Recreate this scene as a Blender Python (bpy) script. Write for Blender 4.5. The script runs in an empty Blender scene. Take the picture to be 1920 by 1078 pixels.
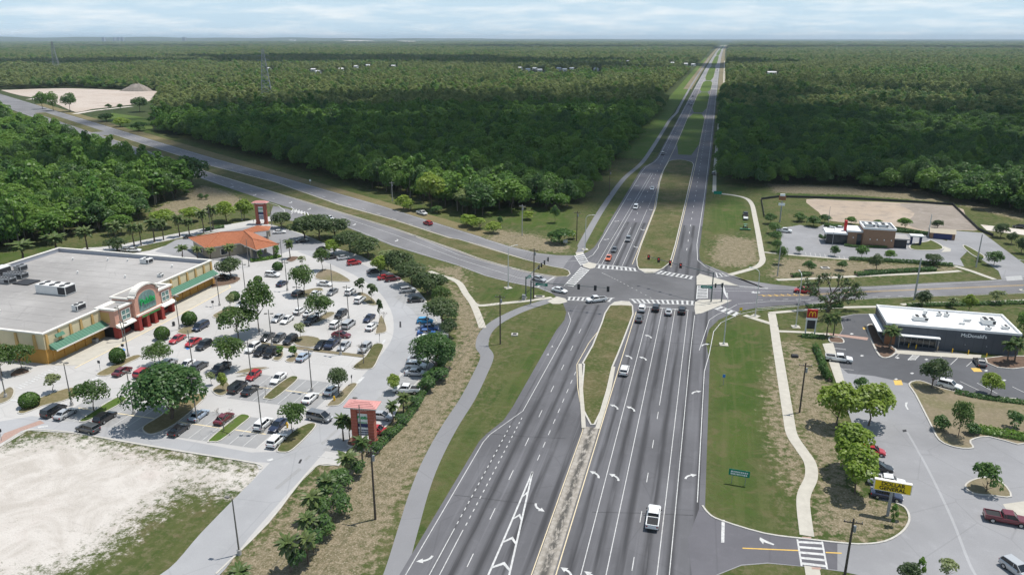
import bpy, math, random
import numpy as np
from mathutils import Vector, Matrix
from mathutils.geometry import tessellate_polygon

SC = bpy.context.scene
COL = SC.collection
R = math.radians

# ---------------------------------------------------------------- camera
FPX = 1430.0                                  # focal length in pixels of a 1920 px wide frame
PITCH = math.atan((539 - 71) / FPX)
YAW = math.atan(391 * math.cos(PITCH) / FPX)  # the highway runs along +Y
CAMH = 70.0
cam_data = bpy.data.cameras.new('camera')
cam = bpy.data.objects.new('camera', cam_data)
COL.objects.link(cam)
cam.location = (0, 0, CAMH)
cam.rotation_euler = (math.pi / 2 - PITCH, 0, YAW)
cam_data.sensor_width = 36.0
cam_data.lens = 36.0 * FPX / 1920.0
cam_data.clip_start = 1.0
cam_data.clip_end = 90000.0
SC.camera = cam

# ---------------------------------------------------------------- sky, sun, exposure
SUN_EL, SUN_AZ = R(71), R(53)                 # azimuth from +Y towards +X
sun_dir = Vector((math.sin(SUN_AZ) * math.cos(SUN_EL), math.cos(SUN_AZ) * math.cos(SUN_EL), math.sin(SUN_EL)))
sun_data = bpy.data.lights.new('sun', 'SUN')
sun_data.energy = 4.3
sun_data.angle = R(0.53)
sun_data.color = (1.0, 0.955, 0.89)
sun = bpy.data.objects.new('sun', sun_data)
COL.objects.link(sun)
sun.location = (0, 0, 3000)
sun.rotation_euler = sun_dir.to_track_quat('Z', 'Y').to_euler()

world = bpy.data.worlds.new('World')
SC.world = world
world.use_nodes = True
wn, wl = world.node_tree.nodes, world.node_tree.links
wn.clear()
w_out = wn.new('ShaderNodeOutputWorld')
w_bg = wn.new('ShaderNodeBackground')
w_bg.inputs['Strength'].default_value = 0.090
w_sky = wn.new('ShaderNodeTexSky')
w_sky.sky_type = 'NISHITA'
w_sky.sun_disc = False
w_sky.sun_elevation = SUN_EL
w_sky.sun_rotation = SUN_AZ
w_sky.altitude = 30
w_sky.air_density = 1.0
w_sky.dust_density = 0.4
w_sky.ozone_density = 1.2
# thin fair-weather cloud veil, all round the sky: the direction is laid on a flat cloud layer
w_tc = wn.new('ShaderNodeTexCoord')
w_sep = wn.new('ShaderNodeSeparateXYZ')
w_zc = wn.new('ShaderNodeMath'); w_zc.operation = 'MAXIMUM'; w_zc.inputs[1].default_value = 0.0
w_za = wn.new('ShaderNodeMath'); w_za.operation = 'ADD'; w_za.inputs[1].default_value = 0.11
w_dx = wn.new('ShaderNodeMath'); w_dx.operation = 'DIVIDE'
w_dy = wn.new('ShaderNodeMath'); w_dy.operation = 'DIVIDE'
w_cmb = wn.new('ShaderNodeCombineXYZ')
w_n = wn.new('ShaderNodeTexNoise')
w_n.inputs['Scale'].default_value = 1.3
w_n.inputs['Detail'].default_value = 7
w_n.inputs['Roughness'].default_value = 0.62
w_r = wn.new('ShaderNodeValToRGB')
w_r.color_ramp.elements[0].position = 0.44
w_r.color_ramp.elements[0].color = (0.0, 0.0, 0.0, 1)
w_r.color_ramp.elements[1].position = 0.66
w_r.color_ramp.elements[1].color = (0.85, 0.85, 0.85, 1)
w_veil = wn.new('ShaderNodeMix'); w_veil.data_type = 'RGBA'
w_veil.inputs[6].default_value = (5.9, 7.9, 9.6, 1)      # hazy blue between the clouds
w_veil.inputs[7].default_value = (9.4, 10.2, 10.9, 1)      # cloud white
w_mix = wn.new('ShaderNodeMix'); w_mix.data_type = 'RGBA'
w_hor = wn.new('ShaderNodeMapRange')                     # the veil thickens towards the horizon, all round
w_hor.inputs[1].default_value = 0.0; w_hor.inputs[2].default_value = 0.6; w_hor.inputs[3].default_value = 0.88; w_hor.inputs[4].default_value = 0.25
wl.new(w_tc.outputs['Generated'], w_sep.inputs[0])
wl.new(w_sep.outputs['Z'], w_zc.inputs[0]); wl.new(w_zc.outputs[0], w_za.inputs[0])
wl.new(w_sep.outputs['X'], w_dx.inputs[0]); wl.new(w_za.outputs[0], w_dx.inputs[1])
wl.new(w_sep.outputs['Y'], w_dy.inputs[0]); wl.new(w_za.outputs[0], w_dy.inputs[1])
wl.new(w_dx.outputs[0], w_cmb.inputs[0]); wl.new(w_dy.outputs[0], w_cmb.inputs[1])
wl.new(w_cmb.outputs[0], w_n.inputs['Vector'])
wl.new(w_n.outputs['Fac'], w_r.inputs[0])
wl.new(w_r.outputs[0], w_veil.inputs[0]); wl.new(w_veil.outputs[2], w_mix.inputs[7])
wl.new(w_sep.outputs['Z'], w_hor.inputs[0]); wl.new(w_hor.outputs[0], w_mix.inputs[0])
wl.new(w_sky.outputs[0], w_mix.inputs[6])
wl.new(w_mix.outputs[2], w_bg.inputs['Color'])
wl.new(w_bg.outputs[0], w_out.inputs['Surface'])

SC.view_settings.view_transform = 'Standard'
SC.view_settings.look = 'None'
SC.view_settings.exposure = 0.18
SC.view_settings.gamma = 1.0
SC.view_settings.use_curve_mapping = False
SC.cycles.use_denoising = True
SC.cycles.max_bounces = 6
SC.cycles.diffuse_bounces = 3
SC.cycles.glossy_bounces = 2
SC.cycles.transmission_bounces = 3
SC.cycles.transparent_max_bounces = 6
SC.cycles.volume_bounces = 0
SC.cycles.caustics_reflective = False
SC.cycles.caustics_refractive = False

# ---------------------------------------------------------------- survey: a sighted point -> ground plane
_cy, _sy, _cp, _sp = math.cos(YAW), math.sin(YAW), math.cos(PITCH), math.sin(PITCH)
def G(x, y, z=0.0):
    u, v = (x - 960) / FPX, (539 - y) / FPX
    hf, dz = _cp + v * _sp, -_sp + v * _cp
    t = (z - CAMH) / dz
    return (t * (-hf * _sy + u * _cy), t * (hf * _cy + u * _sy))
def GL(pts, z=0.0): return [G(x, y, z) for x, y in pts]
def proj(X, Y, Z=0.0):
    hf, r, dz = -_sy * X + _cy * Y, _cy * X + _sy * Y, Z - CAMH
    d = hf * _cp - dz * _sp
    return (960 + FPX * r / d, 539 - FPX * (hf * _sp + dz * _cp) / d, d)
def height_at(X, Y, ytop):
    lo, hi = 0.0, 80.0
    for _ in range(40):
        m = (lo + hi) / 2
        if proj(X, Y, m)[1] > ytop: lo = m
        else: hi = m
    return lo

# ---------------------------------------------------------------- materials
MATS = {}
def srgb(*c): return tuple(((v / 255) / 12.92 if v <= 10 else (((v / 255) + .055) / 1.055) ** 2.4) for v in c)
def mat(name, col, rough=0.8, metal=0.0, spec=0.3, var=0.0, vscale=1.0, bump=0.0, bscale=8.0, coat=0.0, detail=5, col2=None, emit=0.0):
    """plain surface: base colour with fine procedural mottling and relief"""
    if name in MATS: return MATS[name]
    m = bpy.data.materials.new(name); m.use_nodes = True
    nt = m.node_tree; b = nt.nodes['Principled BSDF']
    b.inputs['Base Color'].default_value = (*col[:3], 1)
    b.inputs['Roughness'].default_value = rough
    b.inputs['Metallic'].default_value = metal
    b.inputs['Specular IOR Level'].default_value = spec
    b.inputs['Coat Weight'].default_value = coat
    b.inputs['Coat Roughness'].default_value = 0.06
    if emit:
        b.inputs['Emission Color'].default_value = (*col[:3], 1); b.inputs['Emission Strength'].default_value = emit
    if var or bump or col2:
        g = nt.nodes.new('ShaderNodeNewGeometry')
        n = nt.nodes.new('ShaderNodeTexNoise'); n.inputs['Scale'].default_value = vscale
        n.inputs['Detail'].default_value = detail; n.inputs['Roughness'].default_value = 0.65
        nt.links.new(g.outputs['Position'], n.inputs['Vector'])
        if var or col2:
            mx = nt.nodes.new('ShaderNodeMix'); mx.data_type = 'RGBA'
            lo = col2 if col2 else tuple(c * (1 - var) for c in col[:3])
            hi = col[:3] if col2 else tuple(min(1, c * (1 + var)) for c in col[:3])
            mx.inputs[6].default_value = (*lo, 1); mx.inputs[7].default_value = (*hi, 1)
            rp = nt.nodes.new('ShaderNodeMapRange'); rp.inputs[1].default_value = 0.3; rp.inputs[2].default_value = 0.7
            nt.links.new(n.outputs['Fac'], rp.inputs[0]); nt.links.new(rp.outputs[0], mx.inputs[0])
            nt.links.new(mx.outputs[2], b.inputs['Base Color'])
        if bump:
            n2 = nt.nodes.new('ShaderNodeTexNoise'); n2.inputs['Scale'].default_value = bscale; n2.inputs['Detail'].default_value = 4
            nt.links.new(g.outputs['Position'], n2.inputs['Vector'])
            bp = nt.nodes.new('ShaderNodeBump'); bp.inputs['Strength'].default_value = bump; bp.inputs['Distance'].default_value = 0.1
            nt.links.new(n2.outputs['Fac'], bp.inputs['Height']); nt.links.new(bp.outputs[0], b.inputs['Normal'])
    MATS[name] = m
    return m

class NT:
    """tiny helper for node wiring"""
    def __init__(s, name):
        s.m = bpy.data.materials.new(name); s.m.use_nodes = True; s.t = s.m.node_tree
        s.b = s.t.nodes['Principled BSDF']; MATS[name] = s.m
        s.pos = s.t.nodes.new('ShaderNodeNewGeometry').outputs['Position']
    def link(s, a, b): s.t.links.new(a, b)
    def noise(s, scale, detail=4, rough=0.6, vec=None, dist=0.0):
        n = s.t.nodes.new('ShaderNodeTexNoise'); n.inputs['Scale'].default_value = scale
        n.inputs['Detail'].default_value = detail; n.inputs['Roughness'].default_value = rough
        n.inputs['Distortion'].default_value = dist
        s.link(vec or s.pos, n.inputs['Vector']); return n.outputs['Fac']
    def math(s, op, a, b=None, c=None, clamp=False):
        n = s.t.nodes.new('ShaderNodeMath'); n.operation = op; n.use_clamp = clamp
        for i, v in enumerate((a, b, c)):
            if v is None: continue
            if isinstance(v, (int, float)): n.inputs[i].default_value = v
            else: s.link(v, n.inputs[i])
        return n.outputs[0]
    def ramp(s, f, lo, hi, a=0.0, b=1.0):
        n = s.t.nodes.new('ShaderNodeMapRange'); n.interpolation_type = 'SMOOTHSTEP'
        for i, v in ((1, lo), (2, hi), (3, a), (4, b)): n.inputs[i].default_value = v
        s.link(f, n.inputs[0]); return n.outputs[0]
    def mix(s, f, a, b):
        n = s.t.nodes.new('ShaderNodeMix'); n.data_type = 'RGBA'
        if isinstance(f, (int, float)): n.inputs[0].default_value = f
        else: s.link(f, n.inputs[0])
        for i, v in ((6, a), (7, b)):
            if isinstance(v, tuple): n.inputs[i].default_value = (*v[:3], 1)
            else: s.link(v, n.inputs[i])
        return n.outputs[2]
    def scalevec(s, v):
        n = s.t.nodes.new('ShaderNodeVectorMath'); n.operation = 'MULTIPLY'; n.inputs[1].default_value = v
        s.link(s.pos, n.inputs[0]); return n.outputs[0]
    def bump(s, h, strength=0.4, dist=0.1):
        n = s.t.nodes.new('ShaderNodeBump'); n.inputs['Strength'].default_value = strength; n.inputs['Distance'].default_value = dist
        s.link(h, n.inputs['Height']); s.link(n.outputs[0], s.b.inputs['Normal'])
    def attr(s, name):
        n = s.t.nodes.new('ShaderNodeAttribute'); n.attribute_name = name; return n
    def done(s, colour, rough=0.9, spec=0.2):
        s.link(colour, s.b.inputs['Base Color']); s.b.inputs['Roughness'].default_value = rough
        s.b.inputs['Specular IOR Level'].default_value = spec
        return s.m

# ---------------------------------------------------------------- mesh helpers
def me_new(name, verts, faces, mats=(), idx=None, smooth=False):
    me = bpy.data.meshes.new(name)
    me.from_pydata(verts, [], faces)
    for m in mats: me.materials.append(m)
    if idx: me.polygons.foreach_set('material_index', idx)
    if smooth: me.polygons.foreach_set('use_smooth', [True] * len(me.polygons))
    me.update()
    return me
def link(name, me, parent=None, loc=(0, 0, 0), rz=0.0):
    o = bpy.data.objects.new(name, me); COL.objects.link(o)
    o.location = loc; o.rotation_euler = (0, 0, rz)
    if parent: o.parent = parent
    return o
def tag(o, label=None, cat=None, group=None, kind=None):
    if label: o['label'] = label
    if cat: o['category'] = cat
    if group: o['group'] = group
    if kind: o['kind'] = kind
    return o
def thing(name, label, cat, loc=(0, 0, 0), rz=0.0, group=None):
    o = bpy.data.objects.new(name, None); COL.objects.link(o)
    o.location = loc; o.rotation_euler = (0, 0, rz); o.empty_display_size = 0.5
    return tag(o, label, cat, group)
def copy_thing(src, loc, rz, label, group=None, scale=None):
    def cp(o, parent):
        c = o.copy(); COL.objects.link(c); c.parent = parent
        for ch in o.children: cp(ch, c)
        return c
    c = cp(src, None); c.location = loc; c.rotation_euler = (0, 0, rz)
    if scale: c.scale = scale
    c['label'] = label
    if group: c['group'] = group
    return c

class MB:
    """collects boxes, prisms, tubes and polygons into one mesh"""
    def __init__(s): s.v, s.f, s.i = [], [], []; s.cur = 0
    def add(s, vs, fs):
        n = len(s.v); s.v += [tuple(v) for v in vs]; s.f += [[a + n for a in f] for f in fs]; s.i += [s.cur] * len(fs); return s
    def box(s, x0, x1, y0, y1, z0, z1):
        return s.add([(x0, y0, z0), (x1, y0, z0), (x1, y1, z0), (x0, y1, z0), (x0, y0, z1), (x1, y0, z1), (x1, y1, z1), (x0, y1, z1)],
                     [(0, 3, 2, 1), (4, 5, 6, 7), (0, 1, 5, 4), (1, 2, 6, 5), (2, 3, 7, 6), (3, 0, 4, 7)])
    def obox(s, c, size, rz=0.0):
        """box centred on c (base z) turned by rz"""
        sx, sy, sz = size[0] / 2, size[1] / 2, size[2]; ca, sa = math.cos(rz), math.sin(rz)
        vs = [(c[0] + x * ca - y * sa, c[1] + x * sa + y * ca, c[2] + z) for z in (0, sz) for x, y in ((-sx, -sy), (sx, -sy), (sx, sy), (-sx, sy))]
        return s.add(vs, [(0, 3, 2, 1), (4, 5, 6, 7), (0, 1, 5, 4), (1, 2, 6, 5), (2, 3, 7, 6), (3, 0, 4, 7)])
    def prism(s, pts, z0, z1):
        """flat polygon pts (x,y) pulled up from z0 to z1"""
        n = len(pts)
        if sum(pts[i][0] * pts[(i + 1) % n][1] - pts[(i + 1) % n][0] * pts[i][1] for i in range(n)) < 0: pts = pts[::-1]
        tri = tessellate_polygon([[Vector((p[0], p[1], 0)) for p in pts]])
        vs = [(p[0], p[1], z0) for p in pts] + [(p[0], p[1], z1) for p in pts]
        fs = []
        for a, b, c in tri:
            up = (pts[b][0] - pts[a][0]) * (pts[c][1] - pts[a][1]) - (pts[c][0] - pts[a][0]) * (pts[b][1] - pts[a][1]) > 0
            fs.append((a + n, b + n, c + n) if up else (c + n, b + n, a + n))
        for i in range(n): fs.append((i, (i + 1) % n, n + (i + 1) % n, n + i))
        return s.add(vs, fs)
    def tube(s, p, q, r0, r1=None, n=8, cap=True):
        r1 = r0 if r1 is None else r1
        p, q = Vector(p), Vector(q); d = (q - p).normalized()
        a = d.orthogonal().normalized(); b = d.cross(a)
        vs = []
        for c, r in ((p, r0), (q, r1)):
            vs += [tuple(c + a * (r * math.cos(6.28319 * k / n)) + b * (r * math.sin(6.28319 * k / n))) for k in range(n)]
        fs = [(k, (k + 1) % n, n + (k + 1) % n, n + k) for k in range(n)]
        if cap: fs += [tuple(range(n - 1, -1, -1)), tuple(range(n, 2 * n))]
        return s.add(vs, fs)
    def poly3(s, vs): return s.add(vs, [tuple(range(len(vs)))])
    def profile_x(s, pts, x0, x1):
        """polygon in (y,z), pulled along x"""
        n = len(pts); vs = [(x0, y, z) for y, z in pts] + [(x1, y, z) for y, z in pts]
        return s.add(vs, [tuple(range(n)), tuple(range(2 * n - 1, n - 1, -1))] + [(i, n + i, n + (i + 1) % n, (i + 1) % n) for i in range(n)])
    def profile_y(s, pts, y0, y1):
        """polygon in (x,z), pulled along y"""
        n = len(pts); vs = [(x, y0, z) for x, z in pts] + [(x, y1, z) for x, z in pts]
        return s.add(vs, [tuple(range(n)), tuple(range(2 * n - 1, n - 1, -1))] + [(i, n + i, n + (i + 1) % n, (i + 1) % n) for i in range(n)])
    def mesh(s, name, mats, smooth=False):
        if not isinstance(mats, (list, tuple)): mats = [mats]
        me = me_new(name, s.v, s.f, mats, s.i if max(s.i, default=0) else None, smooth)
        return me
    def build(s, name, mats, parent=None, smooth=False, loc=(0, 0, 0), rz=0.0):
        return link(name, s.mesh(name, mats, smooth), parent, loc, rz)

def smooth_pts(pts, n=6, closed=False):
    """Catmull-Rom through the points"""
    out, N = [], len(pts)
    rng = range(N if closed else N - 1)
    for i in rng:
        g = (lambda k: pts[k % N]) if closed else (lambda k: pts[min(max(k, 0), N - 1)])
        p0, p1, p2, p3 = g(i - 1), g(i), g(i + 1), g(i + 2)
        for k in range(n):
            t = k / n
            out.append(tuple(0.5 * (2 * b + (c - a) * t + (2 * a - 5 * b + 4 * c - d) * t * t + (3 * b - a - 3 * c + d) * t ** 3) for a, b, c, d in zip(p0, p1, p2, p3)))
    if not closed: out.append(tuple(pts[-1]))
    return out
def offset_poly(pts, d):
    """closed polygon moved inwards by d"""
    n = len(pts); A = sum(pts[i][0] * pts[(i + 1) % n][1] - pts[(i + 1) % n][0] * pts[i][1] for i in range(n))
    s = 1 if A > 0 else -1; out = []
    for i in range(n):
        a, b, c = Vector(pts[i - 1]), Vector(pts[i]), Vector(pts[(i + 1) % n])
        e1, e2 = (b - a), (c - b)
        if e1.length < 1e-6 or e2.length < 1e-6: out.append(tuple(b)); continue
        e1.normalize(); e2.normalize()
        n1, n2 = Vector((-e1.y, e1.x)) * s, Vector((-e2.y, e2.x)) * s
        m = n1 + n2
        m = n1 if m.length < 0.2 else m / max(0.35, m.dot(n1))
        out.append(tuple(b + m * d))
    return out
def strip_edges(pts, w):
    L, Rr = [], []
    for i, p in enumerate(pts):
        a, b = Vector(pts[max(i - 1, 0)]), Vector(pts[min(i + 1, len(pts) - 1)])
        d = (b - a).normalized(); nn = Vector((-d.y, d.x)) * (w / 2)
        L.append(tuple(Vector(p) + nn)); Rr.append(tuple(Vector(p) - nn))
    return L, Rr
def strip_mesh(name, pts, w, z, m, h=0.0):
    """ribbon of width w along pts; h>0 gives it sides"""
    L, Rr = strip_edges(pts, w); n = len(pts)
    vs = [(*p, z) for p in L] + [(*p, z) for p in Rr]
    fs = [(i, n + i, n + i + 1, i + 1) for i in range(n - 1)]
    if h:
        vs += [(*p, z - h) for p in L] + [(*p, z - h) for p in Rr]
        fs += [(i, i + 1, 2 * n + i + 1, 2 * n + i) for i in range(n - 1)] + [(n + i, 3 * n + i, 3 * n + i + 1, n + i + 1) for i in range(n - 1)]
        fs += [(0, 2 * n, 3 * n, n), (n - 1, 2 * n - 1, 4 * n - 1, 3 * n - 1)]
    return me_new(name, vs, fs, [m])
def sheet(name, pts, m, z, parent=None, kind='structure'):
    tri = tessellate_polygon([[Vector((p[0], p[1], 0)) for p in pts]])
    fs = []
    for a, b, c in tri:
        up = (pts[b][0] - pts[a][0]) * (pts[c][1] - pts[a][1]) - (pts[c][0] - pts[a][0]) * (pts[b][1] - pts[a][1]) > 0
        fs.append((a, b, c) if up else (c, b, a))
    o = link(name, me_new(name, [(p[0], p[1], z) for p in pts], fs, [m]), parent)
    if parent is None: o['kind'] = kind
    return o
def ribbon(name, pts, w, m, z, parent=None, h=0.0):
    o = link(name, strip_mesh(name, pts, w, z, m, h), parent)
    if parent is None: o['kind'] = 'structure'
    return o
def island(name, pts, top, z0=0.03, h=0.15, kw=0.28, kerb=None, parent=None):
    """kerbed island: concrete kerb ring with a bed of soil or grass inside"""
    kerb = kerb or MATS['kerb']
    inn = offset_poly(pts, kw); n = len(pts); z1 = z0 + h
    vs = [(*p, z0 - 0.05) for p in pts] + [(*p, z1) for p in pts] + [(*p, z1) for p in inn] + [(*p, z1 - 0.05) for p in inn]
    fs = []
    for i in range(n):
        j = (i + 1) % n
        fs += [(i, j, n + j, n + i), (n + i, n + j, 2 * n + j, 2 * n + i), (2 * n + i, 2 * n + j, 3 * n + j, 3 * n + i)]
    root = sheet(name, inn, top, z1 - 0.035, parent)
    link('kerb', me_new('kerb', vs, fs, [kerb]), root)
    return root
def circle(cx, cy, rx, ry=None, n=24, a0=0.0): 
    ry = ry or rx
    return [(cx + rx * math.cos(a0 + 6.28319 * k / n), cy + ry * math.sin(a0 + 6.28319 * k / n)) for k in range(n)]
def text_mesh(s, size, depth, bold=0.0):
    cu = bpy.data.curves.new('lettering', 'FONT'); cu.body = s; cu.size = size; cu.extrude = depth; cu.offset = bold
    cu.align_x = 'CENTER'; cu.align_y = 'CENTER'
    o = bpy.data.objects.new('lettering', cu); COL.objects.link(o)
    dg = bpy.context.evaluated_depsgraph_get(); dg.update()
    me = bpy.data.meshes.new_from_object(o.evaluated_get(dg)); me.name = 'lettering'
    bpy.data.objects.remove(o); bpy.data.curves.remove(cu)
    return me
def lettering(s, size, m, parent, loc, rot, name='lettering', depth=0.03, bold=0.0, sx=1.0):
    me = text_mesh(s, size, depth, bold); me.materials.clear(); me.materials.append(m)
    o = bpy.data.objects.new(name, me); COL.objects.link(o); o.parent = parent
    o.location = loc; o.rotation_euler = rot; o.scale = (sx, 1, 1)
    return o
def in_poly(px, py, poly):
    px, py = np.asarray(px, float), np.asarray(py, float); c = np.zeros(px.shape, bool); n = len(poly)
    for i in range(n):
        x1, y1 = poly[i]; x2, y2 = poly[(i + 1) % n]
        if y1 == y2: continue
        c ^= ((y1 > py) != (y2 > py)) & (px < (x2 - x1) * (py - y1) / (y2 - y1) + x1)
    return c
def sdist(px, py, poly):
    """signed distance, positive inside"""
    d = np.full(px.shape, 1e9)
    for i in range(len(poly)):
        x1, y1 = poly[i]; x2, y2 = poly[(i + 1) % len(poly)]
        L2 = (x2 - x1) ** 2 + (y2 - y1) ** 2 + 1e-9
        t = np.clip(((px - x1) * (x2 - x1) + (py - y1) * (y2 - y1)) / L2, 0, 1)
        d = np.minimum(d, np.hypot(px - x1 - t * (x2 - x1), py - y1 - t * (y2 - y1)))
    return np.where(in_poly(px, py, poly), d, -d)
# ================================================================ SETTING: ground, roads, pavements
mat('kerb', (0.46, 0.44, 0.40), 0.85, var=0.12, vscale=1.2)
mat('sidewalk', (0.44, 0.415, 0.36), 0.9, var=0.10, vscale=0.6, bump=0.15)
mat('paint_white', (0.50, 0.50, 0.49), 0.7, var=0.25, vscale=1.6)
mat('paint_worn', (0.36, 0.36, 0.355), 0.75, var=0.2, vscale=3.0)
mat('paint_yellow', (0.62, 0.40, 0.10), 0.75, var=0.12, vscale=2.0)
mat('paint_cream', (0.62, 0.53, 0.36), 0.75, var=0.12, vscale=2.0)
mat('paint_blue', (0.06, 0.22, 0.55), 0.7)
mat('brick_paving', (0.36, 0.245, 0.205), 0.9, var=0.15, vscale=3.0)
mat('mulch', (0.13, 0.085, 0.06), 0.95, var=0.35, vscale=2.5, bump=0.6, bscale=6)
mat('dark_grate', (0.03, 0.03, 0.032), 0.7)

def asphalt(name, base, lanes=None, crack=0.25, stain=0.18):
    """weathered asphalt: broad patches, fine aggregate, and (highway) oily tracks along the lanes"""
    t = NT(name)
    big, mid, fine = t.noise(0.035, 5, 0.6), t.noise(0.35, 5, 0.65, dist=0.6), t.noise(9.0, 3, 0.7)
    c = t.mix(t.ramp(big, 0.32, 0.68), tuple(v * (1 - stain) for v in base), tuple(v * (1 + stain) for v in base))
    c = t.mix(t.math('MULTIPLY', t.ramp(mid, 0.52, 0.75), crack), c, tuple(v * 1.55 for v in base))
    c = t.mix(t.math('MULTIPLY', t.ramp(fine, 0.35, 0.7), 0.22), c, tuple(v * 0.55 for v in base))
    # thin mended cracks
    vo = t.t.nodes.new('ShaderNodeTexVoronoi'); vo.feature = 'DISTANCE_TO_EDGE'; vo.inputs['Scale'].default_value = 0.075
    t.link(t.pos, vo.inputs['Vector'])
    c = t.mix(t.math('MULTIPLY', t.ramp(vo.outputs['Distance'], 0.0, 0.012, 1.0, 0.0), 0.28), c, tuple(v * 0.6 for v in base))
    if lanes:
        sp = t.t.nodes.new('ShaderNodeSeparateXYZ'); t.link(t.pos, sp.inputs[0])
        st = None
        for x0, x1, c0, w in lanes:
            a = t.math('PINGPONG', t.math('SUBTRACT', sp.outputs['X'], c0), w / 2)
            k = t.ramp(a, 0.1, 0.95, 1.0, 0.0)
            inn = t.math('MULTIPLY', t.math('GREATER_THAN', sp.outputs['X'], x0), t.math('LESS_THAN', sp.outputs['X'], x1))
            k = t.math('MULTIPLY', k, inn)
            st = k if st is None else t.math('ADD', st, k)
        wob = t.ramp(t.noise(1.0, 3, 0.6, vec=t.scalevec((0.5, 0.03, 1))), 0.28, 0.52)
        c = t.mix(t.math('MULTIPLY', t.math('MULTIPLY', st, wob), 0.95), c, tuple(v * 0.40 for v in base))
        pale = t.ramp(t.noise(1.0, 4, 0.6, vec=t.scalevec((0.9, 0.02, 1))), 0.5, 0.72)
        c = t.mix(t.math('MULTIPLY', pale, 0.5), c, tuple(v * 1.5 for v in base))
    t.bump(fine, 0.2, 0.03)
    return t.done(c, 0.88, 0.25)

asphalt('asphalt_highway', (0.120, 0.119, 0.127), lanes=[(-16.1, 2.5, -4.4, 3.35), (-33, -19.5, -26.75, 3.3)])
asphalt('asphalt_crossing', (0.122, 0.121, 0.126))
asphalt('asphalt_north', (0.125, 0.122, 0.134))
asphalt('asphalt_west', (0.185, 0.182, 0.188))
asphalt('asphalt_lot', (0.445, 0.434, 0.42), crack=0.12, stain=0.09)
asphalt('asphalt_drive', (0.335, 0.337, 0.345), crack=0.12, stain=0.12)
asphalt('asphalt_stall', (0.30, 0.30, 0.30), crack=0.2, stain=0.14)
asphalt('asphalt_store', (0.26, 0.26, 0.268), crack=0.2, stain=0.14)
asphalt('asphalt_new', (0.105, 0.107, 0.115), crack=0.15)
asphalt('asphalt_trail', (0.215, 0.215, 0.222), crack=0.1, stain=0.08)

def soil(name, c1, c2, c3, s1=0.08, s2=1.3, b=0.5):
    t = NT(name)
    c = t.mix(t.ramp(t.noise(s1, 5, 0.65), 0.35, 0.65), c1, c2)
    c = t.mix(t.math('MULTIPLY', t.ramp(t.noise(s2, 5, 0.75), 0.45, 0.7), 0.6), c, c3)
    c = t.mix(t.math('MULTIPLY', t.ramp(t.noise(0.2, 5, 0.7, dist=0.8), 0.5, 0.68), 0.5), c, c3)
    t.bump(t.noise(4.0, 4), b, 0.15)
    return t.done(c, 0.95, 0.1)
soil('grass_lawn', (0.046, 0.078, 0.017), (0.085, 0.098, 0.031), (0.16, 0.138, 0.075))
soil('grass_bright', (0.060, 0.118, 0.018), (0.085, 0.125, 0.028), (0.13, 0.13, 0.055))
soil('grass_median', (0.058, 0.078, 0.022), (0.110, 0.100, 0.046), (0.20, 0.165, 0.10), 0.12)
soil('grass_dry', (0.17, 0.14, 0.075), (0.14, 0.13, 0.06), (0.26, 0.21, 0.13))
soil('bed_dry', (0.20, 0.165, 0.115), (0.15, 0.14, 0.075), (0.28, 0.23, 0.16))
soil('sand_pale', (0.52, 0.475, 0.42), (0.58, 0.54, 0.49), (0.42, 0.35, 0.29), 0.02, 0.25, 0.3)
soil('sand_clearing', (0.43, 0.365, 0.31), (0.47, 0.41, 0.36), (0.33, 0.26, 0.215), 0.008, 0.04, 0.3)
soil('sand_tan', (0.36, 0.29, 0.225), (0.40, 0.33, 0.265), (0.24, 0.21, 0.18), 0.03, 0.2, 0.3)
soil('sand_grey', (0.225, 0.195, 0.165), (0.27, 0.235, 0.20), (0.34, 0.30, 0.27), 0.06, 0.3, 0.4)
soil('forest_floor', (0.035, 0.055, 0.018), (0.05, 0.065, 0.025), (0.075, 0.08, 0.035), 0.003, 0.05)

# ---- near ground: one sheet whose cover (sand, dry straw, lush grass) follows the plots seen from the air
t = NT('ground_cover')
cov = t.attr('cover'); sep = t.t.nodes.new('ShaderNodeSeparateColor'); t.link(cov.outputs['Color'], sep.inputs[0])
nb, nm, nf = t.noise(0.06, 5, 0.65), t.noise(0.7, 6, 0.72), t.noise(3.2, 4, 0.75)
gcol = t.mix(t.ramp(nb, 0.35, 0.65), (0.046, 0.074, 0.018), (0.082, 0.094, 0.032))
gcol = t.mix(t.math('MULTIPLY', t.ramp(nm, 0.46, 0.62), 0.7), gcol, (0.150, 0.132, 0.075))
lush = t.ramp(t.math('ADD', sep.outputs[2], t.math('MULTIPLY', t.math('SUBTRACT', nm, 0.5), 1.8)), 0.40, 0.65)
gcol = t.mix(t.math('MULTIPLY', lush, 0.8), gcol, t.mix(t.ramp(nb, 0.3, 0.7), (0.036, 0.076, 0.012), (0.062, 0.096, 0.020)))
patch = t.noise(0.17, 5, 0.7, dist=0.8); mow = t.noise(1.0, 3, 0.6, vec=t.scalevec((0.55, 0.025, 1)))
gcol = t.mix(t.math('MULTIPLY', t.ramp(patch, 0.50, 0.66), 0.6), gcol, (0.130, 0.108, 0.058))
gcol = t.mix(t.math('MULTIPLY', t.ramp(mow, 0.48, 0.60), 0.35), gcol, (0.105, 0.112, 0.045))
dcol = t.mix(t.ramp(nm, 0.35, 0.65), (0.115, 0.105, 0.055), (0.245, 0.20, 0.135))
dcol = t.mix(t.math('MULTIPLY', t.ramp(nf, 0.5, 0.66), 0.75), dcol, (0.40, 0.345, 0.265))
dcol = t.mix(t.math('MULTIPLY', t.ramp(nf, 0.3, 0.45, 1.0, 0.0), 0.7), dcol, (0.075, 0.082, 0.035))
dry = t.ramp(t.math('ADD', sep.outputs[1], t.math('MULTIPLY', t.math('SUBTRACT', nm, 0.5), 1.6)), 0.35, 0.65)
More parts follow.
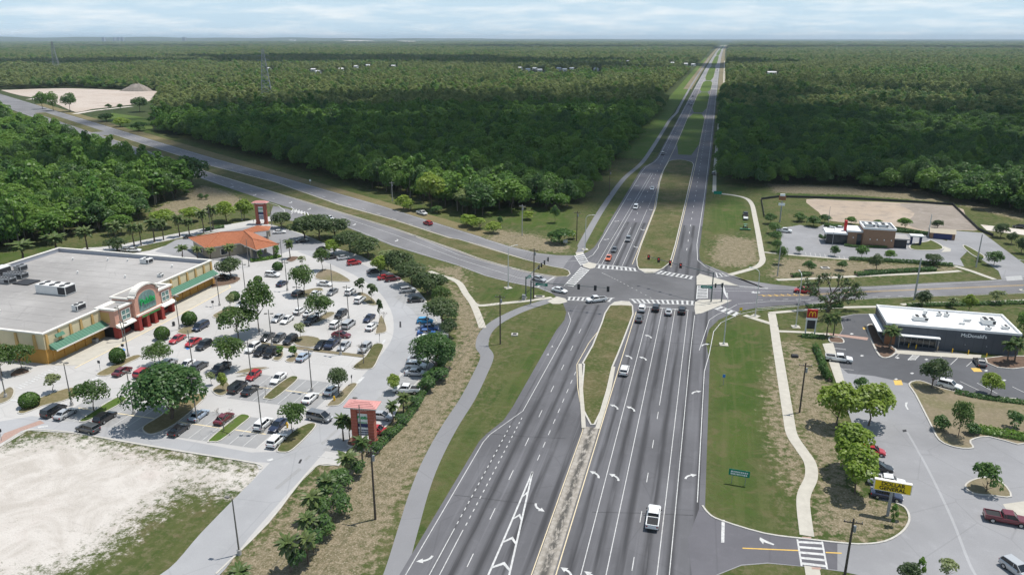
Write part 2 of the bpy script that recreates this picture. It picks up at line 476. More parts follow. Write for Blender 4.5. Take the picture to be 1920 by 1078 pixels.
gcol = t.mix(dry, gcol, dcol)
ns = t.noise(0.10, 6, 0.7, dist=1.5)
scol = t.mix(t.ramp(ns, 0.35, 0.62), (0.44, 0.405, 0.365), (0.545, 0.51, 0.47))
scol = t.mix(t.math('MULTIPLY', t.ramp(nb, 0.52, 0.68), 0.35), scol, (0.47, 0.385, 0.35))
track = t.noise(1.0, 4, 0.7, vec=t.scalevec((0.12, 0.5, 1)), dist=2.0)
scol = t.mix(t.math('MULTIPLY', t.ramp(track, 0.58, 0.72), 0.4), scol, (0.33, 0.30, 0.28))
tuft = t.math('MULTIPLY', t.ramp(t.noise(0.32, 6, 0.75, dist=0.8), 0.60, 0.70), t.ramp(nf, 0.42, 0.6))
scol = t.mix(t.math('MULTIPLY', tuft, 0.7), scol, (0.16, 0.15, 0.10))
sand = t.ramp(t.math('ADD', t.math('ADD', sep.outputs[0], t.math('MULTIPLY', t.math('SUBTRACT', nm, 0.5), 1.1)), t.math('MULTIPLY', t.math('SUBTRACT', nf, 0.5), 0.6)), 0.32, 0.60)
gcol = t.mix(sand, gcol, scol)
gcol = t.mix(t.math('MULTIPLY', t.ramp(nf, 0.30, 0.46, 1.0, 0.0), 0.5), gcol, t.mix(0.55, gcol, (0.02, 0.03, 0.01)))
t.bump(nf, 0.6, 0.25)
t.done(gcol, 0.95, 0.1)

P_SAND = [(-120, 860), (0, 842), (52, 832), (120, 820), (190, 835), (300, 862), (400, 880), (486, 884), (470, 910), (415, 915), (345, 900), (318, 925), (262, 962), (205, 1005), (150, 1045), (60, 1075), (-150, 1130), (-400, 1000), (-400, 880)]
P_SAND2 = [(1510, 374), (1600, 377), (1785, 386), (1812, 410), (1835, 431), (1790, 432), (1745, 436), (1690, 424), (1600, 418), (1548, 412), (1535, 398)]
P_DRY = [[(842, 530), (880, 556), (905, 600), (908, 640), (885, 712), (840, 790), (790, 880), (735, 990), (690, 1078), (660, 1120), (400, 1120), (430, 1060), (520, 975), (600, 880), (650, 845), (720, 810), (775, 740), (830, 690), (858, 640), (850, 570)],
         [(1470, 640), (1500, 640), (1545, 700), (1572, 800), (1600, 920), (1690, 950), (1700, 985), (1640, 1012), (1530, 1000), (1535, 880), (1490, 800), (1475, 700)],
         [(1460, 640), (1480, 760), (1500, 850), (1515, 900), (1500, 930), (1470, 900), (1440, 800), (1440, 700)],
         [(1350, 440), (1420, 450), (1425, 490), (1395, 500), (1350, 500), (1332, 480)],
         [(1460, 485), (1600, 490), (1800, 502), (1790, 508), (1600, 520), (1470, 525), (1440, 520)],
         [(285, 395), (380, 348), (430, 360), (470, 382), (380, 400), (300, 405)],
         [(905, 452), (1000, 470), (1060, 474), (1070, 462), (1000, 440), (930, 430)],
         [(1440, 345), (1700, 352), (1820, 378), (1920, 400), (1920, 415), (1780, 380), (1600, 366), (1450, 362)],
         [(1740, 735), (1930, 755), (1930, 780), (1780, 775)],
         [(800, 500), (840, 520), (880, 545), (870, 500)],
         [(560, 345), (760, 395), (900, 440), (890, 452), (760, 410), (560, 362), (400, 305), (400, 290)]]
P_LUSH = [[(1325, 640), (1340, 620), (1395, 600), (1440, 612), (1448, 700), (1440, 800), (1430, 900), (1440, 1000), (1330, 950)],
          [(1050, 575), (1060, 590), (1040, 640), (985, 740), (960, 790), (930, 760), (985, 640)],
          [(740, 1078), (850, 900), (905, 800), (880, 790), (800, 930), (700, 1078)],
          [(400, 335), (480, 350), (540, 378), (520, 385), (470, 372), (395, 352)],
          [(900, 530), (1000, 545), (1040, 556), (990, 562), (900, 566)],
          [(1345, 360), (1400, 372), (1410, 430), (1330, 440), (1330, 380)],
          [(1100, 465), (1140, 400), (1190, 330), (1230, 270), (1240, 275), (1180, 380), (1130, 440)],
          [(905, 385), (1080, 390), (1075, 440), (990, 430), (900, 415)],
          [(1380, 356), (1700, 362), (1800, 380), (1760, 384), (1450, 366)],
          [(-50, 470), (110, 460), (90, 500), (-50, 540)]]
STEP = 1.6
gx = np.arange(-430, 236, STEP); gy = np.arange(40, 500, STEP)
XX, YY = np.meshgrid(gx, gy)
def soft(polys, w):
    m = np.zeros(XX.shape)
    for p in polys: m = np.maximum(m, np.clip(0.5 + sdist(XX, YY, GL(p)) / w, 0, 1))
    return m
c_sand = soft([P_SAND], 24.0)
c_dry = soft(P_DRY, 11.0) * .92; c_lush = soft(P_LUSH, 14.0) * .8
rng = np.random.default_rng(5)
ny, nx = XX.shape
gv = np.stack([XX.ravel(), YY.ravel(), np.zeros(XX.size)], 1)
ii = np.arange(nx * ny).reshape(ny, nx)
gf = np.stack([ii[:-1, :-1].ravel(), ii[:-1, 1:].ravel(), ii[1:, 1:].ravel(), ii[1:, :-1].ravel()], 1)
me = bpy.data.meshes.new('ground')
me.vertices.add(len(gv)); me.vertices.foreach_set('co', gv.ravel())
me.loops.add(gf.size); me.loops.foreach_set('vertex_index', gf.ravel())
me.polygons.add(len(gf)); me.polygons.foreach_set('loop_start', np.arange(0, gf.size, 4)); me.polygons.foreach_set('loop_total', np.full(len(gf), 4))
me.update()
ca = me.color_attributes.new('cover', 'FLOAT_COLOR', 'POINT')
ca.data.foreach_set('color', np.stack([c_sand.ravel(), c_dry.ravel(), c_lush.ravel(), np.ones(XX.size)], 1).ravel())
me.materials.append(MATS['ground_cover'])
ground = link('ground', me); ground['kind'] = 'structure'

# far terrain to the horizon, rings of growing size so the sheet stays one piece
ter = MB()
ter.add([(-45000, -3000, -0.25), (45000, -3000, -0.25), (45000, 42000, -0.25), (-45000, 42000, -0.25)], [(0, 1, 2, 3)])
o = ter.build('terrain', MATS['forest_floor']); o['kind'] = 'structure'
# low wooded rise along the left horizon
hv_, hf_, hn = [], [], 60
for k in range(hn + 1):
    a = math.radians(-38 + 52 * k / hn); h = (95 * max(0, 1 - k / hn) ** .8 + 6) * (.82 + .18 * math.sin(k * .9) * math.cos(k * .37)) + 8
    for d, z in ((17500, -1), (20500, h), (26000, -1)):
        f = -YAW + a; hv_.append((d * math.sin(f), d * math.cos(f), z))
for k in range(hn): b_ = 3 * k; hf_ += [(b_, b_ + 3, b_ + 4, b_ + 1), (b_ + 1, b_ + 4, b_ + 5, b_ + 2)]
o = link('hills', me_new('hills', hv_, hf_, [MATS['forest_floor']])); o['kind'] = 'structure'

# ---------------------------------------------------------------- highway (runs along +Y)
def sx(Y):
    k = max(0.0, (Y - 500) / 1000); return 0.9 * k + 0.85 * k * k
far_Y = [520, 700, 1000, 1400, 2000, 2900, 3800, 4900, 6200, 8000]
sw_corner = [(-33.7, 184), (-34.3, 190), (-36.6, 197), (-41.5, 205.2)]
nw = GL([(1077, 479), (1090, 477), (1101, 473), (1114, 464), (1130, 440)])
ne = GL([(1311, 470), (1312, 486), (1320, 495), (1340, 507), (1367, 517), (1397, 525), (1447, 533), (1500, 538.5)])
se = GL([(1513, 571), (1466, 573), (1420, 577), (1380, 585), (1347, 600), (1330, 617), (1323, 640)])
hw = [(-36.9, 45), (-36.9, 118), (-36.4, 121), (-34.7, 127), (-34.4, 133), (-34.3, 176)] + sw_corner + [(-43, 215), (-43, 240)] + nw
hw += [(-37.3, 285), (-37.3, 430), (-36.4, 441), (-33.2, 459), (-32.1, 476)] + [(-32.0 + sx(y), y) for y in far_Y]
hw += [(0.4 + sx(y), y) for y in far_Y[::-1]] + [(-0.6, 400), (-1.2, 280)] + ne[:1] + ne[1:] + se + [(3.4, 166), (3.4, 45)]
highway = sheet('highway', hw, MATS['asphalt_highway'], 0.034)
sheet('highway_north_surface', [(-37.2, 300), (-37.25, 430), (-36.35, 441), (-33.15, 459), (-32.05, 476)] + [(-31.95 + sx(y), y) for y in far_Y] + [(0.35 + sx(y), y) for y in far_Y[::-1]] + [(-0.65, 400), (-1.1, 300)], MATS['asphalt_north'], 0.040)
sheet('crossing_surface', GL([(1066, 572), (1045, 553), (1052, 548), (1075, 520), (1100, 496), (1185, 508), (1300, 526), (1302, 585), (1180, 572)]), MATS['asphalt_crossing'], 0.040)

asphalt('asphalt_far_lit', (0.24, 0.235, 0.24))  # paler asphalt: sunlight on the far stretch is put into its colour
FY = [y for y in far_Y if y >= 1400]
sheet('highway_far_lit_surface', [(-31.9 + sx(y), y) for y in [1150] + FY] + [(0.3 + sx(y), y) for y in (FY[::-1] + [1150])], MATS['asphalt_far_lit'], 0.046)
for x in (-41, 7): ribbon('verge', [(x + sx(y), y) for y in [1150] + FY], 12, MATS['bed_dry'], 0.02)
# ---------------------------------------------------------------- west road
U, N_ = Vector((-0.825, 0.565)), Vector((0.565, 0.825))
def wr(s, n): return (U.x * s + N_.x * n, U.y * s + N_.y * n)
w_no = GL([(1080, 479), (1047, 479), (1010, 475), (955, 462), (910, 448)]) + [(-80.4, 262.6), (-138.4, 304.2), (-230.2, 365.2), (-292.6, 405.5)] + [wr(s, 169) for s in (560, 700, 850, 1000, 1250)]
w_so = GL([(1045, 556), (1034, 550), (1010, 540.5), (960, 530.5), (910, 517.5), (860, 498.5)]) + [(-106.6, 242.0), (-145.9, 272.0), (-200, 305.5), (-245.1, 335.2)] + [wr(s, 137.6) for s in (480, 560, 700, 850, 1000, 1250)]
west = sheet('west_road', w_no + w_so[::-1], MATS['asphalt_west'], 0.030)
# ---------------------------------------------------------------- east road
e_no = ne[2:] + GL([(1563, 539), (1640, 536.5), (1713, 532.5), (1755, 530), (1850, 526), (1930, 520), (2060, 512), (2300, 500)])
e_so = se[:1][::-1] + GL([(1577, 562.5), (1640, 558.5), (1715, 556), (1920, 549), (2060, 543), (2300, 532)])
east = sheet('east_road', e_no + e_so[::-1], MATS['asphalt_west'], 0.038)
sheet('east_road_patch', GL([(1340, 540), (1500, 541), (1620, 543), (1655, 548), (1560, 562), (1440, 574), (1400, 578), (1345, 590)]), MATS['asphalt_north'], 0.042)

# ---------------------------------------------------------------- medians
near_med = GL([(1094, 684)]) + [(-24.6, 157.5)] + GL([(1110, 648), (1128, 604), (1133, 588)]) + GL([(1142, 574), (1152, 567), (1166, 565), (1180, 566), (1187, 574), (1188, 590)]) + [(-16.9, 178), (-17.2, 165), (-17.5, 157), (-17.0, 145), (-16.9, 135), (-17.3, 129.5), (-18.2, 129.2), (-20.7, 135), (-22.6, 145)]
m1 = island('median_south', near_med, MATS['grass_median'], 0.034, 0.15, 0.35)
for pts in ([(-24.9, 156.9), (-22.7, 145), (-20.4, 133.8), (-19.2, 127.6)], [(-17.4, 157.2), (-16.75, 145), (-16.7, 135), (-16.7, 128)]):
    ribbon('concrete_edge', pts, 0.8, MATS['sidewalk'], 0.215, parent=m1, h=0.18)
t = NT('median_concrete')   # weathered, dark stained down the middle
sp = t.t.nodes.new('ShaderNodeSeparateXYZ'); t.link(t.pos, sp.inputs[0])
mid = t.ramp(t.math('ABSOLUTE', t.math('SUBTRACT', sp.outputs['X'], -17.7)), 0.2, 1.0, 1.0, 0.0)
cc = t.mix(t.ramp(t.noise(1.2, 5, 0.7), 0.35, 0.65), (0.26, 0.235, 0.20), (0.38, 0.35, 0.31))
cc = t.mix(t.math('MULTIPLY', mid, t.ramp(t.noise(1.0, 5, 0.7, vec=t.scalevec((1.6, 0.5, 1))), 0.38, 0.56)), cc, (0.085, 0.08, 0.072))
t.bump(t.noise(5.0), 0.3, 0.05); t.done(cc, 0.9)
cm = MB()
cm.add([(-19.25, 45, 0.03), (-16.35, 45, 0.03), (-16.45, 128.3, 0.03), (-19.1, 128.3, 0.03), (-19.2, 45, 0.19), (-16.4, 45, 0.19), (-16.5, 128.3, 0.19), (-19.05, 128.3, 0.19)],
       [(4, 5, 6, 7), (0, 1, 5, 4), (1, 2, 6, 5), (2, 3, 7, 6), (3, 0, 4, 7)])
cmo = cm.build('concrete_median', MATS['median_concrete']); cmo['kind'] = 'structure'

nm = GL([(1193, 486), (1194, 499), (1198, 506), (1210, 513), (1226, 512.5), (1243, 504), (1257, 493)])
med_n = nm + [(-9.7, 268), (-9.3, 350), (-9.2, 455), (-10.5, 464), (-14, 470), (-18, 473), (-22, 470), (-24.3, 464), (-25.0, 430), (-24.4, 393), (-21.6, 330), (-21.7, 265)]
mn = island('median_north', med_n, MATS['grass_median'], 0.034, 0.13, 0.30)
sheet('concrete_nose', GL([(1196, 504.5), (1210, 511.5), (1226, 511), (1238, 505.5), (1215, 504.5)]), MATS['sidewalk'], 0.17, parent=mn)
sheet('concrete_nose', GL([(1143, 574), (1152, 568), (1166, 566), (1180, 567.5), (1186, 574.5), (1165, 573)]), MATS['sidewalk'], 0.19, parent=m1)
cuts = [(498, 771), (791, 1084), (1102, 1378), (1400, 2085), (2130, 3300), (3360, 4900), (4960, 7900)]
for a, b in cuts:
    ys = [a + (b - a) * k / 6 for k in range(7)]
    L = [(-23.4 + sx(y), y) for y in ys]; Rr = [(-8.7 + sx(y), y) for y in ys]
    e = min(8, (b - a) * 0.05)
    sheet('median_grass', [(-20 + sx(a), a - e * .6)] + L[1:-1] + [(-20 + sx(b), b + e * .6), (-12 + sx(b), b + e * .6)] + Rr[1:-1][::-1] + [(-12 + sx(a), a - e * .6)], MATS['grass_bright'], 0.075)
# west-road median
w_med = GL([(1067, 508), (1070, 514), (1064, 519), (1045, 519.5), (1010, 514), (985, 509), (935, 496), (897, 485), (860, 471)]) + [(-116.4, 266.4), (-150.9, 288.2), (-192.6, 314.5), (-259.2, 356.5)] + [wr(s, 148) for s in (560, 640)]
w_med += [wr(s, 157) for s in (640, 560)] + [(-274.9, 378.9), (-213.2, 342.7), (-157.4, 301.1), (-122.0, 279.6), (-90.7, 257.6)] + GL([(860, 449), (935, 472), (985, 487), (1035, 500), (1058, 504)])
wm = island('median_west', w_med, MATS['grass_median'], 0.030, 0.12, 0.3)
sheet('median_west_far', [wr(668, 148), wr(668, 157), wr(880, 157), wr(880, 148)], MATS['grass_median'], 0.08)

# ---------------------------------------------------------------- trail, sidewalks
tr_pts = [(-36.3, 70), (-37.5, 80), (-39.5, 90), (-41.6, 100.3), (-43, 110), (-43.9, 122), (-44.2, 134), (-45.2, 146), (-46.5, 156)] + GL([(904, 650), (908, 628), (922, 611), (945, 596), (982, 579), (1035, 562)])
sheet_z = 0.026
ribbon('paved_trail', smooth_pts(tr_pts, 5), 3.1, MATS['asphalt_trail'], 0.026)
tn = GL([(1087, 474), (1091, 464)]) + [(-42.3, 265), (-43.6, 327), (-43.1, 398), (-39.2, 451), (-38.3, 514), (-38.2, 640), (-38.2, 710), (-36.0, 780), (-36.4, 827), (-37.2, 1048), (-37.6, 1460), (-33.8, 2896)]
ribbon('paved_trail', smooth_pts(tn, 4), 2.6, MATS['asphalt_trail'], 0.026)
def walk(px, w, world_pts=None, z=0.05, m='sidewalk'):
    p = world_pts or GL(px)
    return ribbon('sidewalk', smooth_pts(p, 4), w, MATS[m], z, h=0.06)
walk([(805, 509), (829, 518), (847, 523), (862, 532), (873, 550), (886, 568), (896, 590), (905, 615)], 1.9)
walk([(886, 567), (900, 573), (940, 569), (985, 564.5), (1035, 558)], 1.6, z=0.056)
walk([(1338, 358), (1346, 362.5), (1379, 367), (1400, 373), (1410, 384), (1415, 405), (1421, 435), (1428, 475), (1430, 487), (1425, 496), (1411, 503.5), (1368, 515.5)], 1.9)
ribbon('sidewalk', [(2.9, 372), (2.7, 433), (3.2, 525), (4.4, 700), (5.2, 900)], 1.8, MATS['sidewalk'], 0.046)
ribbon('sidewalk', [(12 , 1250), (11, 1330), (14, 1900), (18, 2600)], 2.2, MATS['sidewalk'], 0.046)
walk([(1457, 525), (1530, 522), (1608, 518), (1690, 514.5), (1762, 511), (1800, 508)], 1.6)
walk([(1790, 499), (1820, 508), (1845, 517), (1865, 524)], 1.7, z=0.056)
walk([(1433, 473), (1470, 477), (1530, 482), (1594, 487)], 1.2, z=0.056)
walk([(1443, 587), (1500, 582), (1547, 577.5), (1600, 576), (1645, 575)], 1.5)
walk([(1690, 571), (1760, 568), (1840, 567), (1925, 563), (2050, 560)], 1.5)
walk([(1447, 588), (1451, 610), (1457, 650), (1466, 705), (1478, 780), (1485, 815), (1503, 843), (1519, 868), (1521, 895), (1509, 922), (1506, 947), (1513, 1004)], 2.05)
walk([(1396, 591), (1420, 599), (1446, 607)], 1.6, z=0.056)
walk([(1457, 621), (1485, 622), (1513, 623.5), (1536, 626), (1555, 627)], 1.3, z=0.056)
walk([(1522, 1062), (1527, 1090)], 2.0)
sheet('concrete_plaza', GL([(1026, 565), (1044, 556), (1060, 560), (1064, 566), (1050, 570), (1036, 570)]), MATS['sidewalk'], 0.060)
sheet('concrete_plaza', GL([(1079, 474), (1093, 472.5), (1095, 477), (1081, 479.5)]), MATS['sidewalk'], 0.060)
# corner refuges
def refuge(px): 
    o = island('traffic_island', GL(px), MATS['sidewalk'], 0.034, 0.13, 0.18); return o
refuge([(1092, 497), (1104, 492), (1119, 495.5), (1115, 503), (1106, 505), (1094, 501)])
refuge([(1306, 519), (1312, 514), (1330, 519), (1360, 527), (1386, 537), (1360, 535), (1306, 535)])
refuge([(1303, 567), (1312, 563), (1350, 562), (1372, 564), (1345, 576), (1316, 588), (1304, 590), (1302, 580)])

# ---------------------------------------------------------------- supermarket lot
lot_px = [(-220, 905), (0, 838), (52, 807), (140, 812), (225, 827), (350, 848), (480, 869), (487, 881), (470, 907), (307, 1078), (235, 1160), (330, 1160), (405, 1076), (503, 980), (560, 907), (596, 872), (636, 873), (652, 842), (700, 822), (732, 791), (760, 739), (797, 703), (806, 677), (815, 650), (822, 620), (818, 600), (807, 582), (797, 562), (785, 548), (769, 535), (752, 525), (735, 513), (716, 506), (694, 489), (677, 480), (652, 472), (627, 465), (610, 457), (565, 438), (520, 424), (490, 417), (440, 426), (380, 440), (330, 455), (280, 470), (220, 480), (200, 520), (-200, 600)]
lot = sheet('parking_lot', GL(lot_px), MATS['asphalt_lot'], 0.020)
back_road = smooth_pts(GL([(566, 396), (535, 404), (480, 416), (430, 425), (375, 434), (330, 443), (285, 452), (240, 461), (190, 468), (150, 470)]), 4)
ribbon('back_road', back_road, 7.5, MATS['asphalt_lot'], 0.024)
sheet('driveway_mouth', GL([(512, 386), (540, 392), (590, 410), (600, 418), (560, 416), (530, 412), (505, 408)]), MATS['asphalt_west'], 0.028)
# drive lanes are greyer, less bleached than the stalls
ribbon('lot_drive', smooth_pts(GL([(250, 1145), (357, 1078), (420, 1005), (480, 940), (520, 898), (560, 855), (620, 795), (680, 740), (730, 685), (762, 640), (766, 605), (757, 575), (735, 545), (700, 520), (660, 500), (610, 480), (575, 468)]), 4), 7.6, MATS['asphalt_drive'], 0.024)
sheet('lot_drive', GL([(0, 832), (52, 803), (140, 809), (225, 824), (350, 845), (480, 866), (525, 868), (560, 845), (470, 848), (330, 822), (180, 796), (60, 780), (0, 790)]), MATS['asphalt_drive'], 0.028)
sheet('stall_strip', [(-59, 108), (-59, 114), (-57.2, 128), (-56.4, 141), (-56.8, 152), (-58, 163), (-62, 172), (-67, 180), (-73.2, 187.5), (-81, 195), (-84, 190), (-77, 183.5), (-71, 176), (-66.5, 166), (-63, 155), (-61.6, 142), (-62.1, 128), (-63, 108)], MATS['asphalt_stall'], 0.028)
sheet('stall_strip', [(-119, 105.6), (-75, 105.6), (-75, 116), (-119, 116)], MATS['asphalt_stall'], 0.030)
sheet('stall_strip', [(-92, 122), (-72, 122), (-72, 134), (-92, 134)], MATS['asphalt_stall'], 0.030)
sheet('brick_crossing', GL([(0, 822), (8, 812), (75, 788), (84, 793), (40, 808), (0, 832)]), MATS['brick_paving'], 0.034)
sheet('store_walk', [(-142, 126), (-133.6, 128), (-133.6, 166), (-134.2, 186), (-137, 189.2), (-142, 189.2)], MATS['sidewalk'], 0.06)
ribbon('kerb_line', [(-133.6, 126.5), (-133.5, 166), (-134.1, 186), (-137, 189.4)], 0.35, MATS['paint_cream'], 0.075, h=0.07)
# store service yard and bank lot
sheet('bank_lot', GL([(330, 450), (400, 437), (470, 425), (520, 424), (560, 438), (610, 457), (600, 470), (565, 470), (545, 470), (520, 478), (420, 492), (395, 486), (330, 480), (290, 472)]), MATS['asphalt_store'], 0.027)

ISL = []
def isl(px, top='bed_dry', h=0.15): ISL.append(island('planting_island', smooth_pts(GL(px), 3, True), MATS[top], 0.024, h, 0.22))
isl([(33, 772), (62, 752), (110, 733), (140, 727), (152, 737), (120, 752), (80, 762), (45, 776)], 'grass_dry')
isl([(148, 790), (168, 776), (215, 747), (236, 745), (234, 753), (185, 780), (160, 791)], 'grass_bright')
isl([(180, 702), (205, 688), (250, 667), (266, 669), (236, 684), (210, 702), (192, 706)], 'grass_dry')
isl([(390, 826), (430, 792), (452, 777), (470, 781), (455, 795), (415, 826), (398, 829)], 'grass_bright')
isl([(494, 745), (520, 722), (545, 706), (560, 708), (548, 722), (515, 748), (500, 749)], 'grass_median')
isl([(518, 843), (545, 812), (575, 795), (592, 794), (588, 806), (550, 843), (530, 849)], 'grass_median')
isl([(612, 760), (635, 738), (655, 720), (671, 720), (660, 735), (640, 758), (622, 762)])
isl([(660, 690), (685, 668), (700, 646), (720, 647), (712, 668), (702, 688), (690, 693)], 'grass_median')
isl([(703, 625), (710, 600), (715, 590), (724, 608), (725, 622), (712, 626)])
isl([(692, 572), (680, 565), (668, 556), (674, 548), (690, 553), (705, 566), (706, 573)])
isl([(605, 526), (590, 521), (598, 509), (612, 505), (635, 512), (658, 527), (640, 529)], 'bed_dry')
isl([(398, 592), (420, 580), (438, 575), (446, 582), (425, 592), (408, 598)])
isl([(332, 622), (345, 614), (368, 612), (368, 622), (350, 628), (336, 626)])
isl([(462, 545), (470, 538), (480, 537), (480, 544), (468, 548)])
isl([(397, 732), (410, 722), (425, 715), (432, 726), (424, 740), (408, 742)])
isl([(510, 674), (522, 664), (530, 655), (532, 668), (522, 677)])
isl([(534, 677), (546, 668), (556, 660), (560, 668), (550, 680)])
isl([(268, 800), (300, 780), (345, 745), (385, 738), (380, 752), (330, 795), (290, 814), (272, 812)], 'grass_dry')
isl([(550, 640), (566, 630), (598, 634), (600, 646), (580, 652), (556, 648)])
isl([(505, 690), (470, 690), (440, 700)][::-1] + [(445, 706), (480, 700)], 'bed_dry')
isl([(567, 602), (590, 590), (622, 585), (628, 590), (605, 602), (585, 608)])
isl([(552, 556), (570, 545), (600, 540), (606, 546), (580, 556), (562, 560)])
isl([(-10, 752), (0, 738), (18, 726), (28, 732), (22, 748), (0, 758)])
isl([(20, 700), (40, 690), (58, 697), (40, 704), (20, 708)], 'mulch')
isl([(535, 488), (544, 482), (560, 482), (556, 488), (545, 492)], 'mulch')
isl([(395, 540), (400, 524), (430, 518), (452, 522), (440, 532), (410, 538)], 'mulch')
isl([(650, 835), (654, 822), (664, 820), (672, 830), (668, 838)], 'mulch')
ribbon('divider_strip', [(-102, 149.8), (-74, 148.8)], 1.5, MATS['bed_dry'], 0.09)
for x0, x1, y in ((-118, -76, 110.7), (-93, -71, 128.2)):
    ribbon('divider_stripe', [(x0, y), (x1, y)], 0.35, MATS['paint_cream'], 0.050)

# lot stall lines
def line(parent, a, b, w=0.12, m='paint_white', z=0.052, name='stall_line'):
    d = Vector((b[0] - a[0], b[1] - a[1])); L = d.length; d.normalize(); nn = Vector((-d.y, d.x)) * (w / 2)
    vs = [(a[0] + nn.x, a[1] + nn.y, z), (a[0] - nn.x, a[1] - nn.y, z), (b[0] - nn.x, b[1] - nn.y, z), (b[0] + nn.x, b[1] + nn.y, z)]
    return link(name, me_new(name, vs, [(0, 1, 2, 3)], [MATS[m]]), parent)
for k in range(16): line(lot, (-117.2 + 2.83 * k, 105.6), (-117.2 + 2.83 * k, 116.0), 0.13)
for k in range(8): line(lot, (-91.8 + 2.83 * k, 122.2), (-91.8 + 2.83 * k, 133.8), 0.13)
for k in range(12): line(lot, (-104 + 2.83 * k, 142.0), (-104 + 2.83 * k, 148.0), 0.12)
for k in range(12): line(lot, (-106 + 2.83 * k, 151.0), (-106 + 2.83 * k, 156.0), 0.12)
for k in range(11): line(lot, (-112 + 2.83 * k, 165.0), (-112 + 2.83 * k, 175.0), 0.12)
for k in range(9): line(lot, (-124 + 2.83 * k, 141.0), (-124 + 2.83 * k, 152.0), 0.12)
curve_in = smooth_pts([(-62.9, 106), (-62.4, 118), (-62, 130), (-61.7, 142), (-63, 155), (-66.5, 166), (-71, 176), (-77, 183.5), (-84, 190), (-93, 199), (-103, 210)], 24)
curve_out = smooth_pts([(-58.9, 106), (-58, 118), (-57, 130), (-56.5, 142), (-57.7, 155), (-61, 169), (-66.8, 180), (-73.2, 187.5), (-80.5, 195), (-90, 205), (-100, 216)], 24)
acc, last = 0.0, None
for p, q in zip(curve_in, curve_out):
    if last is None or math.dist(last, p) >= 2.75:
        line(lot, p, q, 0.13); last = p
for px, w in (((80, 752), 0), ): pass
sheet('stop_bar', [(-70.4, 117.2), (-70.4, 122), (-69.9, 122), (-69.9, 117.2)], MATS['paint_white'], 0.05, parent=lot)
def quad_px(parent, px, m='paint_white', z=0.052, name='painted_bar'): return sheet(name, GL(px), MATS[m], z, parent=parent)
quad_px(lot, [(667, 718), (678, 707), (684, 707), (673, 719)]); quad_px(lot, [(716, 644), (719, 637), (723, 637), (720, 645)])
quad_px(lot, [(10, 747), (33, 750), (34, 753), (10, 750)]); quad_px(lot, [(171, 712), (183, 706), (186, 708), (174, 714)])
quad_px(lot, [(188, 714), (199, 714), (199, 716), (188, 716)]); quad_px(lot, [(70, 800), (90, 797), (90, 800), (72, 803)])
quad_px(lot, [(500, 862), (511, 859), (513, 862), (503, 865)])
for k in range(13):                                       # zebra in front of the service road
    a = k / 12; x0, y0 = 28 + a * 72, 726 - a * 38
    quad_px(lot, [(x0, y0), (x0 + 12, y0 + 3.2), (x0 + 14, y0 + 1.6), (x0 + 2.5, y0 - 1.4)], name='crosswalk_bar')
for k in range(7): line(lot, (-133 + 0.9 * k, 147.4 + 0.0 * k), (-133 + 0.9 * k, 151.8), 0.3, 'paint_worn', name='crosswalk_bar')
for px in ((233, 708), (350, 653)): pass
for x, y in ((231, 656), (352, 653)): quad_px(lot, [(x - 5, y), (x, y - 3), (x + 5, y), (x, y + 3)], 'paint_blue', 0.054, 'disabled_bay_symbol')
for px in ([(559, 868), (563, 861), (567, 861), (563, 869)], [(749, 603), (752, 603), (752.5, 614), (749, 614)]): quad_px(lot, px, 'dark_grate', 0.046, 'drain_grate')
for px in ([(515, 915), (560, 877), (566, 880), (521, 917)], [(601, 831), (630, 805), (634, 807), (605, 834)], [(570, 862), (580, 853), (584, 855), (574, 864)]): quad_px(lot, px, 'asphalt_stall', 0.036, 'patch')
ribbon('kerb_line', smooth_pts(GL([(405, 1076), (503, 980), (560, 907), (596, 872), (636, 873)]), 3), 0.3, MATS['kerb'], 0.12, h=0.1)
ribbon('kerb_line', smooth_pts(GL([(0, 838), (52, 807), (140, 812), (225, 827), (350, 848), (480, 869), (488, 880)]), 3), 0.3, MATS['kerb'], 0.12, h=0.1)
ribbon('kerb_line', GL([(652, 842), (700, 822), (732, 791), (760, 739), (797, 703), (806, 677), (815, 650), (822, 620), (818, 600), (807, 582), (797, 562), (785, 548), (769, 535), (752, 525), (735, 513), (716, 506), (694, 489)]), 0.28, MATS['kerb'], 0.12, h=0.1)

# ---------------------------------------------------------------- east side: driveway, shop lots
drv = GL([(1317, 948), (1330, 963), (1353, 975), (1433, 999), (1507, 1009), (1579, 1017), (1620, 1019.5), (1659, 1014), (1688, 999), (1703, 980), (1704, 964), (1695, 951), (1680, 943), (1648, 937), (1625, 900), (1612, 860), (1600, 800), (1580, 745), (1565, 700), (1550, 660), (1542, 645), (1562, 643), (1580, 618), (1575, 594), (1600, 589), (1640, 588), (1700, 640), (1925, 690), (2100, 720), (2100, 1200), (1690, 1120), (1640, 1085), (1584, 1072), (1520, 1063), (1440, 1056), (1390, 1060), (1345, 1078), (1300, 1110)])
slot = sheet('shops_parking_lot', drv, MATS['asphalt_store'], 0.028)
sheet('restaurant_lot', GL([(1575, 596), (1600, 590), (1640, 589), (1700, 640), (1925, 688), (1925, 752), (1790, 735), (1700, 718), (1640, 705), (1590, 700), (1556, 672), (1548, 650), (1568, 640), (1582, 616)]), MATS['asphalt_new'], 0.036)
sheet('driveway_apron', GL([(1313, 948), (1330, 965), (1353, 977), (1433, 1001), (1570, 1018), (1570, 1068), (1440, 1054), (1390, 1058), (1345, 1076), (1300, 1110), (1290, 1010)]), MATS['asphalt_north'], 0.040)
TL = GL([(1462, 472), (1466, 428), (1500, 422), (1530, 428), (1545, 421), (1677, 436), (1741, 442), (1775, 452), (1790, 433), (1843, 437), (1880, 465), (1930, 502), (1945, 525), (1880, 528), (1872, 508), (1845, 490), (1815, 470), (1800, 485), (1808, 500), (1785, 496), (1593, 486), (1472, 478)])
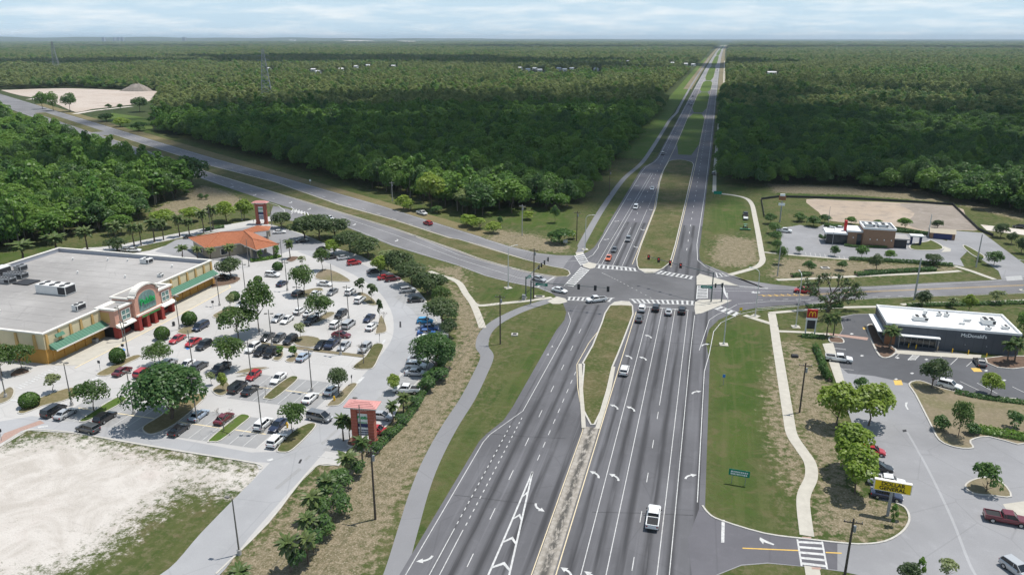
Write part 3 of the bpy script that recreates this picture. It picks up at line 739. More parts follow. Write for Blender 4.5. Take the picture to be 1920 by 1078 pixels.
tlot = sheet('taco_parking_lot', TL, MATS['asphalt_store'], 0.028)
tlot.name = 'corner_parking_lot'
sheet('white_gravel_track', GL([(1838, 421), (1870, 425), (1930, 432), (1930, 442), (1880, 436), (1850, 432)]), MATS['sand_pale'], 0.026)
sheet('graded_sand', smooth_pts(GL([(1512, 374), (1600, 377), (1785, 386), (1812, 410), (1835, 431), (1790, 432), (1745, 436), (1690, 426), (1600, 419), (1548, 412), (1535, 398)]), 3, True), MATS['sand_tan'], 0.022)
sheet('graded_soil', smooth_pts(GL([(1688, 382), (1785, 387), (1812, 410), (1834, 430), (1790, 431), (1745, 434), (1700, 420), (1715, 400)]), 3, True), MATS['sand_grey'], 0.026)
sheet('far_sand', smooth_pts(GL([(3, 170), (20, 169), (126, 166), (237, 170), (302, 172), (285, 188), (246, 197), (173, 205), (142, 211), (110, 197), (66, 184), (40, 180)]), 2, True), MATS['sand_clearing'], 0.03)
sheet('far_meadow', GL([(190, 225), (250, 245), (290, 250), (280, 222), (210, 212)]), MATS['grass_bright'], 0.02)
ribbon('far_track', GL([(55, 187), (75, 184)]), 9, MATS['sand_pale'], 0.035)
ribbon('far_track', GL([(140, 214), (175, 208), (246, 200)]), 7, MATS['sand_pale'], 0.035)
for px in ([(680, 77.5), (640, 77.2), (655, 79.2), (705, 79.5)], [(745, 78.5), (775, 79), (780, 80.4), (760, 80.4)]): o = MB().prism(GL(px), -0.2, 15.0).build('sand_bank', MATS['sand_pale']); o['kind'] = 'structure'
# verges of the west road: mown strips
ribbon('verge', [wr(s, 174) for s in (215, 330, 560, 800, 1000)], 9, MATS['grass_dry'], 0.014)
ribbon('verge', [wr(s, 183) for s in (235, 330, 560, 800)], 9, MATS['grass_lawn'], 0.016)
ribbon('verge', [wr(s, 127) for s in (420, 560, 800, 1000)], 20, MATS['grass_lawn'], 0.014)
ribbon('verge', [(-48 + sx(y), y) for y in (470, 700, 1000, 1400, 2000, 3000)], 17, MATS['grass_bright'], 0.012)
ribbon('verge', [(9 + sx(y), y) for y in (372, 700, 1000, 1400, 2000, 3000)], 17, MATS['grass_lawn'], 0.012)

si = island('planting_island', smooth_pts(GL([(1703, 720), (1715, 740), (1743, 795), (1760, 826), (1793, 840), (1826, 841), (1821, 827), (1855, 820), (1930, 832), (1930, 756), (1830, 742), (1765, 728), (1725, 714)]), 3, True), MATS['bed_dry'], 0.036, 0.15, 0.3)
island('planting_island', smooth_pts(GL([(1808, 912), (1822, 900), (1850, 895), (1880, 905), (1897, 932), (1860, 930), (1825, 926)]), 3, True), MATS['bed_dry'], 0.03, 0.15, 0.25)
island('planting_island', smooth_pts(GL([(1624, 612), (1640, 611), (1655, 637), (1682, 657), (1668, 671), (1648, 668), (1633, 640)]), 3, True), MATS['mulch'], 0.04, 0.15, 0.4)
island('planting_island', smooth_pts(GL([(1555, 632), (1578, 634), (1582, 644), (1556, 642)]), 3, True), MATS['mulch'], 0.04, 0.15, 0.3)
island('planting_island', smooth_pts(GL([(1846, 672), (1925, 668), (1925, 690), (1870, 690)]), 2, True), MATS['mulch'], 0.04, 0.15, 0.3)
sheet('concrete_walk', GL([(1542, 645), (1562, 643), (1584, 718), (1568, 718)]), MATS['sidewalk'], 0.09)
sheet('concrete_walk', GL([(1682, 657), (1840, 666), (1838, 674), (1676, 663)]), MATS['sidewalk'], 0.09)
sheet('concrete_pad', GL([(1880, 945), (1930, 938), (1930, 975), (1895, 968)]), MATS['sidewalk'], 0.05)
sheet('paved_crossing', GL([(1540, 626), (1550, 624), (1628, 633), (1626, 638)]), MATS['brick_paving'], 0.045)
ribbon('kerb_line', smooth_pts(GL([(1317, 948), (1330, 964), (1353, 976), (1433, 1000), (1507, 1010), (1579, 1018), (1620, 1020), (1659, 1015), (1688, 1000), (1703, 981), (1704, 965), (1696, 951), (1680, 943)]), 3), 0.3, MATS['kerb'], 0.14, h=0.12)
island('grass_island', smooth_pts(GL([(1737, 453), (1745, 450), (1768, 462), (1764, 469), (1722, 470), (1705, 466), (1708, 458)]), 3, True), MATS['grass_lawn'], 0.03, 0.14, 0.5)
island('grass_island', smooth_pts(GL([(1805, 463), (1812, 461), (1845, 480), (1840, 486), (1822, 478)]), 3, True), MATS['grass_lawn'], 0.03, 0.14, 0.3)
sheet('concrete_walk', GL([(1770, 462), (1783, 467), (1782, 472), (1765, 473), (1770, 468)]), MATS['sidewalk'], 0.06)
for k in range(4): line(slot, *GL([(1562 + 5 * k, 652 + 13 * k), (1586 + 5 * k, 655 + 13 * k)]), 0.13, z=0.045)
line(slot, *GL([(1562, 652 + 1), (1586, 655 + 1)]), 0.13, z=0.046)
for a, b in (((1692, 658), (1678, 671)), ((1769, 666), (1752, 680)), ((1798, 669), (1782, 684)), ((1829, 672), (1812, 687))): line(slot, *GL([a, b]), 0.14, z=0.046)
for k in range(5): line(slot, *GL([(1716 + 3 * k * 0.9, 662 + 0), (1703 + 3.2 * k * 0.9, 675)]), 0.35, z=0.047, name='hatched_bay_bar')
for a, b in (((1800, 715), (1836, 732)), ((1832, 718), (1870, 738)), ((1898, 725), (1925, 738))): line(slot, *GL([a, b]), 0.14, z=0.046)
quad_px(slot, [(1617, 614), (1637, 613), (1639, 617), (1619, 618)], 'paint_yellow', 0.047, 'painted_lettering')
quad_px(slot, [(1675, 713), (1690, 713), (1693, 722), (1678, 722)], 'paint_yellow', 0.047, 'painted_lettering')
quad_px(slot, [(1820, 690), (1836, 690), (1842, 697), (1826, 697)], 'paint_yellow', 0.047, 'painted_lettering')
for x, y in ((1597, 626), (1616, 667), (1680, 711), (1710, 700), (1849, 695), (1883, 713), (1683, 671), (1737, 674)): quad_px(slot, [(x - 4, y), (x, y - 1.6), (x + 4, y), (x, y + 1.6)], 'paint_white', 0.048, 'painted_arrow')
quad_px(slot, [(1697, 755), (1702, 754), (1700, 761), (1704, 768), (1701, 768), (1697, 761)], 'paint_white', 0.048, 'painted_arrow')
quad_px(slot, [(1692, 806), (1699, 805), (1700, 809), (1693, 810)], 'dark_grate', 0.04, 'drain_grate')
ribbon('mended_seam', smooth_pts(GL([(1701, 810), (1735, 870), (1765, 930), (1790, 985), (1815, 1050), (1830, 1080)]), 4), 0.4, MATS['asphalt_drive'], 0.033, parent=slot)
for k in range(9): line(tlot, *GL([(1510 + 9 * k, 473 + 0.9 * k), (1512 + 9 * k, 480 + 0.9 * k)]), 0.12, z=0.045)

# ---------------------------------------------------------------- highway markings (world metres)
def dashes(parent, x, y0, y1, L, period, w=0.13, m='paint_white', name='lane_dash'):
    y = y0
    while y < y1:
        line(parent, (x + sx(y), y), (x + sx(y + L), y + L), w, m, 0.058, name); y += period
def solid(parent, pts, w=0.125, m='paint_white', z=0.056, name='lane_line'):
    o = ribbon(name, pts, w, MATS[m], z, parent=parent); return o
H_ = highway
solid(H_, [(-16.05, 45), (-16.15, 128), (-16.2, 160), (-16.2, 195)], 0.16, 'paint_cream')
solid(H_, [(-12.75, 45), (-12.9, 199.4)]); solid(H_, [(-9.4, 45), (-9.55, 199.4)])
dashes(H_, -6.1, 55.2, 139, 3.0, 11.4); solid(H_, [(-6.1, 141), (-6.15, 199.4)])
solid(H_, [(-2.65, 45), (-2.75, 199.4)]); solid(H_, [(-1.0, 45), (-1.1, 165), (-0.9, 196)])
solid(H_, [(2.2, 108.4), (2.3, 160), (3.2, 170)] + GL([(1338, 622), (1352, 605), (1384, 590), (1420, 582), (1500, 574)]), 0.15)
solid(H_, [(0.9, 172)] + GL([(1330, 600), (1345, 590), (1365, 581), (1382, 571)]), 0.14)
solid(H_, [(-16.0, 199.8), (-2.6, 199.7)], 0.4, name='stop_line')
# southbound exit of the near leg
solid(H_, [(-36.0, 45), (-36.1, 118), (-35.7, 121), (-32.0, 131.7), (-31.7, 160), (-31.6, 176), (-32.0, 184), (-33.8, 190)])
dashes(H_, -32.9, 93.4, 125, 0.75, 1.83, 0.15); dashes(H_, -31.5, 93.4, 129, 0.75, 1.83, 0.15)
solid(H_, [(-32.9, 45), (-32.9, 92.3)]); solid(H_, [(-31.55, 45), (-31.55, 92.3)])
dashes(H_, -28.4, 50.2, 178, 3.0, 11.4); dashes(H_, -25.15, 114.4, 153, 1.9, 4.56)
solid(H_, [(-19.45, 45), (-19.25, 127), (-20.6, 133.8), (-23.4, 145), (-25.6, 156.6), (-25.0, 170), (-23.6, 181)], 0.14, 'paint_cream')
solid(H_, [(-25.12, 45), (-25.05, 95), (-25.15, 110.6)], 0.28); solid(H_, [(-18.5 - 1.9, 66), (-22.35, 84.8), (-23.6, 96.5), (-25.1, 110.4)], 0.28)
for y, xr in ((102.6, -24.3), (96.5, -23.6), (90.7, -22.95), (84.9, -22.35), (79.3, -21.7)):
    xl, xm = -25.05, (-25.05 + xr) / 2 + 0.05
    vs = [(xl, y), (xm, y + 1.2), (xr, y), (xr, y + 0.45), (xm, y + 1.9), (xl, y + 0.45)]
    sheet('gore_chevron', vs, MATS['paint_white'], 0.060, parent=H_)
def arrow(parent, x, y, turn, heading=1, z=0.060, s=0.84, m='paint_white', rot=None):
    """curved turn arrow; heading +1 = northbound, turn -1 left / +1 right"""
    sh = []
    for k in range(9):
        a = k / 8 * 1.25
        sh.append((1.6 * (1 - math.cos(a)), -1.4 + 1.75 * math.sin(a)))
    pts_l = [(p[0] - 0.0, p[1]) for p in sh]; L, Rr = strip_edges(pts_l, 0.42)
    e = Vector(sh[-1]); d = (Vector(sh[-1]) - Vector(sh[-2])).normalized(); nn = Vector((-d.y, d.x))
    head = [tuple(e + nn * 0.62), tuple(e + d * 1.15), tuple(e - nn * 0.62)]
    poly = L + head + Rr[::-1]
    poly = [((p[0] - 0.6) * turn * s, p[1] * s) for p in poly]
    a = (0 if heading > 0 else math.pi) if rot is None else rot
    poly = [(x + p[0] * math.cos(a) - p[1] * math.sin(a), y + p[0] * math.sin(a) + p[1] * math.cos(a)) for p in poly]
    return sheet('turn_arrow', poly, MATS[m], z, parent=parent)
for y in (87.0, 112.6, 138.2, 164.0):
    arrow(H_, -14.5, y, -1); arrow(H_, -11.2, y, -1)
arrow(H_, 0.6, 116, 1); arrow(H_, 0.6, 149, 1); arrow(H_, 2.0, 176, 1)
arrow(H_, -22.0, 100.5, -1, -1); arrow(H_, -34.4, 84.3, 1, -1); arrow(H_, -11.2, 178, -1); arrow(H_, -34.6, 60, 1, -1)
for x, y in ((-33.1, 165), (-33.1, 160)): sheet('bike_symbol', [(x - .3, y), (x, y + 1.2), (x + .3, y), (x, y + .4)], MATS['paint_white'], 0.06, parent=H_)
# north leg
def nl(pts, w=0.13, m='paint_white'): return solid(H_, pts, w, m, z=0.062)
nl(GL([(1060, 491), (1095, 488), (1112, 478), (1122, 464)]) + [(-36.2, 262), (-36.1, 418), (-35.4, 439), (-32.1, 459), (-31.0, 476)] + [(-31.0 + sx(y), y) for y in far_Y], 0.18)
nl([(-33.0, 236), (-32.8, 262), (-30.9, 419)]); nl([(-31.6, 236), (-31.5, 262), (-29.7, 419)])
dashes(H_, -28.0, 303, 2200, 3.2, 12.2, 0.2); nl([(-28.0, 234), (-27.95, 291)]); nl([(-25.0, 233), (-24.7, 325)])
dashes(H_, -24.7, 329, 384, 1.6, 3.6, 0.15)
nl([(-22.0, 240), (-21.9, 265), (-21.8, 325), (-24.7, 393), (-25.2, 420), (-24.4, 470), (-23.9, 518)] + [(-23.8 + sx(y), y) for y in far_Y[1:]], 0.18, 'paint_cream')
nl([(-9.7, 240), (-9.3, 269), (-8.8, 350), (-8.2, 478)] + [(-8.2 + sx(y), y) for y in far_Y], 0.18, 'paint_cream')
dashes(H_, -5.6, 262, 2200, 3.2, 12.2, 0.2)
nl(GL([(1345, 512), (1322, 500), (1308, 488)]) + [(-2.4, 271), (-1.5, 361), (-0.9, 524)] + [(-0.7 + sx(y), y) for y in far_Y[1:]], 0.18)
solid(H_, [(-33.5, 237.6), (-21.6, 236.0)], 0.4, name='stop_line', z=0.062)
for y in (262, 288, 325): arrow(H_, -23.3, y, -1, -1, z=0.064)
for y in (270, 300, 345, 380, 415): arrow(H_, -34.4, y, 1, -1, z=0.064)
# crosswalk ladders: two rails and rungs between two sighted lines
def ladder(parent, a0, a1, b0, b1, n, m='paint_white', rails=True, bar=0.45, z=0.062):
    A0, A1, B0, B1 = [Vector(p) for p in GL([a0, a1, b0, b1])]
    if rails:
        line(parent, A0, A1, 0.25, m, z + 0.002, 'crosswalk_rail'); line(parent, B0, B1, 0.25, m, z + 0.002, 'crosswalk_rail')
    for k in range(n):
        f = (k + 0.5) / n
        line(parent, A0.lerp(A1, f), B0.lerp(B1, f), (A1 - A0).length / n * bar, m, z, 'crosswalk_bar')
ladder(H_, (1118, 503), (1196, 509), (1121, 497), (1193, 503.5), 9)
ladder(H_, (1228, 512.5), (1298, 524), (1238, 508), (1302, 519), 8)
ladder(H_, (1062, 563), (1145, 566), (1064, 557), (1152, 559), 10)
ladder(H_, (1188, 568), (1302, 572), (1180, 561), (1303, 564.5), 13)
ladder(H_, (1058, 536), (1090, 501), (1074, 538), (1105, 506), 11)
ladder(H_, (1077, 479), (1089, 498), (1093, 475), (1105, 495), 6)
ladder(H_, (1308, 536), (1306, 561), (1327, 536), (1326, 560), 9)
ladder(H_, (1340, 512), (1356, 513), (1341, 521), (1368, 517), 3)
ladder(H_, (1337, 578), (1380, 594), (1350, 574), (1388, 588), 4)
ladder(slot, (1495, 1011), (1503, 1061), (1541, 1013.5), (1551, 1067), 5, rails=True, bar=0.42, z=0.055)
quad_px(slot, [(1353, 974), (1359, 975), (1358, 1017), (1352, 1017)], 'paint_white', 0.055, 'stop_line')
quad_px(slot, [(1392, 1026.5), (1498, 1031), (1498, 1033), (1392, 1028.5)], 'paint_yellow', 0.055, 'centre_line'); quad_px(slot, [(1548, 1034.5), (1578, 1036), (1578, 1038), (1548, 1036.5)], 'paint_yellow', 0.055, 'centre_line')
quad_px(slot, [(1425, 1007), (1434, 1012), (1452, 1020), (1450, 1022), (1432, 1016), (1431, 1020), (1424, 1012)], 'paint_white', 0.055, 'turn_arrow')
for x, y in ((1504, 1006), (1522, 1063)): quad_px(slot, [(x, y), (x + 17, y + .8), (x + 17, y + 4.8), (x, y + 4)], 'brick_paving', 0.062, 'tactile_paving')
for k in range(16):                                         # dotted guide lines for the turn lanes across the junction
    f = k / 15; a, b = (1218, 558), (1128, 512)
    x = a[0] + (b[0] - a[0]) * f - 14 * math.sin(f * 3.14); y = a[1] + (b[1] - a[1]) * f - 8 * math.sin(f * 3.14)
    quad_px(H_, [(x, y), (x + 3, y + 1.2), (x + 3.4, y + .6), (x + .4, y - .6)], 'paint_worn', 0.062, 'guide_dot')
# west road markings
Wd = west
def wl_(px, w=0.16, m='paint_white', world=()): return solid(Wd, GL(px) + list(world), w, m, 0.05)
wl_([(1035, 479.5), (1010, 476.5), (955, 463.5), (910, 449.5)], world=[(-80.4, 261.3), (-138.4, 303), (-230.2, 364), (-292.6, 404.2)] + [wr(s, 167.6) for s in (560, 800, 1100)])
solid(Wd, GL([(1058, 504), (1035, 500), (985, 486.5), (935, 471), (899, 459)]) + [(-90.7, 258.2), (-122, 280.2), (-157.4, 301.8), (-213.2, 343.3), (-274.9, 379.6)], 0.16, 'paint_cream', 0.05)
solid(Wd, GL([(1045, 520.3), (1010, 515), (985, 510), (935, 497), (897, 486), (860, 472)]) + [(-116.4, 265.8), (-150.9, 287.6), (-192.6, 313.9), (-259.2, 355.9)], 0.16, 'paint_cream', 0.05)
wl_([(1034, 549), (1010, 539.5), (960, 529.5), (910, 516.5), (860, 497.5)], world=[(-106.6, 243), (-145.9, 273)])
wl_([(975, 506.5), (922, 495), (860, 478.5)], world=[(-110, 262)]); wl_([(990, 524), (972, 521), (910, 502), (860, 486)], world=[(-112, 257), (-145, 279.5)])
solid(Wd, [wr(s, 139) for s in (375, 470, 700, 1000)], 0.16, 'paint_white', 0.05)
for s in range(235, 700, 12): line(Wd, wr(s, 163.2), wr(s + 3, 163.2), 0.18, 'paint_white', 0.05, 'lane_dash')
for s in range(330, 700, 12): line(Wd, wr(s, 143.6), wr(s + 3, 143.6), 0.18, 'paint_white', 0.05, 'lane_dash')
solid(Wd, GL([(1039, 520), (1008, 538.5)]), 0.5, 'paint_white', 0.05, 'stop_line')
for s, n in ((230, 145), (262, 146), (280, 145), (300, 146), (318, 146), (345, 141), (372, 141)): 
    arrow(Wd, *wr(s, n), 1, 1, 0.052, 1.1, rot=math.atan2(-U.y, -U.x) - math.pi / 2)
for k in range(6): line(Wd, *GL([(551 + 5 * k, 391 + 1.5 * k), (546 + 6.5 * k, 398 + 1.2 * k)]), 0.5, 'paint_white', 0.05, 'hatch_bar')
solid(Wd, GL([(500, 379), (522, 386), (533, 394), (534, 401)]), 0.25, 'paint_white', 0.05); solid(Wd, GL([(546, 388), (552, 394), (546, 402)]), 0.25, 'paint_white', 0.05)
# east road markings
Ed = east
def el(px, w=0.16, m='paint_white'): return solid(Ed, GL(px), w, m, 0.056)
el([(1330, 540.5), (1400, 541.5), (1480, 542), (1620, 540.5), (1760, 533), (1925, 523)]); el([(1386, 537.5), (1440, 541.5)], 0.3)
el([(1330, 545.5), (1420, 546.5), (1500, 547)], 0.14); el([(1345, 527), (1385, 536), (1440, 541)], 0.2)
el([(1420, 553.5), (1500, 553), (1600, 547.5), (1760, 541), (1925, 534)], 0.15, 'paint_yellow'); el([(1430, 556), (1500, 555), (1600, 549), (1760, 542.4), (1925, 535.4)], 0.15, 'paint_yellow')
for k in range(7): line(Ed, *GL([(1428 + 12 * k, 553 - .3 * k), (1434 + 12 * k, 556 - .4 * k)]), 0.4, 'paint_yellow', 0.056, 'hatch_bar')
for k in range(14): line(Ed, *GL([(1420 + 24 * k, 563 - 0.7 * k), (1430 + 24 * k, 562.6 - 0.7 * k)]), 0.16, 'paint_white', 0.056, 'lane_dash')
el([(1384, 570), (1440, 565.5), (1520, 563)], 0.16); el([(1420, 578.5), (1513, 571.5), (1577, 563.5), (1640, 559.5), (1715, 557), (1920, 550)], 0.2)
quad_px(Ed, [(1354, 536), (1357, 536), (1361, 549), (1365, 558), (1362, 558), (1357, 549)], 'paint_white', 0.058, 'stop_line')
quad_px(Ed, [(1408, 549), (1413, 546), (1414, 548), (1425, 548), (1425, 549.5), (1414, 550)], 'paint_white', 0.058, 'turn_arrow')
quad_px(Ed, [(1885, 519), (1915, 517), (1918, 525), (1888, 527)], 'paint_worn', 0.058, 'crosswalk_bar')
# sealed cracks in the carriageway
mat('crack_seal', (0.035, 0.035, 0.037), 0.7)
for px in ([(852, 928), (905, 934), (960, 941), (1003, 944)], [(1052, 577), (1090, 580), (1130, 582)], [(1110, 960), (1200, 962), (1300, 966)], [(905, 812), (980, 818), (1060, 822)], [(1190, 640), (1260, 643), (1320, 646)]):
    ribbon('sealed_crack', smooth_pts(GL(px), 5), 0.07, MATS['crack_seal'], 0.0545, parent=highway)
for x, y0, y1 in ((-4.2, 60, 96), (-11.3, 120, 150), (-29.9, 70, 110), (-7.6, 150, 190)): ribbon('sealed_crack', [(x + .12 * math.sin(k * 1.7), y0 + (y1 - y0) * k / 14) for k in range(15)], 0.06, MATS['crack_seal'], 0.0545, parent=highway)
# ================================================================ BUILDINGS
mat('stucco_cream', (0.60, 0.52, 0.34), 0.9, var=0.06, vscale=0.5)
mat('stucco_ochre', (0.46, 0.25, 0.06), 0.9, var=0.08, vscale=0.6)
mat('stucco_tan', (0.50, 0.33, 0.13), 0.9, var=0.08, vscale=0.6)
mat('stucco_pink', (0.58, 0.32, 0.24), 0.9, var=0.06, vscale=0.6)
mat('stucco_red', (0.28, 0.045, 0.035), 0.85, var=0.1, vscale=0.8)
mat('trim_white', (0.72, 0.69, 0.63), 0.8, var=0.05, vscale=1.0)
asphalt('roof_grey', (0.335, 0.322, 0.31), crack=0.3, stain=0.16)
mat('roof_white', (0.74, 0.74, 0.73), 0.75, var=0.05, vscale=0.4)
mat('parapet_grey', (0.33, 0.345, 0.385), 0.9, var=0.06, vscale=0.5)
mat('metal_green', (0.075, 0.185, 0.125), 0.5, var=0.06, vscale=1.0)
mat('metal_grey', (0.34, 0.35, 0.36), 0.5, metal=0.4, var=0.1, vscale=2)
mat('metal_white', (0.66, 0.66, 0.64), 0.5, var=0.06, vscale=2)
mat('metal_dark', (0.035, 0.036, 0.04), 0.6)
mat('glass_dark', (0.02, 0.028, 0.035), 0.08, spec=0.6)
mat('glass_green', (0.16, 0.27, 0.25), 0.15, spec=0.5, var=0.15, vscale=0.8)
mat('sign_green', (0.02, 0.36, 0.10), 0.5)
mat('sign_white', (0.78, 0.79, 0.78), 0.5)
mat('sign_navy', (0.03, 0.04, 0.12), 0.5)
mat('sign_red', (0.40, 0.02, 0.02), 0.45)
mat('sign_yellow', (0.78, 0.55, 0.01), 0.45)
mat('sign_gold', (0.80, 0.48, 0.02), 0.45)
mat('sign_black', (0.02, 0.02, 0.018), 0.6)
mat('sign_road_green', (0.0, 0.20, 0.13), 0.5)
mat('tile_orange', (0.36, 0.135, 0.068), 0.85, var=0.16, vscale=1.2)
mat('tile_pink', (0.55, 0.27, 0.25), 0.8, var=0.1, vscale=1.5)
mat('brick_red', (0.36, 0.105, 0.070), 0.9, var=0.12, vscale=2)
mat('wall_beige', (0.42, 0.37, 0.29), 0.9, var=0.06)
mat('wall_brown', (0.27, 0.165, 0.105), 0.9, var=0.08, vscale=1.0)
mat('cladding_grey', (0.085, 0.092, 0.105), 0.6, var=0.06, vscale=0.7)
mat('cladding_wood', (0.26, 0.12, 0.06), 0.7, var=0.12)
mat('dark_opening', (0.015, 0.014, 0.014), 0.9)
mat('wood_pole', (0.085, 0.068, 0.055), 0.9, var=0.2, vscale=2)
mat('concrete_pole', (0.40, 0.39, 0.37), 0.9, var=0.08)
mat('lamp_bronze', (0.20, 0.19, 0.175), 0.5, metal=0.3)
mat('steel_white', (0.62, 0.62, 0.60), 0.4, metal=0.2)

def part(mb, name, m, parent): return mb.build(name, MATS[m] if isinstance(m, str) else m, parent)
def ring(b, x0, x1, y0, y1, z0, z1, w):
    b.box(x0, x1, y0, y0 + w, z0, z1); b.box(x0, x1, y1 - w, y1, z0, z1); b.box(x0, x0 + w, y0 + w, y1 - w, z0, z1); b.box(x1 - w, x1, y0 + w, y1 - w, z0, z1)

# ---------------------------------------------------------------- supermarket (front on the X = -141 line, facing +X)
S = thing('supermarket', 'big yellow supermarket with flat grey roof, red arched entrance and green awnings', 'supermarket')
WX, BX, Y0, Y1, WT = -141.0, -196.0, 126.8, 188.2, 7.2
b = MB(); b.box(BX, WX, Y0, Y1, 3.5, 6.0); part(b, 'upper_wall', 'stucco_cream', S)
b = MB(); b.box(BX - .06, WX + .06, Y0 - .06, Y1 + .06, 0, 3.5); part(b, 'lower_wall', 'stucco_ochre', S)
b = MB(); b.box(BX + .35, WX - .35, Y0 + .35, Y1 - .35, 5.9, 6.15); roof = part(b, 'roof', 'roof_grey', S)
b = MB(); ring(b, BX, WX, Y0, Y1, 6.0, WT, .34); part(b, 'parapet', 'stucco_cream', S)
b = MB(); b.box(BX + .345, BX + .36, Y0 + .36, Y1 - .36, 6.15, WT - .01); b.box(BX + .36, WX - .36, Y1 - .36, Y1 - .345, 6.15, WT - .01); part(b, 'parapet_lining', 'parapet_grey', S)
b = MB(); ring(b, BX - .15, WX + .22, Y0 - .2, Y1 + .15, WT, WT + .28, .62); part(b, 'coping', 'trim_white', S)
for k in range(14):       # roofing felt laps
    b = MB(); b.box(BX + .4, WX - .4, Y0 + 4.2 * (k + 1), Y0 + 4.2 * (k + 1) + .06, 6.15, 6.175); part(b, 'felt_lap', 'roof_grey', roof)
for y in (131.1, 134.4, 137.5, 141.0, 169.6, 173.0, 176.5, 180.2, 184.0, 187.4, 127.5):   # paired tapering pilasters
    b = MB(); b.profile_x([(y - .42, 3.5), (y + .42, 3.5), (y + .26, 6.9), (y - .26, 6.9)], WX, WX + .28); part(b, 'pilaster', 'stucco_tan', S)
for x in (-143.5, -148.5, -154, -160): 
    b = MB(); b.profile_y([(x - .42, 3.5), (x + .42, 3.5), (x + .26, 6.9), (x - .26, 6.9)], Y0 - .28, Y0); part(b, 'pilaster', 'stucco_tan', S)
for y in np.arange(128.6, 143.5, 3.1): 
    b = MB(); b.box(WX + .06, WX + .26, y - .2, y + .2, 0, 3.3); part(b, 'base_pier', 'stucco_ochre', S)
for y in np.arange(167.0, 187.9, 3.35):
    b = MB(); b.box(WX + .06, WX + .26, y - .2, y + .2, 0, 3.3); part(b, 'base_pier', 'stucco_ochre', S)
def awning(y0, y1, zt=4.5, zo=3.35, dx=1.9):
    b = MB(); b.profile_y([(WX + .3, zt), (WX + .3 + dx, zo), (WX + .3 + dx, zo - .12), (WX + .3, zt - .12)], y0, y1)
    a = part(b, 'awning', 'metal_green', S)
    b = MB(); b.box(WX + .3 + dx, WX + .42 + dx, y0 - .05, y1 + .05, zo - .3, zo + .03); part(b, 'gutter', 'trim_white', a)
    for k in range(int((y1 - y0) / .9)):
        y = y0 + .45 + .9 * k; b = MB(); b.profile_y([(WX + .3, zt + .06), (WX + .3 + dx, zo + .06), (WX + .3 + dx, zo), (WX + .3, zt)], y, y + .06); part(b, 'standing_seam', 'metal_green', a)
    for y in (y0 + .1, y1 - .1):
        b = MB(); b.poly3([(WX + .3, y, zt), (WX + .3 + dx, y, zo - .12), (WX + .3, y, zo - .12)]); part(b, 'awning_end', 'metal_green', a)
awning(127.6, 143.6); awning(164.6, 187.9)
b = MB(); b.profile_y([(WX + .3, 6.2), (WX + .9, 5.5), (WX + .3, 5.5)], 129.6, 132.0); part(b, 'small_awning', 'metal_green', S)
# entrance: centre portal with arched gable, two lower towers
EX = -136.0
b = MB()
arch = [(149.6, 3.3), (158.6, 3.3), (158.6, 8.5)] + [(154.1 + 3.6 * math.cos(a), 8.7 + 1.75 * math.sin(a)) for a in np.linspace(.05, math.pi - .05, 15)] + [(149.6, 8.5)]
b.profile_x(arch[::-1], EX - 1.3, EX); part(b, 'gable', 'stucco_pink', S)
b = MB(); b.box(EX - 6.5, EX - 1.3, 149.6, 158.6, 3.3, 8.1); part(b, 'portal_block', 'stucco_pink', S)
b = MB(); b.box(EX - 6.6, EX - 1.3, 149.5, 158.7, 8.1, 8.25); part(b, 'portal_roof', 'roof_grey', S)
b = MB(); ring(b, EX - 6.9, EX - 1.3, 149.2, 159.0, 8.1, 8.5, .5); part(b, 'portal_cornice', 'trim_white', S)
b = MB(); outl = [(149.2, 8.5)] + [(150.2, 8.5)] + [(154.1 + 3.9 * math.cos(a), 8.75 + 1.95 * math.sin(a)) for a in np.linspace(math.pi - .05, .05, 17)] + [(158.0, 8.5), (159.0, 8.5)]
for i in range(len(outl) - 1):
    (ya, za), (yb, zb) = outl[i], outl[i + 1]; d = Vector((yb - ya, zb - za)).normalized(); nrm = (-d.y * .38, d.x * .38)
    b.profile_x([(ya, za), (yb, zb), (yb + nrm[0], zb + nrm[1]), (ya + nrm[0], za + nrm[1])], EX - 1.5, EX + .35)
part(b, 'arch_cornice', 'trim_white', S)
b = MB(); panel = [(151.1, 4.35), (157.1, 4.35), (157.1, 7.5)] + [(154.1 + 2.95 * math.cos(a), 7.5 + 1.75 * math.sin(a)) for a in np.linspace(.1, math.pi - .1, 13)] + [(151.1, 7.5)]
b.profile_x(panel[::-1], EX, EX + .10); pan = part(b, 'glass_panel', 'glass_green', S)
for y in (152.3, 153.5, 154.7, 155.9): b = MB(); b.box(EX + .1, EX + .14, y - .03, y + .03, 4.35, 8.9); part(b, 'mullion', 'metal_grey', pan)
lettering('Publix', 2.25, MATS['sign_green'], S, (EX + .3, 154.1, 6.7), (math.pi / 2, 0, math.pi / 2), 'sign_lettering', .08, .03)
b = MB(); b.box(EX, EX + .5, 149.6, 158.6, 3.6, 4.0); part(b, 'fascia', 'trim_white', S)
b = MB(); b.box(EX - .1, EX + .75, 150.0, 158.2, 2.95, 3.6); part(b, 'sign_band', 'stucco_red', S)
lettering('FOOD & PHARMACY', .72, MATS['sign_green'], S, (EX + .86, 154.1, 3.3), (math.pi / 2, 0, math.pi / 2), 'sign_lettering', .03, .02)
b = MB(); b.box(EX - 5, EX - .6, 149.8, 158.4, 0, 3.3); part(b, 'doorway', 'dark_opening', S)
for y in (149.9, 152.75, 155.55, 158.3): b = MB(); b.box(EX - .8, EX + .8, y - .52, y + .52, 0, 3.3); b.box(EX - .95, EX + .95, y - .65, y + .65, 0, .5); part(b, 'column', 'stucco_red', S)
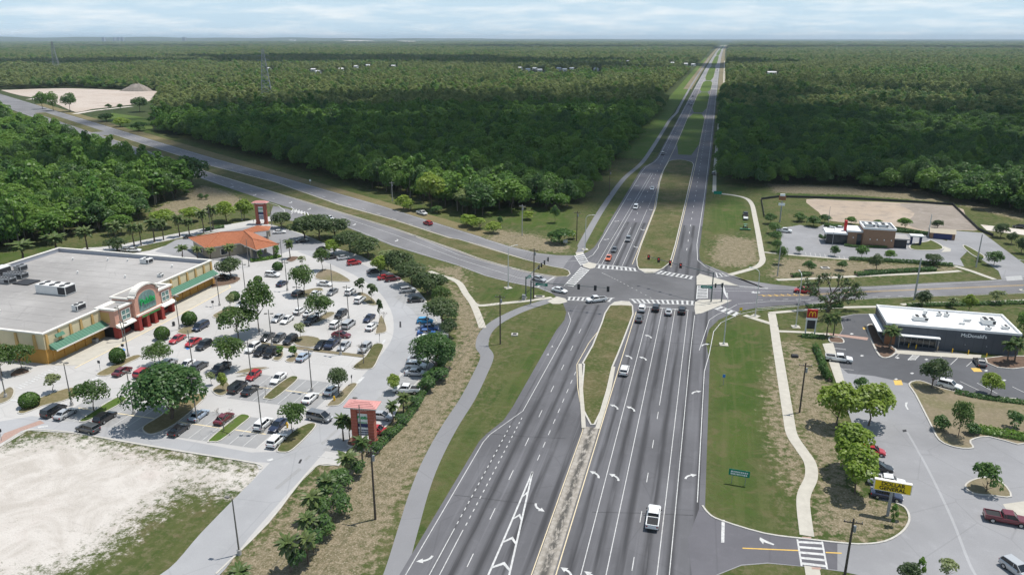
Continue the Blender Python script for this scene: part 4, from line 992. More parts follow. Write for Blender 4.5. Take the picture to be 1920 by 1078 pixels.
for k, (ya, yb) in enumerate(((143.7, 149.5), (158.7, 164.4))):
    b = MB(); b.box(EX - 6, EX - .9, ya, yb, 2.9, 7.2); part(b, 'tower', 'stucco_pink', S)
    b = MB(); ring(b, EX - 6.3, EX - .5, ya - .3, yb + .3, 7.2, 7.6, .9); part(b, 'tower_cornice', 'trim_white', S)
    b = MB(); b.box(EX - 5.6, EX - 1.3, ya + .5, yb - .5, 7.2, 7.25); part(b, 'tower_roof', 'roof_grey', S)
    for j in range(1):
        cy_ = (ya + yb) / 2 + (.6 if k == 0 else .2); b = MB(); b.box(EX - .9, EX - .8, cy_ - 1.45, cy_ + 1.45, 3.9, 6.5); w_ = part(b, 'window', 'glass_green', S)
        b = MB(); ring_ = ((cy_ - 1.5, cy_ - 1.3), (cy_ - .08, cy_ + .08), (cy_ + 1.3, cy_ + 1.5))
        for p_, q_ in ring_: b.box(EX - .8, EX - .68, p_, q_, 3.85, 6.55)
        for z in (3.85, 5.1, 6.4): b.box(EX - .8, EX - .69, cy_ - 1.5, cy_ + 1.5, z, z + .15)
        part(b, 'window_frame', 'trim_white', w_)
    b = MB(); b.profile_y([(EX - .9, 3.6), (EX + .3, 3.0), (EX + .3, 2.75), (EX - .9, 2.9)], ya - .1, yb); part(b, 'tower_awning', 'trim_white', S)
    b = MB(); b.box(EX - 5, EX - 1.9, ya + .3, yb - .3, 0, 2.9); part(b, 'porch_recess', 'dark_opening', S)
    for y in ((ya + .5,) if k == 0 else (yb - .5,)): b = MB(); b.box(EX - 1.9, EX - .5, y - .5, y + .5, 0, 2.9); part(b, 'column', 'stucco_red', S)
    b = MB(); b.box(EX - 1.95, EX - 1.85, ya + .3, yb - .3, 0, 1.0); part(b, 'low_wall', 'stucco_red', S)
b = MB(); b.box(EX - 5.6, EX - 2.4, 143.64, 143.7, 4.0, 6.6); part(b, 'side_panel', 'stucco_tan', S)
# roof plant
def rooftop(name, x, y, sx_, sy_, h, m='metal_white', rz=0.0, fans=0, z=6.15):
    u_ = bpy.data.objects.new(name, None); COL.objects.link(u_); u_.parent = S; u_.location = (x, y, z)
    b = MB(); b.box(-sx_ / 2, sx_ / 2, -sy_ / 2, sy_ / 2, .25, h); b.box(-sx_ / 2 + .2, sx_ / 2 - .2, -sy_ / 2 + .2, sy_ / 2 - .2, 0, .25); part(b, 'casing', m, u_)
    for k in range(fans):
        b = MB(); cx_ = -sx_ / 2 + (k % max(1, fans // 2) + .5) * sx_ / max(1, fans // 2); cy_ = (-.25 if k < fans // 2 else .25) * sy_
        b.tube((cx_, cy_, h), (cx_, cy_, h + .14), min(sx_ / max(1, fans), sy_ / 4) * .8, n=12); part(b, 'fan', 'metal_dark', u_)
    b = MB(); b.box(sx_ / 2, sx_ / 2 + .03, -sy_ / 2 + .2, sy_ / 2 - .2, .4, h - .2); b.box(sx_ * .25, sx_ / 2 - .1, -sy_ / 2 - .03, -sy_ / 2, .4, h - .2); part(b, 'louvre', 'metal_dark', u_)
    return u_
rooftop('air_handler', -164.0, 154.2, 9.4, 3.6, 2.5, 'metal_white', fans=6)
rooftop('rooftop_unit', -148.0, 144.8, 1.7, 2.9, 1.6, 'metal_white', fans=2); rooftop('rooftop_unit', -160.3, 184.0, 3.0, 2.2, 1.5, 'metal_white', fans=2)
rooftop('rooftop_unit', -190.2, 168.4, 2.4, 2.6, 1.6, 'metal_grey', fans=2); rooftop('rooftop_unit', -147.0, 173.2, 1.3, 1.3, .9, 'metal_white', fans=2)
rooftop('condenser_rack', -185.8, 162.6, 6.2, 2.6, 1.5, 'metal_grey', fans=12); rooftop('condenser_rack', -185.2, 158.0, 6.2, 2.6, 1.5, 'metal_grey', fans=12)
rooftop('penthouse', -191.8, 163.5, 3.0, 4.2, 2.4, 'metal_white')
for x, y in ((-173.4, 183.2), (-167.2, 184.2), (-172, 170), (-156, 170), (-184, 181), (-150, 182), (-178, 146), (-165, 138)):
    b = MB(); b.tube((x, y, 6.15), (x, y, 6.9), .16, n=8); b.tube((x, y, 6.9), (x, y, 7.05), .3, .1, n=8); part(b, 'vent_pipe', 'metal_white', S)
b = MB(); b.box(-181.5, -176.5, 157.2, 161.5, 6.15, 6.5); part(b, 'roof_well', 'metal_dark', S)
for y in (128.4, 130.8): b = MB(); b.box(WX + .3, WX + .7, y - .25, y + .25, 2.9, 3.25); part(b, 'wall_lamp', 'trim_white', S)

# ---------------------------------------------------------------- bank with hipped tile roof
def tiled_slope(root, quad, m, n, name='tile_course'):
    """rows of overlapping tile courses on a roof slope given by eave a,b and ridge c,d"""
    a, b_, c, d = [Vector(p) for p in quad]
    for k in range(n):
        f0, f1 = k / n, (k + 1) / n
        p, q, r_, s_ = a.lerp(d, f0), b_.lerp(c, f0), b_.lerp(c, f1), a.lerp(d, f1)
        u = (q - p); v = (s_ - p); nn = u.cross(v).normalized() * .09
        if nn.z < 0: nn = -nn
        mb = MB(); mb.add([p + nn, q + nn, r_ + nn * .2, s_ + nn * .2, p, q], [(0, 1, 2, 3), (4, 5, 1, 0)]); mb.build(name, MATS[m], root)
B_ = thing('bank', 'cream bank with broad orange tiled hip roof and drive-through canopy', 'bank')
wallp = [(-171, 220), (-158.5, 211.3), (-152.5, 218.0), (-150.3, 219.7), (-141.3, 213.6), (-139.8, 219.2), (-157.5, 231.0), (-163, 227.5)]
b = MB(); b.prism([(-171, 219.6), (-158.6, 211.2), (-151.8, 219.4), (-150.5, 226.3), (-157, 231.0), (-164, 227)], 0, 3.9); part(b, 'wall', 'wall_beige', B_)
R_eave = [(-173.2, 220.2), (-158.9, 209.7), (-151.8, 218.4), (-141.5, 212.0), (-138.0, 220.2), (-156.5, 233.0), (-165, 228.5)]
apex = [(-160.5, 220.4, 6.7), (-153.5, 224.3, 6.7), (-146.5, 218.2, 5.9)]
b = MB(); b.prism(R_eave, 3.75, 4.05); rf = part(b, 'roof', 'trim_white', B_)
E3 = [(x, y, 4.05) for x, y in R_eave]
faces = [(E3[0], E3[1], apex[0], apex[0]), (E3[1], E3[2], apex[1], apex[0]), (E3[2], E3[3], apex[2], apex[1]), (E3[3], E3[4], apex[2], apex[2]), (E3[4], E3[5], apex[1], apex[2]), (E3[5], E3[6], apex[0], apex[1]), (E3[6], E3[0], apex[0], apex[0])]
for q in faces: tiled_slope(rf, q, 'tile_orange', 11)
for p, q in (((-153.4, 224.3), apex[1]), ):
    pass
for a_, b2 in ((E3[0], apex[0]), (E3[1], apex[0]), (E3[3], apex[2]), (E3[4], apex[2]), (apex[0], apex[1]), (apex[1], apex[2])):
    b = MB(); b.tube(Vector(a_) + Vector((0, 0, .1)), Vector(b2) + Vector((0, 0, .1)), .16, n=6); part(b, 'ridge_tiles', 'tile_orange', rf)
for x, y in ((-141.9, 213.6), (-139.6, 219.4), (-146.3, 216.3), (-145.0, 222.6)): b = MB(); b.box(x - .35, x + .35, y - .35, y + .35, 0, 3.75); part(b, 'canopy_column', 'wall_beige', B_)
for x, y, a in ((-164.6, 215.0, -.6), (-155.6, 214.7, .88)):
    b = MB(); b.obox((x, y, .9), (2.0, .14, 1.9), a); wdw = part(b, 'window', 'glass_dark', B_); b = MB(); b.obox((x, y, .7), (2.5, .10, 2.3), a); part(b, 'window_frame', 'trim_white', wdw)
# second smaller tiled canopy behind
B2 = thing('drive_through_canopy', 'small orange tiled canopy behind the bank, below the far pylon sign', 'canopy')
q = [(-162.3, 236.5), (-158.5, 232.8), (-153.0, 238.4), (-155.8, 244.2)]
b = MB(); b.prism(q, 3.3, 3.6); r2 = part(b, 'roof', 'trim_white', B2); ap = (-157.6, 238.2, 5.2)
for i in range(4): tiled_slope(r2, ((*q[i], 3.6), (*q[(i + 1) % 4], 3.6), ap, ap), 'tile_orange', 7)
for x, y in q: 
    xx, yy = x + (ap[0] - x) * .15, y + (ap[1] - y) * .15; b = MB(); b.box(xx - .3, xx + .3, yy - .3, yy + .3, 0, 3.3); part(b, 'column', 'wall_beige', B2)

# ---------------------------------------------------------------- pylon signs of the plaza
def print_rows(parent, x, y, z, w, h, n, m, name='printed_line'):
    """lines of print too small to read from here: broken bars"""
    r = random.Random(int(w * 100 + n))
    for k in range(n):
        b = MB(); zz = z + h * (n - 1 - k) / n; xx = -w / 2
        while xx < w / 2 - .1:
            q = min(r.uniform(.12, .34), w / 2 - xx); b.box(x + xx, x + xx + q, y - .02, y, zz, zz + h / n * .62); xx += q + .07
        part(b, name, m, parent)
def pylon(X, Y, rz, W, H, label):
    s = thing('pylon_sign', label, 'sign', (X, Y, 0), rz)
    for sg in (-1, 1):
        b = MB(); b.box(sg * W / 2 - .55, sg * W / 2 + .55, -.7, .7, 0, H - .9); b.box(sg * W / 2 - .7, sg * W / 2 + .7, -.85, .85, 0, .8); part(b, 'pillar', 'brick_red', s)
        for k in range(int((H - .9) / .6)): b = MB(); b.box(sg * W / 2 - .56, sg * W / 2 + .56, -.71, .71, .6 * k + .55, .6 * k + .58); part(b, 'mortar_course', 'tile_pink', s)
    b = MB(); b.box(-W / 2 + .5, W / 2 - .5, -.5, .5, H - 2.3, H - .9); part(b, 'header', 'brick_red', s)
    print_rows(s, 0, -.52, H - 1.9, 1.9, .8, 2, 'tile_pink')
    zt = H - 2.4; hh = (zt - 1.9)
    b = MB(); b.box(-W / 2 + .6, W / 2 - .6, -.35, .35, zt - hh * .44, zt); pb = part(b, 'sign_panel', 'sign_white', s)
    lettering('Publix', .85, MATS['sign_green'], s, (0, -.40, zt - hh * .18), (math.pi / 2, 0, 0), 'sign_lettering', .03, .02); print_rows(s, 0, -.36, zt - hh * .42, 1.7, .3, 1, 'sign_green')
    b = MB(); b.box(-W / 2 + .6, W / 2 - .6, -.34, .34, zt - hh * .60, zt - hh * .46); part(b, 'sign_panel', 'sign_navy', s)
    b = MB(); b.box(-W / 2 + .6, W / 2 - .6, -.35, .35, zt - hh, zt - hh * .62); part(b, 'sign_panel', 'sign_white', s)
    print_rows(s, 0, -.36, zt - hh * .97, 1.9, hh * .30, 3, 'sign_navy')
    z0 = H - .9; o = .9; b = MB(); e = [(-W / 2 - .55 - o, -.7 - o), (W / 2 + .55 + o, -.7 - o), (W / 2 + .55 + o, .7 + o), (-W / 2 - .55 - o, .7 + o)]
    b.prism(e, z0, z0 + .14); cap = part(b, 'roof', 'trim_white', s)
    for k in range(9): b = MB(); x = -W / 2 + .2 + (W - .4) * k / 8; b.box(x - .1, x + .1, -1.1, -.7, z0 - .35, z0); part(b, 'bracket', 'trim_white', cap)
    rl = W / 2 * .7; ridge = [(-rl, 0, H), (rl, 0, H)]; E = [(x, y, z0 + .14) for x, y in e]
    for q in ((E[0], E[1], ridge[1], ridge[0]), (E[1], E[2], ridge[1], ridge[1]), (E[2], E[3], ridge[0], ridge[1]), (E[3], E[0], ridge[0], ridge[0])): tiled_slope(cap, q, 'tile_pink', 5)
    return s
px_, py_ = G(681, 834); pylon(px_ + .2, py_ + .4, R(6), 3.1, 8.7, 'near red brick pylon sign with pink tiled cap and white panels')
px_, py_ = G(492, 420); pylon(px_, py_, R(14), 3.2, 9.4, 'far red brick pylon sign behind the bank')

# ---------------------------------------------------------------- grey restaurant with white roof
M_ = thing('burger_restaurant', 'dark grey flat roofed restaurant with white roof and small awnings', 'restaurant')
x0, x1, y0, y1, zt = 43.7, 72.2, 186.9, 200.3, 5.5
b = MB(); b.box(x0, x1, y0, y1, 0, 5.1); part(b, 'wall', 'cladding_grey', M_)
for k in range(14): b = MB(); b.box(x0 + 1 + 2 * k, x0 + 1.03 + 2 * k, y0 - .015, y0, .4, 5.0); part(b, 'panel_joint', 'metal_dark', M_)
b = MB(); b.box(x0 + .3, x1 - .3, y0 + .3, y1 - .3, 5.0, 5.12); rf = part(b, 'roof', 'roof_white', M_)
b = MB(); ring(b, x0 - .05, x1 + .05, y0 - .05, y1 + .05, 5.05, zt + .1, .38); part(b, 'parapet', 'roof_white', M_)
b = MB(); b.box(x0 - .07, x0 + 2.3, y0 - .09, y0 - .05, .2, 5.0); part(b, 'wood_panel', 'cladding_wood', M_)
b = MB(); b.box(x0 - .09, x0 - .05, y0 + .6, y1 - 2, 1.0, 3.8); w_ = part(b, 'window', 'glass_dark', M_)
for k in range(5): b = MB(); b.box(x0 - .12, x0 - .09, y0 + .6 + 2.4 * k, y0 + .68 + 2.4 * k, 1.0, 3.8); part(b, 'mullion', 'metal_grey', w_)
b = MB(); b.box(x0 + 3.0, x0 + 11.2, y0 - .05, y0 - .01, .3, 2.9); w_ = part(b, 'window', 'glass_dark', M_)
for k in range(7): b = MB(); b.box(x0 + 3.0 + 1.35 * k, x0 + 3.06 + 1.35 * k, y0 - .08, y0 - .05, .3, 2.9); part(b, 'mullion', 'metal_grey', w_)
b = MB(); b.box(x0 + 2.6, x0 + 11.6, y0 - 1.6, y0 - .05, 3.0, 3.22); part(b, 'awning', 'roof_white', M_)
b = MB(); b.box(x0 - 1.7, x0 - .1, y0 + .2, y1 - .8, 3.0, 3.22); part(b, 'awning', 'roof_white', M_)
for x in (x0 + 2.9, x0 + 11.3): b = MB(); b.tube((x, y0 - 1.4, 0), (x, y0 - 1.4, 3.0), .07); part(b, 'awning_post', 'metal_grey', M_)
lettering("McDonald's", 1.15, MATS['sign_white'], M_, (62.5, y0 - .06, 4.05), (math.pi / 2, 0, 0), 'sign_lettering', .05, .015)
def golden_m(parent, loc, w, h, rot=0.0):
    """the arched letter as two tall hoops"""
    b = MB(); 
    for sg in (-1, 1):
        P_ = [(sg * w * .25 + w * .25 * math.cos(a) * .98, h * math.sin(a) ** .8) for a in np.linspace(0.02, math.pi - .02, 15)]
        for (xa, za), (xb, zb) in zip(P_[:-1], P_[1:]): b.tube((xa, 0, za), (xb, 0, zb), w * .062, n=6)
    return b.build('arches_emblem', MATS['sign_gold'], parent, loc=loc, rz=rot)
golden_m(M_, (x0 + 1.6, y0 - .2, 3.4), 1.7, 1.35)
for x, y, sx_, sy_, hh, fn in ((52.0, 192, 3.2, 1.9, 1.1, 4), (67.0, 193.4, 2.8, 2.4, 1.3, 4), (70.0, 190.8, 1.5, 1.3, .8, 2), (66.0, 189.4, 1.2, 1.0, .7, 2), (57.2, 196.5, 1.0, 1.0, .9, 2), (58.9, 196.5, 1.0, 1.0, .9, 2), (54.2, 197, .8, .8, 1.0, 0), (62.8, 194, 1.6, .7, .7, 0), (61.0, 191.5, 1.3, .6, .5, 0)):
    u_ = rooftop('rooftop_unit', x, y, sx_, sy_, hh, 'metal_white', fans=fn, z=5.12); u_.parent = M_
for x in (48, 55.5, 61, 65.5): b = MB(); b.tube((x, y0 - .05, 1.8), (x, y0 - .2, 1.8), .12); part(b, 'wall_lamp', 'metal_grey', M_)
for i, (x, y) in enumerate(((1717, 654), (1757, 658), (1785, 662), (1815, 665), (1849, 671), (1703, 652))):
    X, Y = G(x, y); o = MB().tube((0, 0, 0), (0, 0, 1.1), .11, n=8).build('post', MATS['sign_gold']); o.name = 'bollard'; o.location = (X, Y, 0)
    tag(o, f'yellow bollard before the grey restaurant, number {i + 1} from the left'.replace('number 1', 'second').replace('number 2', 'third').replace('number 3', 'fourth').replace('number 4', 'fifth').replace('number 5', 'sixth').replace('number 6 from the left', 'first at the left end'), 'bollard', 'yellow bollards before the restaurant')
Sg = thing('restaurant_sign', 'red sign with golden arches on two legs beside the palms', 'sign', (*G(1518, 628), 0), R(4))
for sg in (-1, 1): b = MB(); b.box(sg * 1.1 - .14, sg * 1.1 + .14, -.14, .14, 0, 4.0); part(b, 'leg', 'metal_white', Sg)
b = MB(); b.box(-1.2, 1.2, -.25, .25, 4.6, 6.7); part(b, 'panel', 'sign_red', Sg)
b = MB(); b.box(-1.3, 1.3, -.2, .2, 3.95, 4.55); part(b, 'board', 'sign_white', Sg)
b = MB(); b.box(-.9, .9, -.18, .18, 1.7, 3.9); part(b, 'message_board', 'metal_dark', Sg)
golden_m(Sg, (0, -.32, 4.95), 1.5, 1.25)

# ---------------------------------------------------------------- brown restaurant behind the junction
T_ = thing('brown_restaurant', 'brown walled restaurant with white flat roofs and red tower mark', 'restaurant')
b = MB(); b.box(54.0, 64.2, 282.9, 292.6, 0, 6.3); part(b, 'main_wall', 'wall_brown', T_)
b = MB(); ring(b, 53.8, 64.4, 282.7, 292.8, 6.3, 7.0, .4); part(b, 'parapet', 'roof_white', T_)
b = MB(); b.box(54.1, 64.1, 283.0, 292.5, 6.2, 6.4); part(b, 'roof', 'metal_grey', T_)
b = MB(); b.box(49.2, 54.0, 284.2, 292.0, 0, 4.7); part(b, 'side_wall', 'wall_brown', T_)
b = MB(); b.box(48.9, 54.0, 283.9, 292.3, 4.7, 5.3); part(b, 'side_roof', 'roof_white', T_)
b = MB(); b.box(41.6, 49.0, 283.6, 290.4, 3.7, 4.3); part(b, 'canopy', 'roof_white', T_)
b = MB(); b.box(42.2, 49.2, 284.4, 290.0, 0, 3.7); part(b, 'glazing', 'glass_dark', T_)
for x in (42.3, 44.5, 46.7, 48.8): b = MB(); b.box(x - .1, x + .1, 284.28, 284.4, 0, 3.7); part(b, 'mullion', 'metal_dark', T_)
b = MB(); b.box(48.2, 49.0, 287, 288.6, 4.0, 8.0); part(b, 'tower_fin', 'sign_red', T_)
for x in (51.0, 56.3, 58.6, 60.9, 63.2): b = MB(); b.box(x - .15, x + .15, (284.2 if x < 54 else 282.9) - .18, (284.2 if x < 54 else 282.9), 2.6, 3.0); part(b, 'wall_lamp', 'sign_white', T_)
b = MB(); b.box(52.2, 53.7, 284.1, 284.2, .2, 4.2); part(b, 'window', 'glass_dark', T_)
b = MB(); b.box(64.2, 68.5, 284.0, 290.0, 0, 3.0); part(b, 'service_wing', 'metal_dark', T_)
b = MB(); b.box(64.2, 69.4, 283.6, 290.6, 3.0, 3.4); part(b, 'service_roof', 'roof_grey', T_)
for x, y in ((56.5, 288), (60.8, 288)): u_ = rooftop('rooftop_unit', x, y, 3.2, 3.4, 1.0, 'metal_white', fans=2, z=6.4); u_.parent = T_
# order canopy, dumpster shed
X, Y = G(1716, 458); O_ = thing('order_canopy', 'grey drive-through order canopy right of the brown restaurant', 'canopy', (X, Y, 0))
b = MB(); b.box(-2.2, 2.2, -1.6, 1.6, 3.0, 3.4); part(b, 'roof', 'metal_white', O_)
for x in (-1.5, 1.5): b = MB(); b.box(x - .3, x + .3, -.6, .6, 0, 3.0); part(b, 'post', 'sign_navy', O_)
X, Y = G(1765, 446); D_ = thing('dumpster_shed', 'low dark gated dumpster enclosure with brown roof', 'shed', (X, Y, 0), R(-8))
b = MB(); b.box(-4, 4, -2.4, 2.4, 0, 2.2); part(b, 'wall', 'wall_brown', D_); b = MB(); b.profile_x([(-2.7, 2.2), (2.7, 2.2), (0, 3.4)], -4.3, 4.3); part(b, 'roof', 'wall_beige', D_)
b = MB(); b.box(-3.0, 3.0, -2.5, -2.4, .1, 2.0); part(b, 'gate', 'sign_navy', D_)
# tall sign of the brown restaurant
X, Y = G(1462, 417); Sg = thing('tall_pole_sign', 'tall thin pole sign behind the corner lot', 'sign', (X, Y, 0))
b = MB(); b.tube((0, 0, 0), (0, 0, 8.5), .25); part(b, 'pole', 'metal_grey', Sg); b = MB(); b.box(-1.3, 1.3, -.3, .3, 9.0, 10.6); part(b, 'panel', 'cladding_wood', Sg); b = MB(); b.box(-.9, .9, -.33, .33, 10.6, 11.4); part(b, 'cap_panel', 'sign_white', Sg); b = MB(); b.box(-1.2, 1.2, -.25, .25, 6.8, 7.7); part(b, 'board', 'sign_white', Sg)

# ---------------------------------------------------------------- yellow shop sign
X, Y = G(1664, 966); Sg = thing('yellow_shop_sign', 'yellow and black shop sign on a single grey post', 'sign', (X, Y, 0), R(-6))
b = MB(); b.box(-.2, .2, -.15, .15, 0, 4.6); part(b, 'post', 'metal_grey', Sg)
b = MB(); b.box(-2.6, 2.6, -.3, .3, 4.3, 6.1); part(b, 'cabinet', 'trim_white', Sg)
b = MB(); b.box(-2.48, 2.48, -.33, -.3, 4.4, 6.0); part(b, 'face', 'sign_yellow', Sg)
lettering('DOLLAR', .86, MATS['sign_black'], Sg, (0, -.37, 5.58), (math.pi / 2, 0, 0), 'sign_lettering', .02, .012); lettering('GENERAL', .86, MATS['sign_black'], Sg, (0, -.37, 4.82), (math.pi / 2, 0, 0), 'sign_lettering', .02, .012)

# ---------------------------------------------------------------- silt fence round the graded plot
F_ = thing('silt_fence', 'low black silt fence round the graded sand plot', 'fence')
fp = GL([(1433, 408), (1427, 375), (1460, 370.5), (1530, 372), (1600, 374), (1700, 379.5), (1786, 385), (1812, 410), (1834, 431), (1848, 438), (1862, 443)])
for i in range(len(fp) - 1):
    a_, b2 = Vector(fp[i]), Vector(fp[i + 1]); d = (b2 - a_); ang = math.atan2(d.y, d.x); mid = (a_ + b2) / 2
    b = MB(); b.obox((mid.x, mid.y, 0), (d.length, .12, 1.0), ang); part(b, 'fabric', 'metal_dark', F_)
    for k in range(max(2, int(d.length / 6))):
        p = a_.lerp(b2, k / max(2, int(d.length / 6))); b = MB(); b.box(p.x - .06, p.x + .06, p.y - .1, p.y + .1, 0, 1.25); part(b, 'stake', 'wood_pole', F_)

# ---------------------------------------------------------------- far houses, towers, skyline
mat('house_wall', (0.66, 0.65, 0.62), 0.9); mat('house_roof', (0.60, 0.60, 0.60), 0.8, var=0.1); mat('skyline_wall', (0.30, 0.32, 0.36), 0.9)
HN = ['far left of the tall lattice mast', 'just right of the lattice mast, left of its pair', 'just right of the lattice mast, right of its pair', 'fifth speck from the mast', 'alone among dark trees', 'second alone among dark trees', 'third alone among dark trees', 'leftmost of the village above the yellow wood', 'second in the village', 'third in the village', 'fourth in the village', 'fifth in the village', 'sixth in the village', 'seventh in the village', 'right end of the village', 'alone above the village', 'left of the highway, fourth from it', 'left of the highway, third from it', 'left of the highway, second from it', 'left of the highway, nearest to it', 'right of the highway, left of its pair', 'right of the highway, right of its pair', 'largest pale hall near the horizon', 'smaller pale hall near the horizon']
for i, (hx, hy) in enumerate([(505, 131), (588, 133), (597, 137), (640, 132), (668, 127), (690, 125), (738, 126), (975, 130), (990, 133), (1003, 131), (1012, 134), (1048, 131), (1058, 133), (1072, 131), (1118, 132), (1178, 117), (1222, 117), (1260, 120), (1286, 122), (1300, 123), (1443, 139), (1451, 139), (552, 77), (546, 76.2)]):
    X, Y = G(hx, hy + 1.2); far = hy < 90; sc = 7.0 if far else 1.0
    h_ = thing('far_house', 'tiny white house in the forest, ' + HN[i], 'house', (X, Y, 0), (i * .7) % 1.2 - .6, 'white houses in the far forest')
    w, dd, ht = (15 + (i * 7) % 7) * sc * .62, 8 * sc, 4.2 * (4 if far else 1.0)
    b = MB(); b.box(-w / 2, w / 2, -dd / 2, dd / 2, 0, ht); part(b, 'wall', 'house_wall', h_)
    b = MB(); b.profile_x([(-dd / 2 - .5, ht), (dd / 2 + .5, ht), (0, ht * 1.5)], -w / 2 - .5, w / 2 + .5); part(b, 'roof', 'house_roof', h_)
    b = MB(); b.box(-w * .1, w * .1, -dd / 2 - .1, -dd / 2, 0, ht * .55); part(b, 'door', 'glass_dark', h_)
def lattice(X, Y, H, W, label):
    t_ = thing('lattice_mast', label, 'pylon', (X, Y, 0), .5)
    def c(z, k): 
        w = W / 2 * (1 - z / H) ** .9 + .7; return Vector(((-w, w, w, -w)[k], (-w, -w, w, w)[k], z))
    lv = [H * (1 - (1 - k / 11) ** 1.25) for k in range(12)]
    for k in range(4):
        b = MB()
        for a_, b2 in zip(lv[:-1], lv[1:]): b.tube(c(a_, k), c(b2, k), .36, n=4, cap=False)
        part(b, 'leg', 'metal_grey', t_)
    for a_, b2 in zip(lv[:-1], lv[1:]):
        b = MB()
        for k in range(4): b.tube(c(a_, k), c(b2, (k + 1) % 4), .2, n=4, cap=False); b.tube(c(b2, k), c(a_, (k + 1) % 4), .2, n=4, cap=False); b.tube(c(b2, k), c(b2, (k + 1) % 4), .2, n=4, cap=False)
        part(b, 'bracing', 'metal_grey', t_)
    for z, L in ((H * .80, 7), (H * .88, 6), (H * .96, 5)):
        b = MB(); b.tube((-L, 0, z), (L, 0, z), .2, n=4); b.tube((-L, 0, z), (0, 0, z + 2), .12, n=4); b.tube((L, 0, z), (0, 0, z + 2), .12, n=4); part(b, 'cross_arm', 'metal_grey', t_)
lattice(-1380, 1407, 62, 12, 'steel lattice pylon standing at the far left'); lattice(-482, 774, 58, 11, 'steel lattice pylon above the middle wood')
for i, (px, w, z) in enumerate(((194, 5, 61.5), (222, 5, 58), (229, 4, 58), (214, 3, 61), (345, 6, 62.5))):
    ang = math.atan((px - 960) * math.cos(PITCH) / FPX); d = 15500; dirx, diry = -_sy + math.tan(ang) * _cy, _cy + math.tan(ang) * _sy
    L = math.hypot(dirx, diry); X, Y = dirx / L * d / math.cos(ang) * .95, diry / L * d / math.cos(ang) * .95
    ht = height_at(X, Y, z); W_ = w * 15500 / FPX
    o_ = thing('distant_tower_block', 'hazy tower block on the left horizon, ' + ('leftmost of the group', 'tallest of the group', 'beside the tallest', 'small one in the group', 'alone right of the group')[i], 'tower block', (X, Y, 0), 0, 'tower blocks on the horizon')
    b = MB(); b.box(-W_ / 2, W_ / 2, -20, 20, 0, ht * .93); part(b, 'wall', 'skyline_wall', o_); b = MB(); b.box(-W_ / 4, W_ / 4, -10, 10, ht * .93, ht); part(b, 'roof_house', 'skyline_wall', o_)
    for k in range(4): b = MB(); b.box(-W_ / 2 + .1, W_ / 2 - .1, -20.4, -20, ht * (.2 + .17 * k), ht * (.26 + .17 * k)); part(b, 'window_band', 'glass_dark', o_)
# dirt heap in the far clearing
X, Y = G(258, 171); o_ = thing('dirt_heap', 'grey heap of soil in the distant sand clearing', 'heap', (X, Y, 0))
b = MB(); rs_ = np.random.default_rng(2); n_ = 18; rr = [1, .75, .42, .12]; zz = [0, 4.5, 8.5, 10.5]; vs, fs = [], []
for r_, z in zip(rr, zz): vs += [(22 * r_ * math.cos(6.283 * k / n_) * rs_.uniform(.85, 1.1) - (6 if z == 0 else 0) * (k > 6 and k < 12), 12 * r_ * math.sin(6.283 * k / n_), z * rs_.uniform(.85, 1.05)) for k in range(n_)]
for j in range(3): fs += [(j * n_ + k, j * n_ + (k + 1) % n_, (j + 1) * n_ + (k + 1) % n_, (j + 1) * n_ + k) for k in range(n_)]
fs.append(tuple(range(3 * n_, 4 * n_))); b.add(vs, fs); part(b, 'soil', 'sand_grey', o_)
# ================================================================ TREES
def leafmat(name, c1, c2, c3, trans=0.48):
    """foliage: hue varies from tree to tree and from leaf clump to leaf clump"""
    m = bpy.data.materials.new(name); m.use_nodes = True; nt = m.node_tree; nt.nodes.clear(); MATS[name] = m
    out = nt.nodes.new('ShaderNodeOutputMaterial'); oi = nt.nodes.new('ShaderNodeObjectInfo')
    at = nt.nodes.new('ShaderNodeAttribute'); at.attribute_name = 'leaf'
    m1 = nt.nodes.new('ShaderNodeMix'); m1.data_type = 'RGBA'; m1.inputs[6].default_value = (*c1, 1); m1.inputs[7].default_value = (*c2, 1)
    m2 = nt.nodes.new('ShaderNodeMix'); m2.data_type = 'RGBA'; m2.inputs[7].default_value = (*c3, 1)
    mr = nt.nodes.new('ShaderNodeMapRange'); mr.inputs[1].default_value = 0.35; mr.inputs[2].default_value = 1.0; mr.inputs[4].default_value = 0.75
    nt.links.new(oi.outputs['Random'], m1.inputs[0]); nt.links.new(m1.outputs[2], m2.inputs[6])
    nt.links.new(at.outputs['Fac'], mr.inputs[0]); nt.links.new(mr.outputs[0], m2.inputs[0])
    d = nt.nodes.new('ShaderNodeBsdfDiffuse'); tr = nt.nodes.new('ShaderNodeBsdfTranslucent'); gl = nt.nodes.new('ShaderNodeBsdfGlossy')
    gl.inputs['Roughness'].default_value = 0.45; gl.inputs['Color'].default_value = (0.5, 0.5, 0.5, 1)
    for n in (d, tr): nt.links.new(m2.outputs[2], n.inputs['Color'])
    x1 = nt.nodes.new('ShaderNodeMixShader'); x1.inputs[0].default_value = trans
    x2 = nt.nodes.new('ShaderNodeMixShader'); x2.inputs[0].default_value = 0.035
    nt.links.new(d.outputs[0], x1.inputs[1]); nt.links.new(tr.outputs[0], x1.inputs[2])
    nt.links.new(x1.outputs[0], x2.inputs[1]); nt.links.new(gl.outputs[0], x2.inputs[2]); nt.links.new(x2.outputs[0], out.inputs[0])
    return m
leafmat('leaf_green', (0.062, 0.165, 0.024), (0.160, 0.275, 0.042), (0.20, 0.33, 0.07))
leafmat('leaf_deep', (0.050, 0.125, 0.034), (0.105, 0.195, 0.048), (0.15, 0.25, 0.07))
leafmat('leaf_olive', (0.130, 0.200, 0.058), (0.270, 0.310, 0.100), (0.32, 0.36, 0.14))
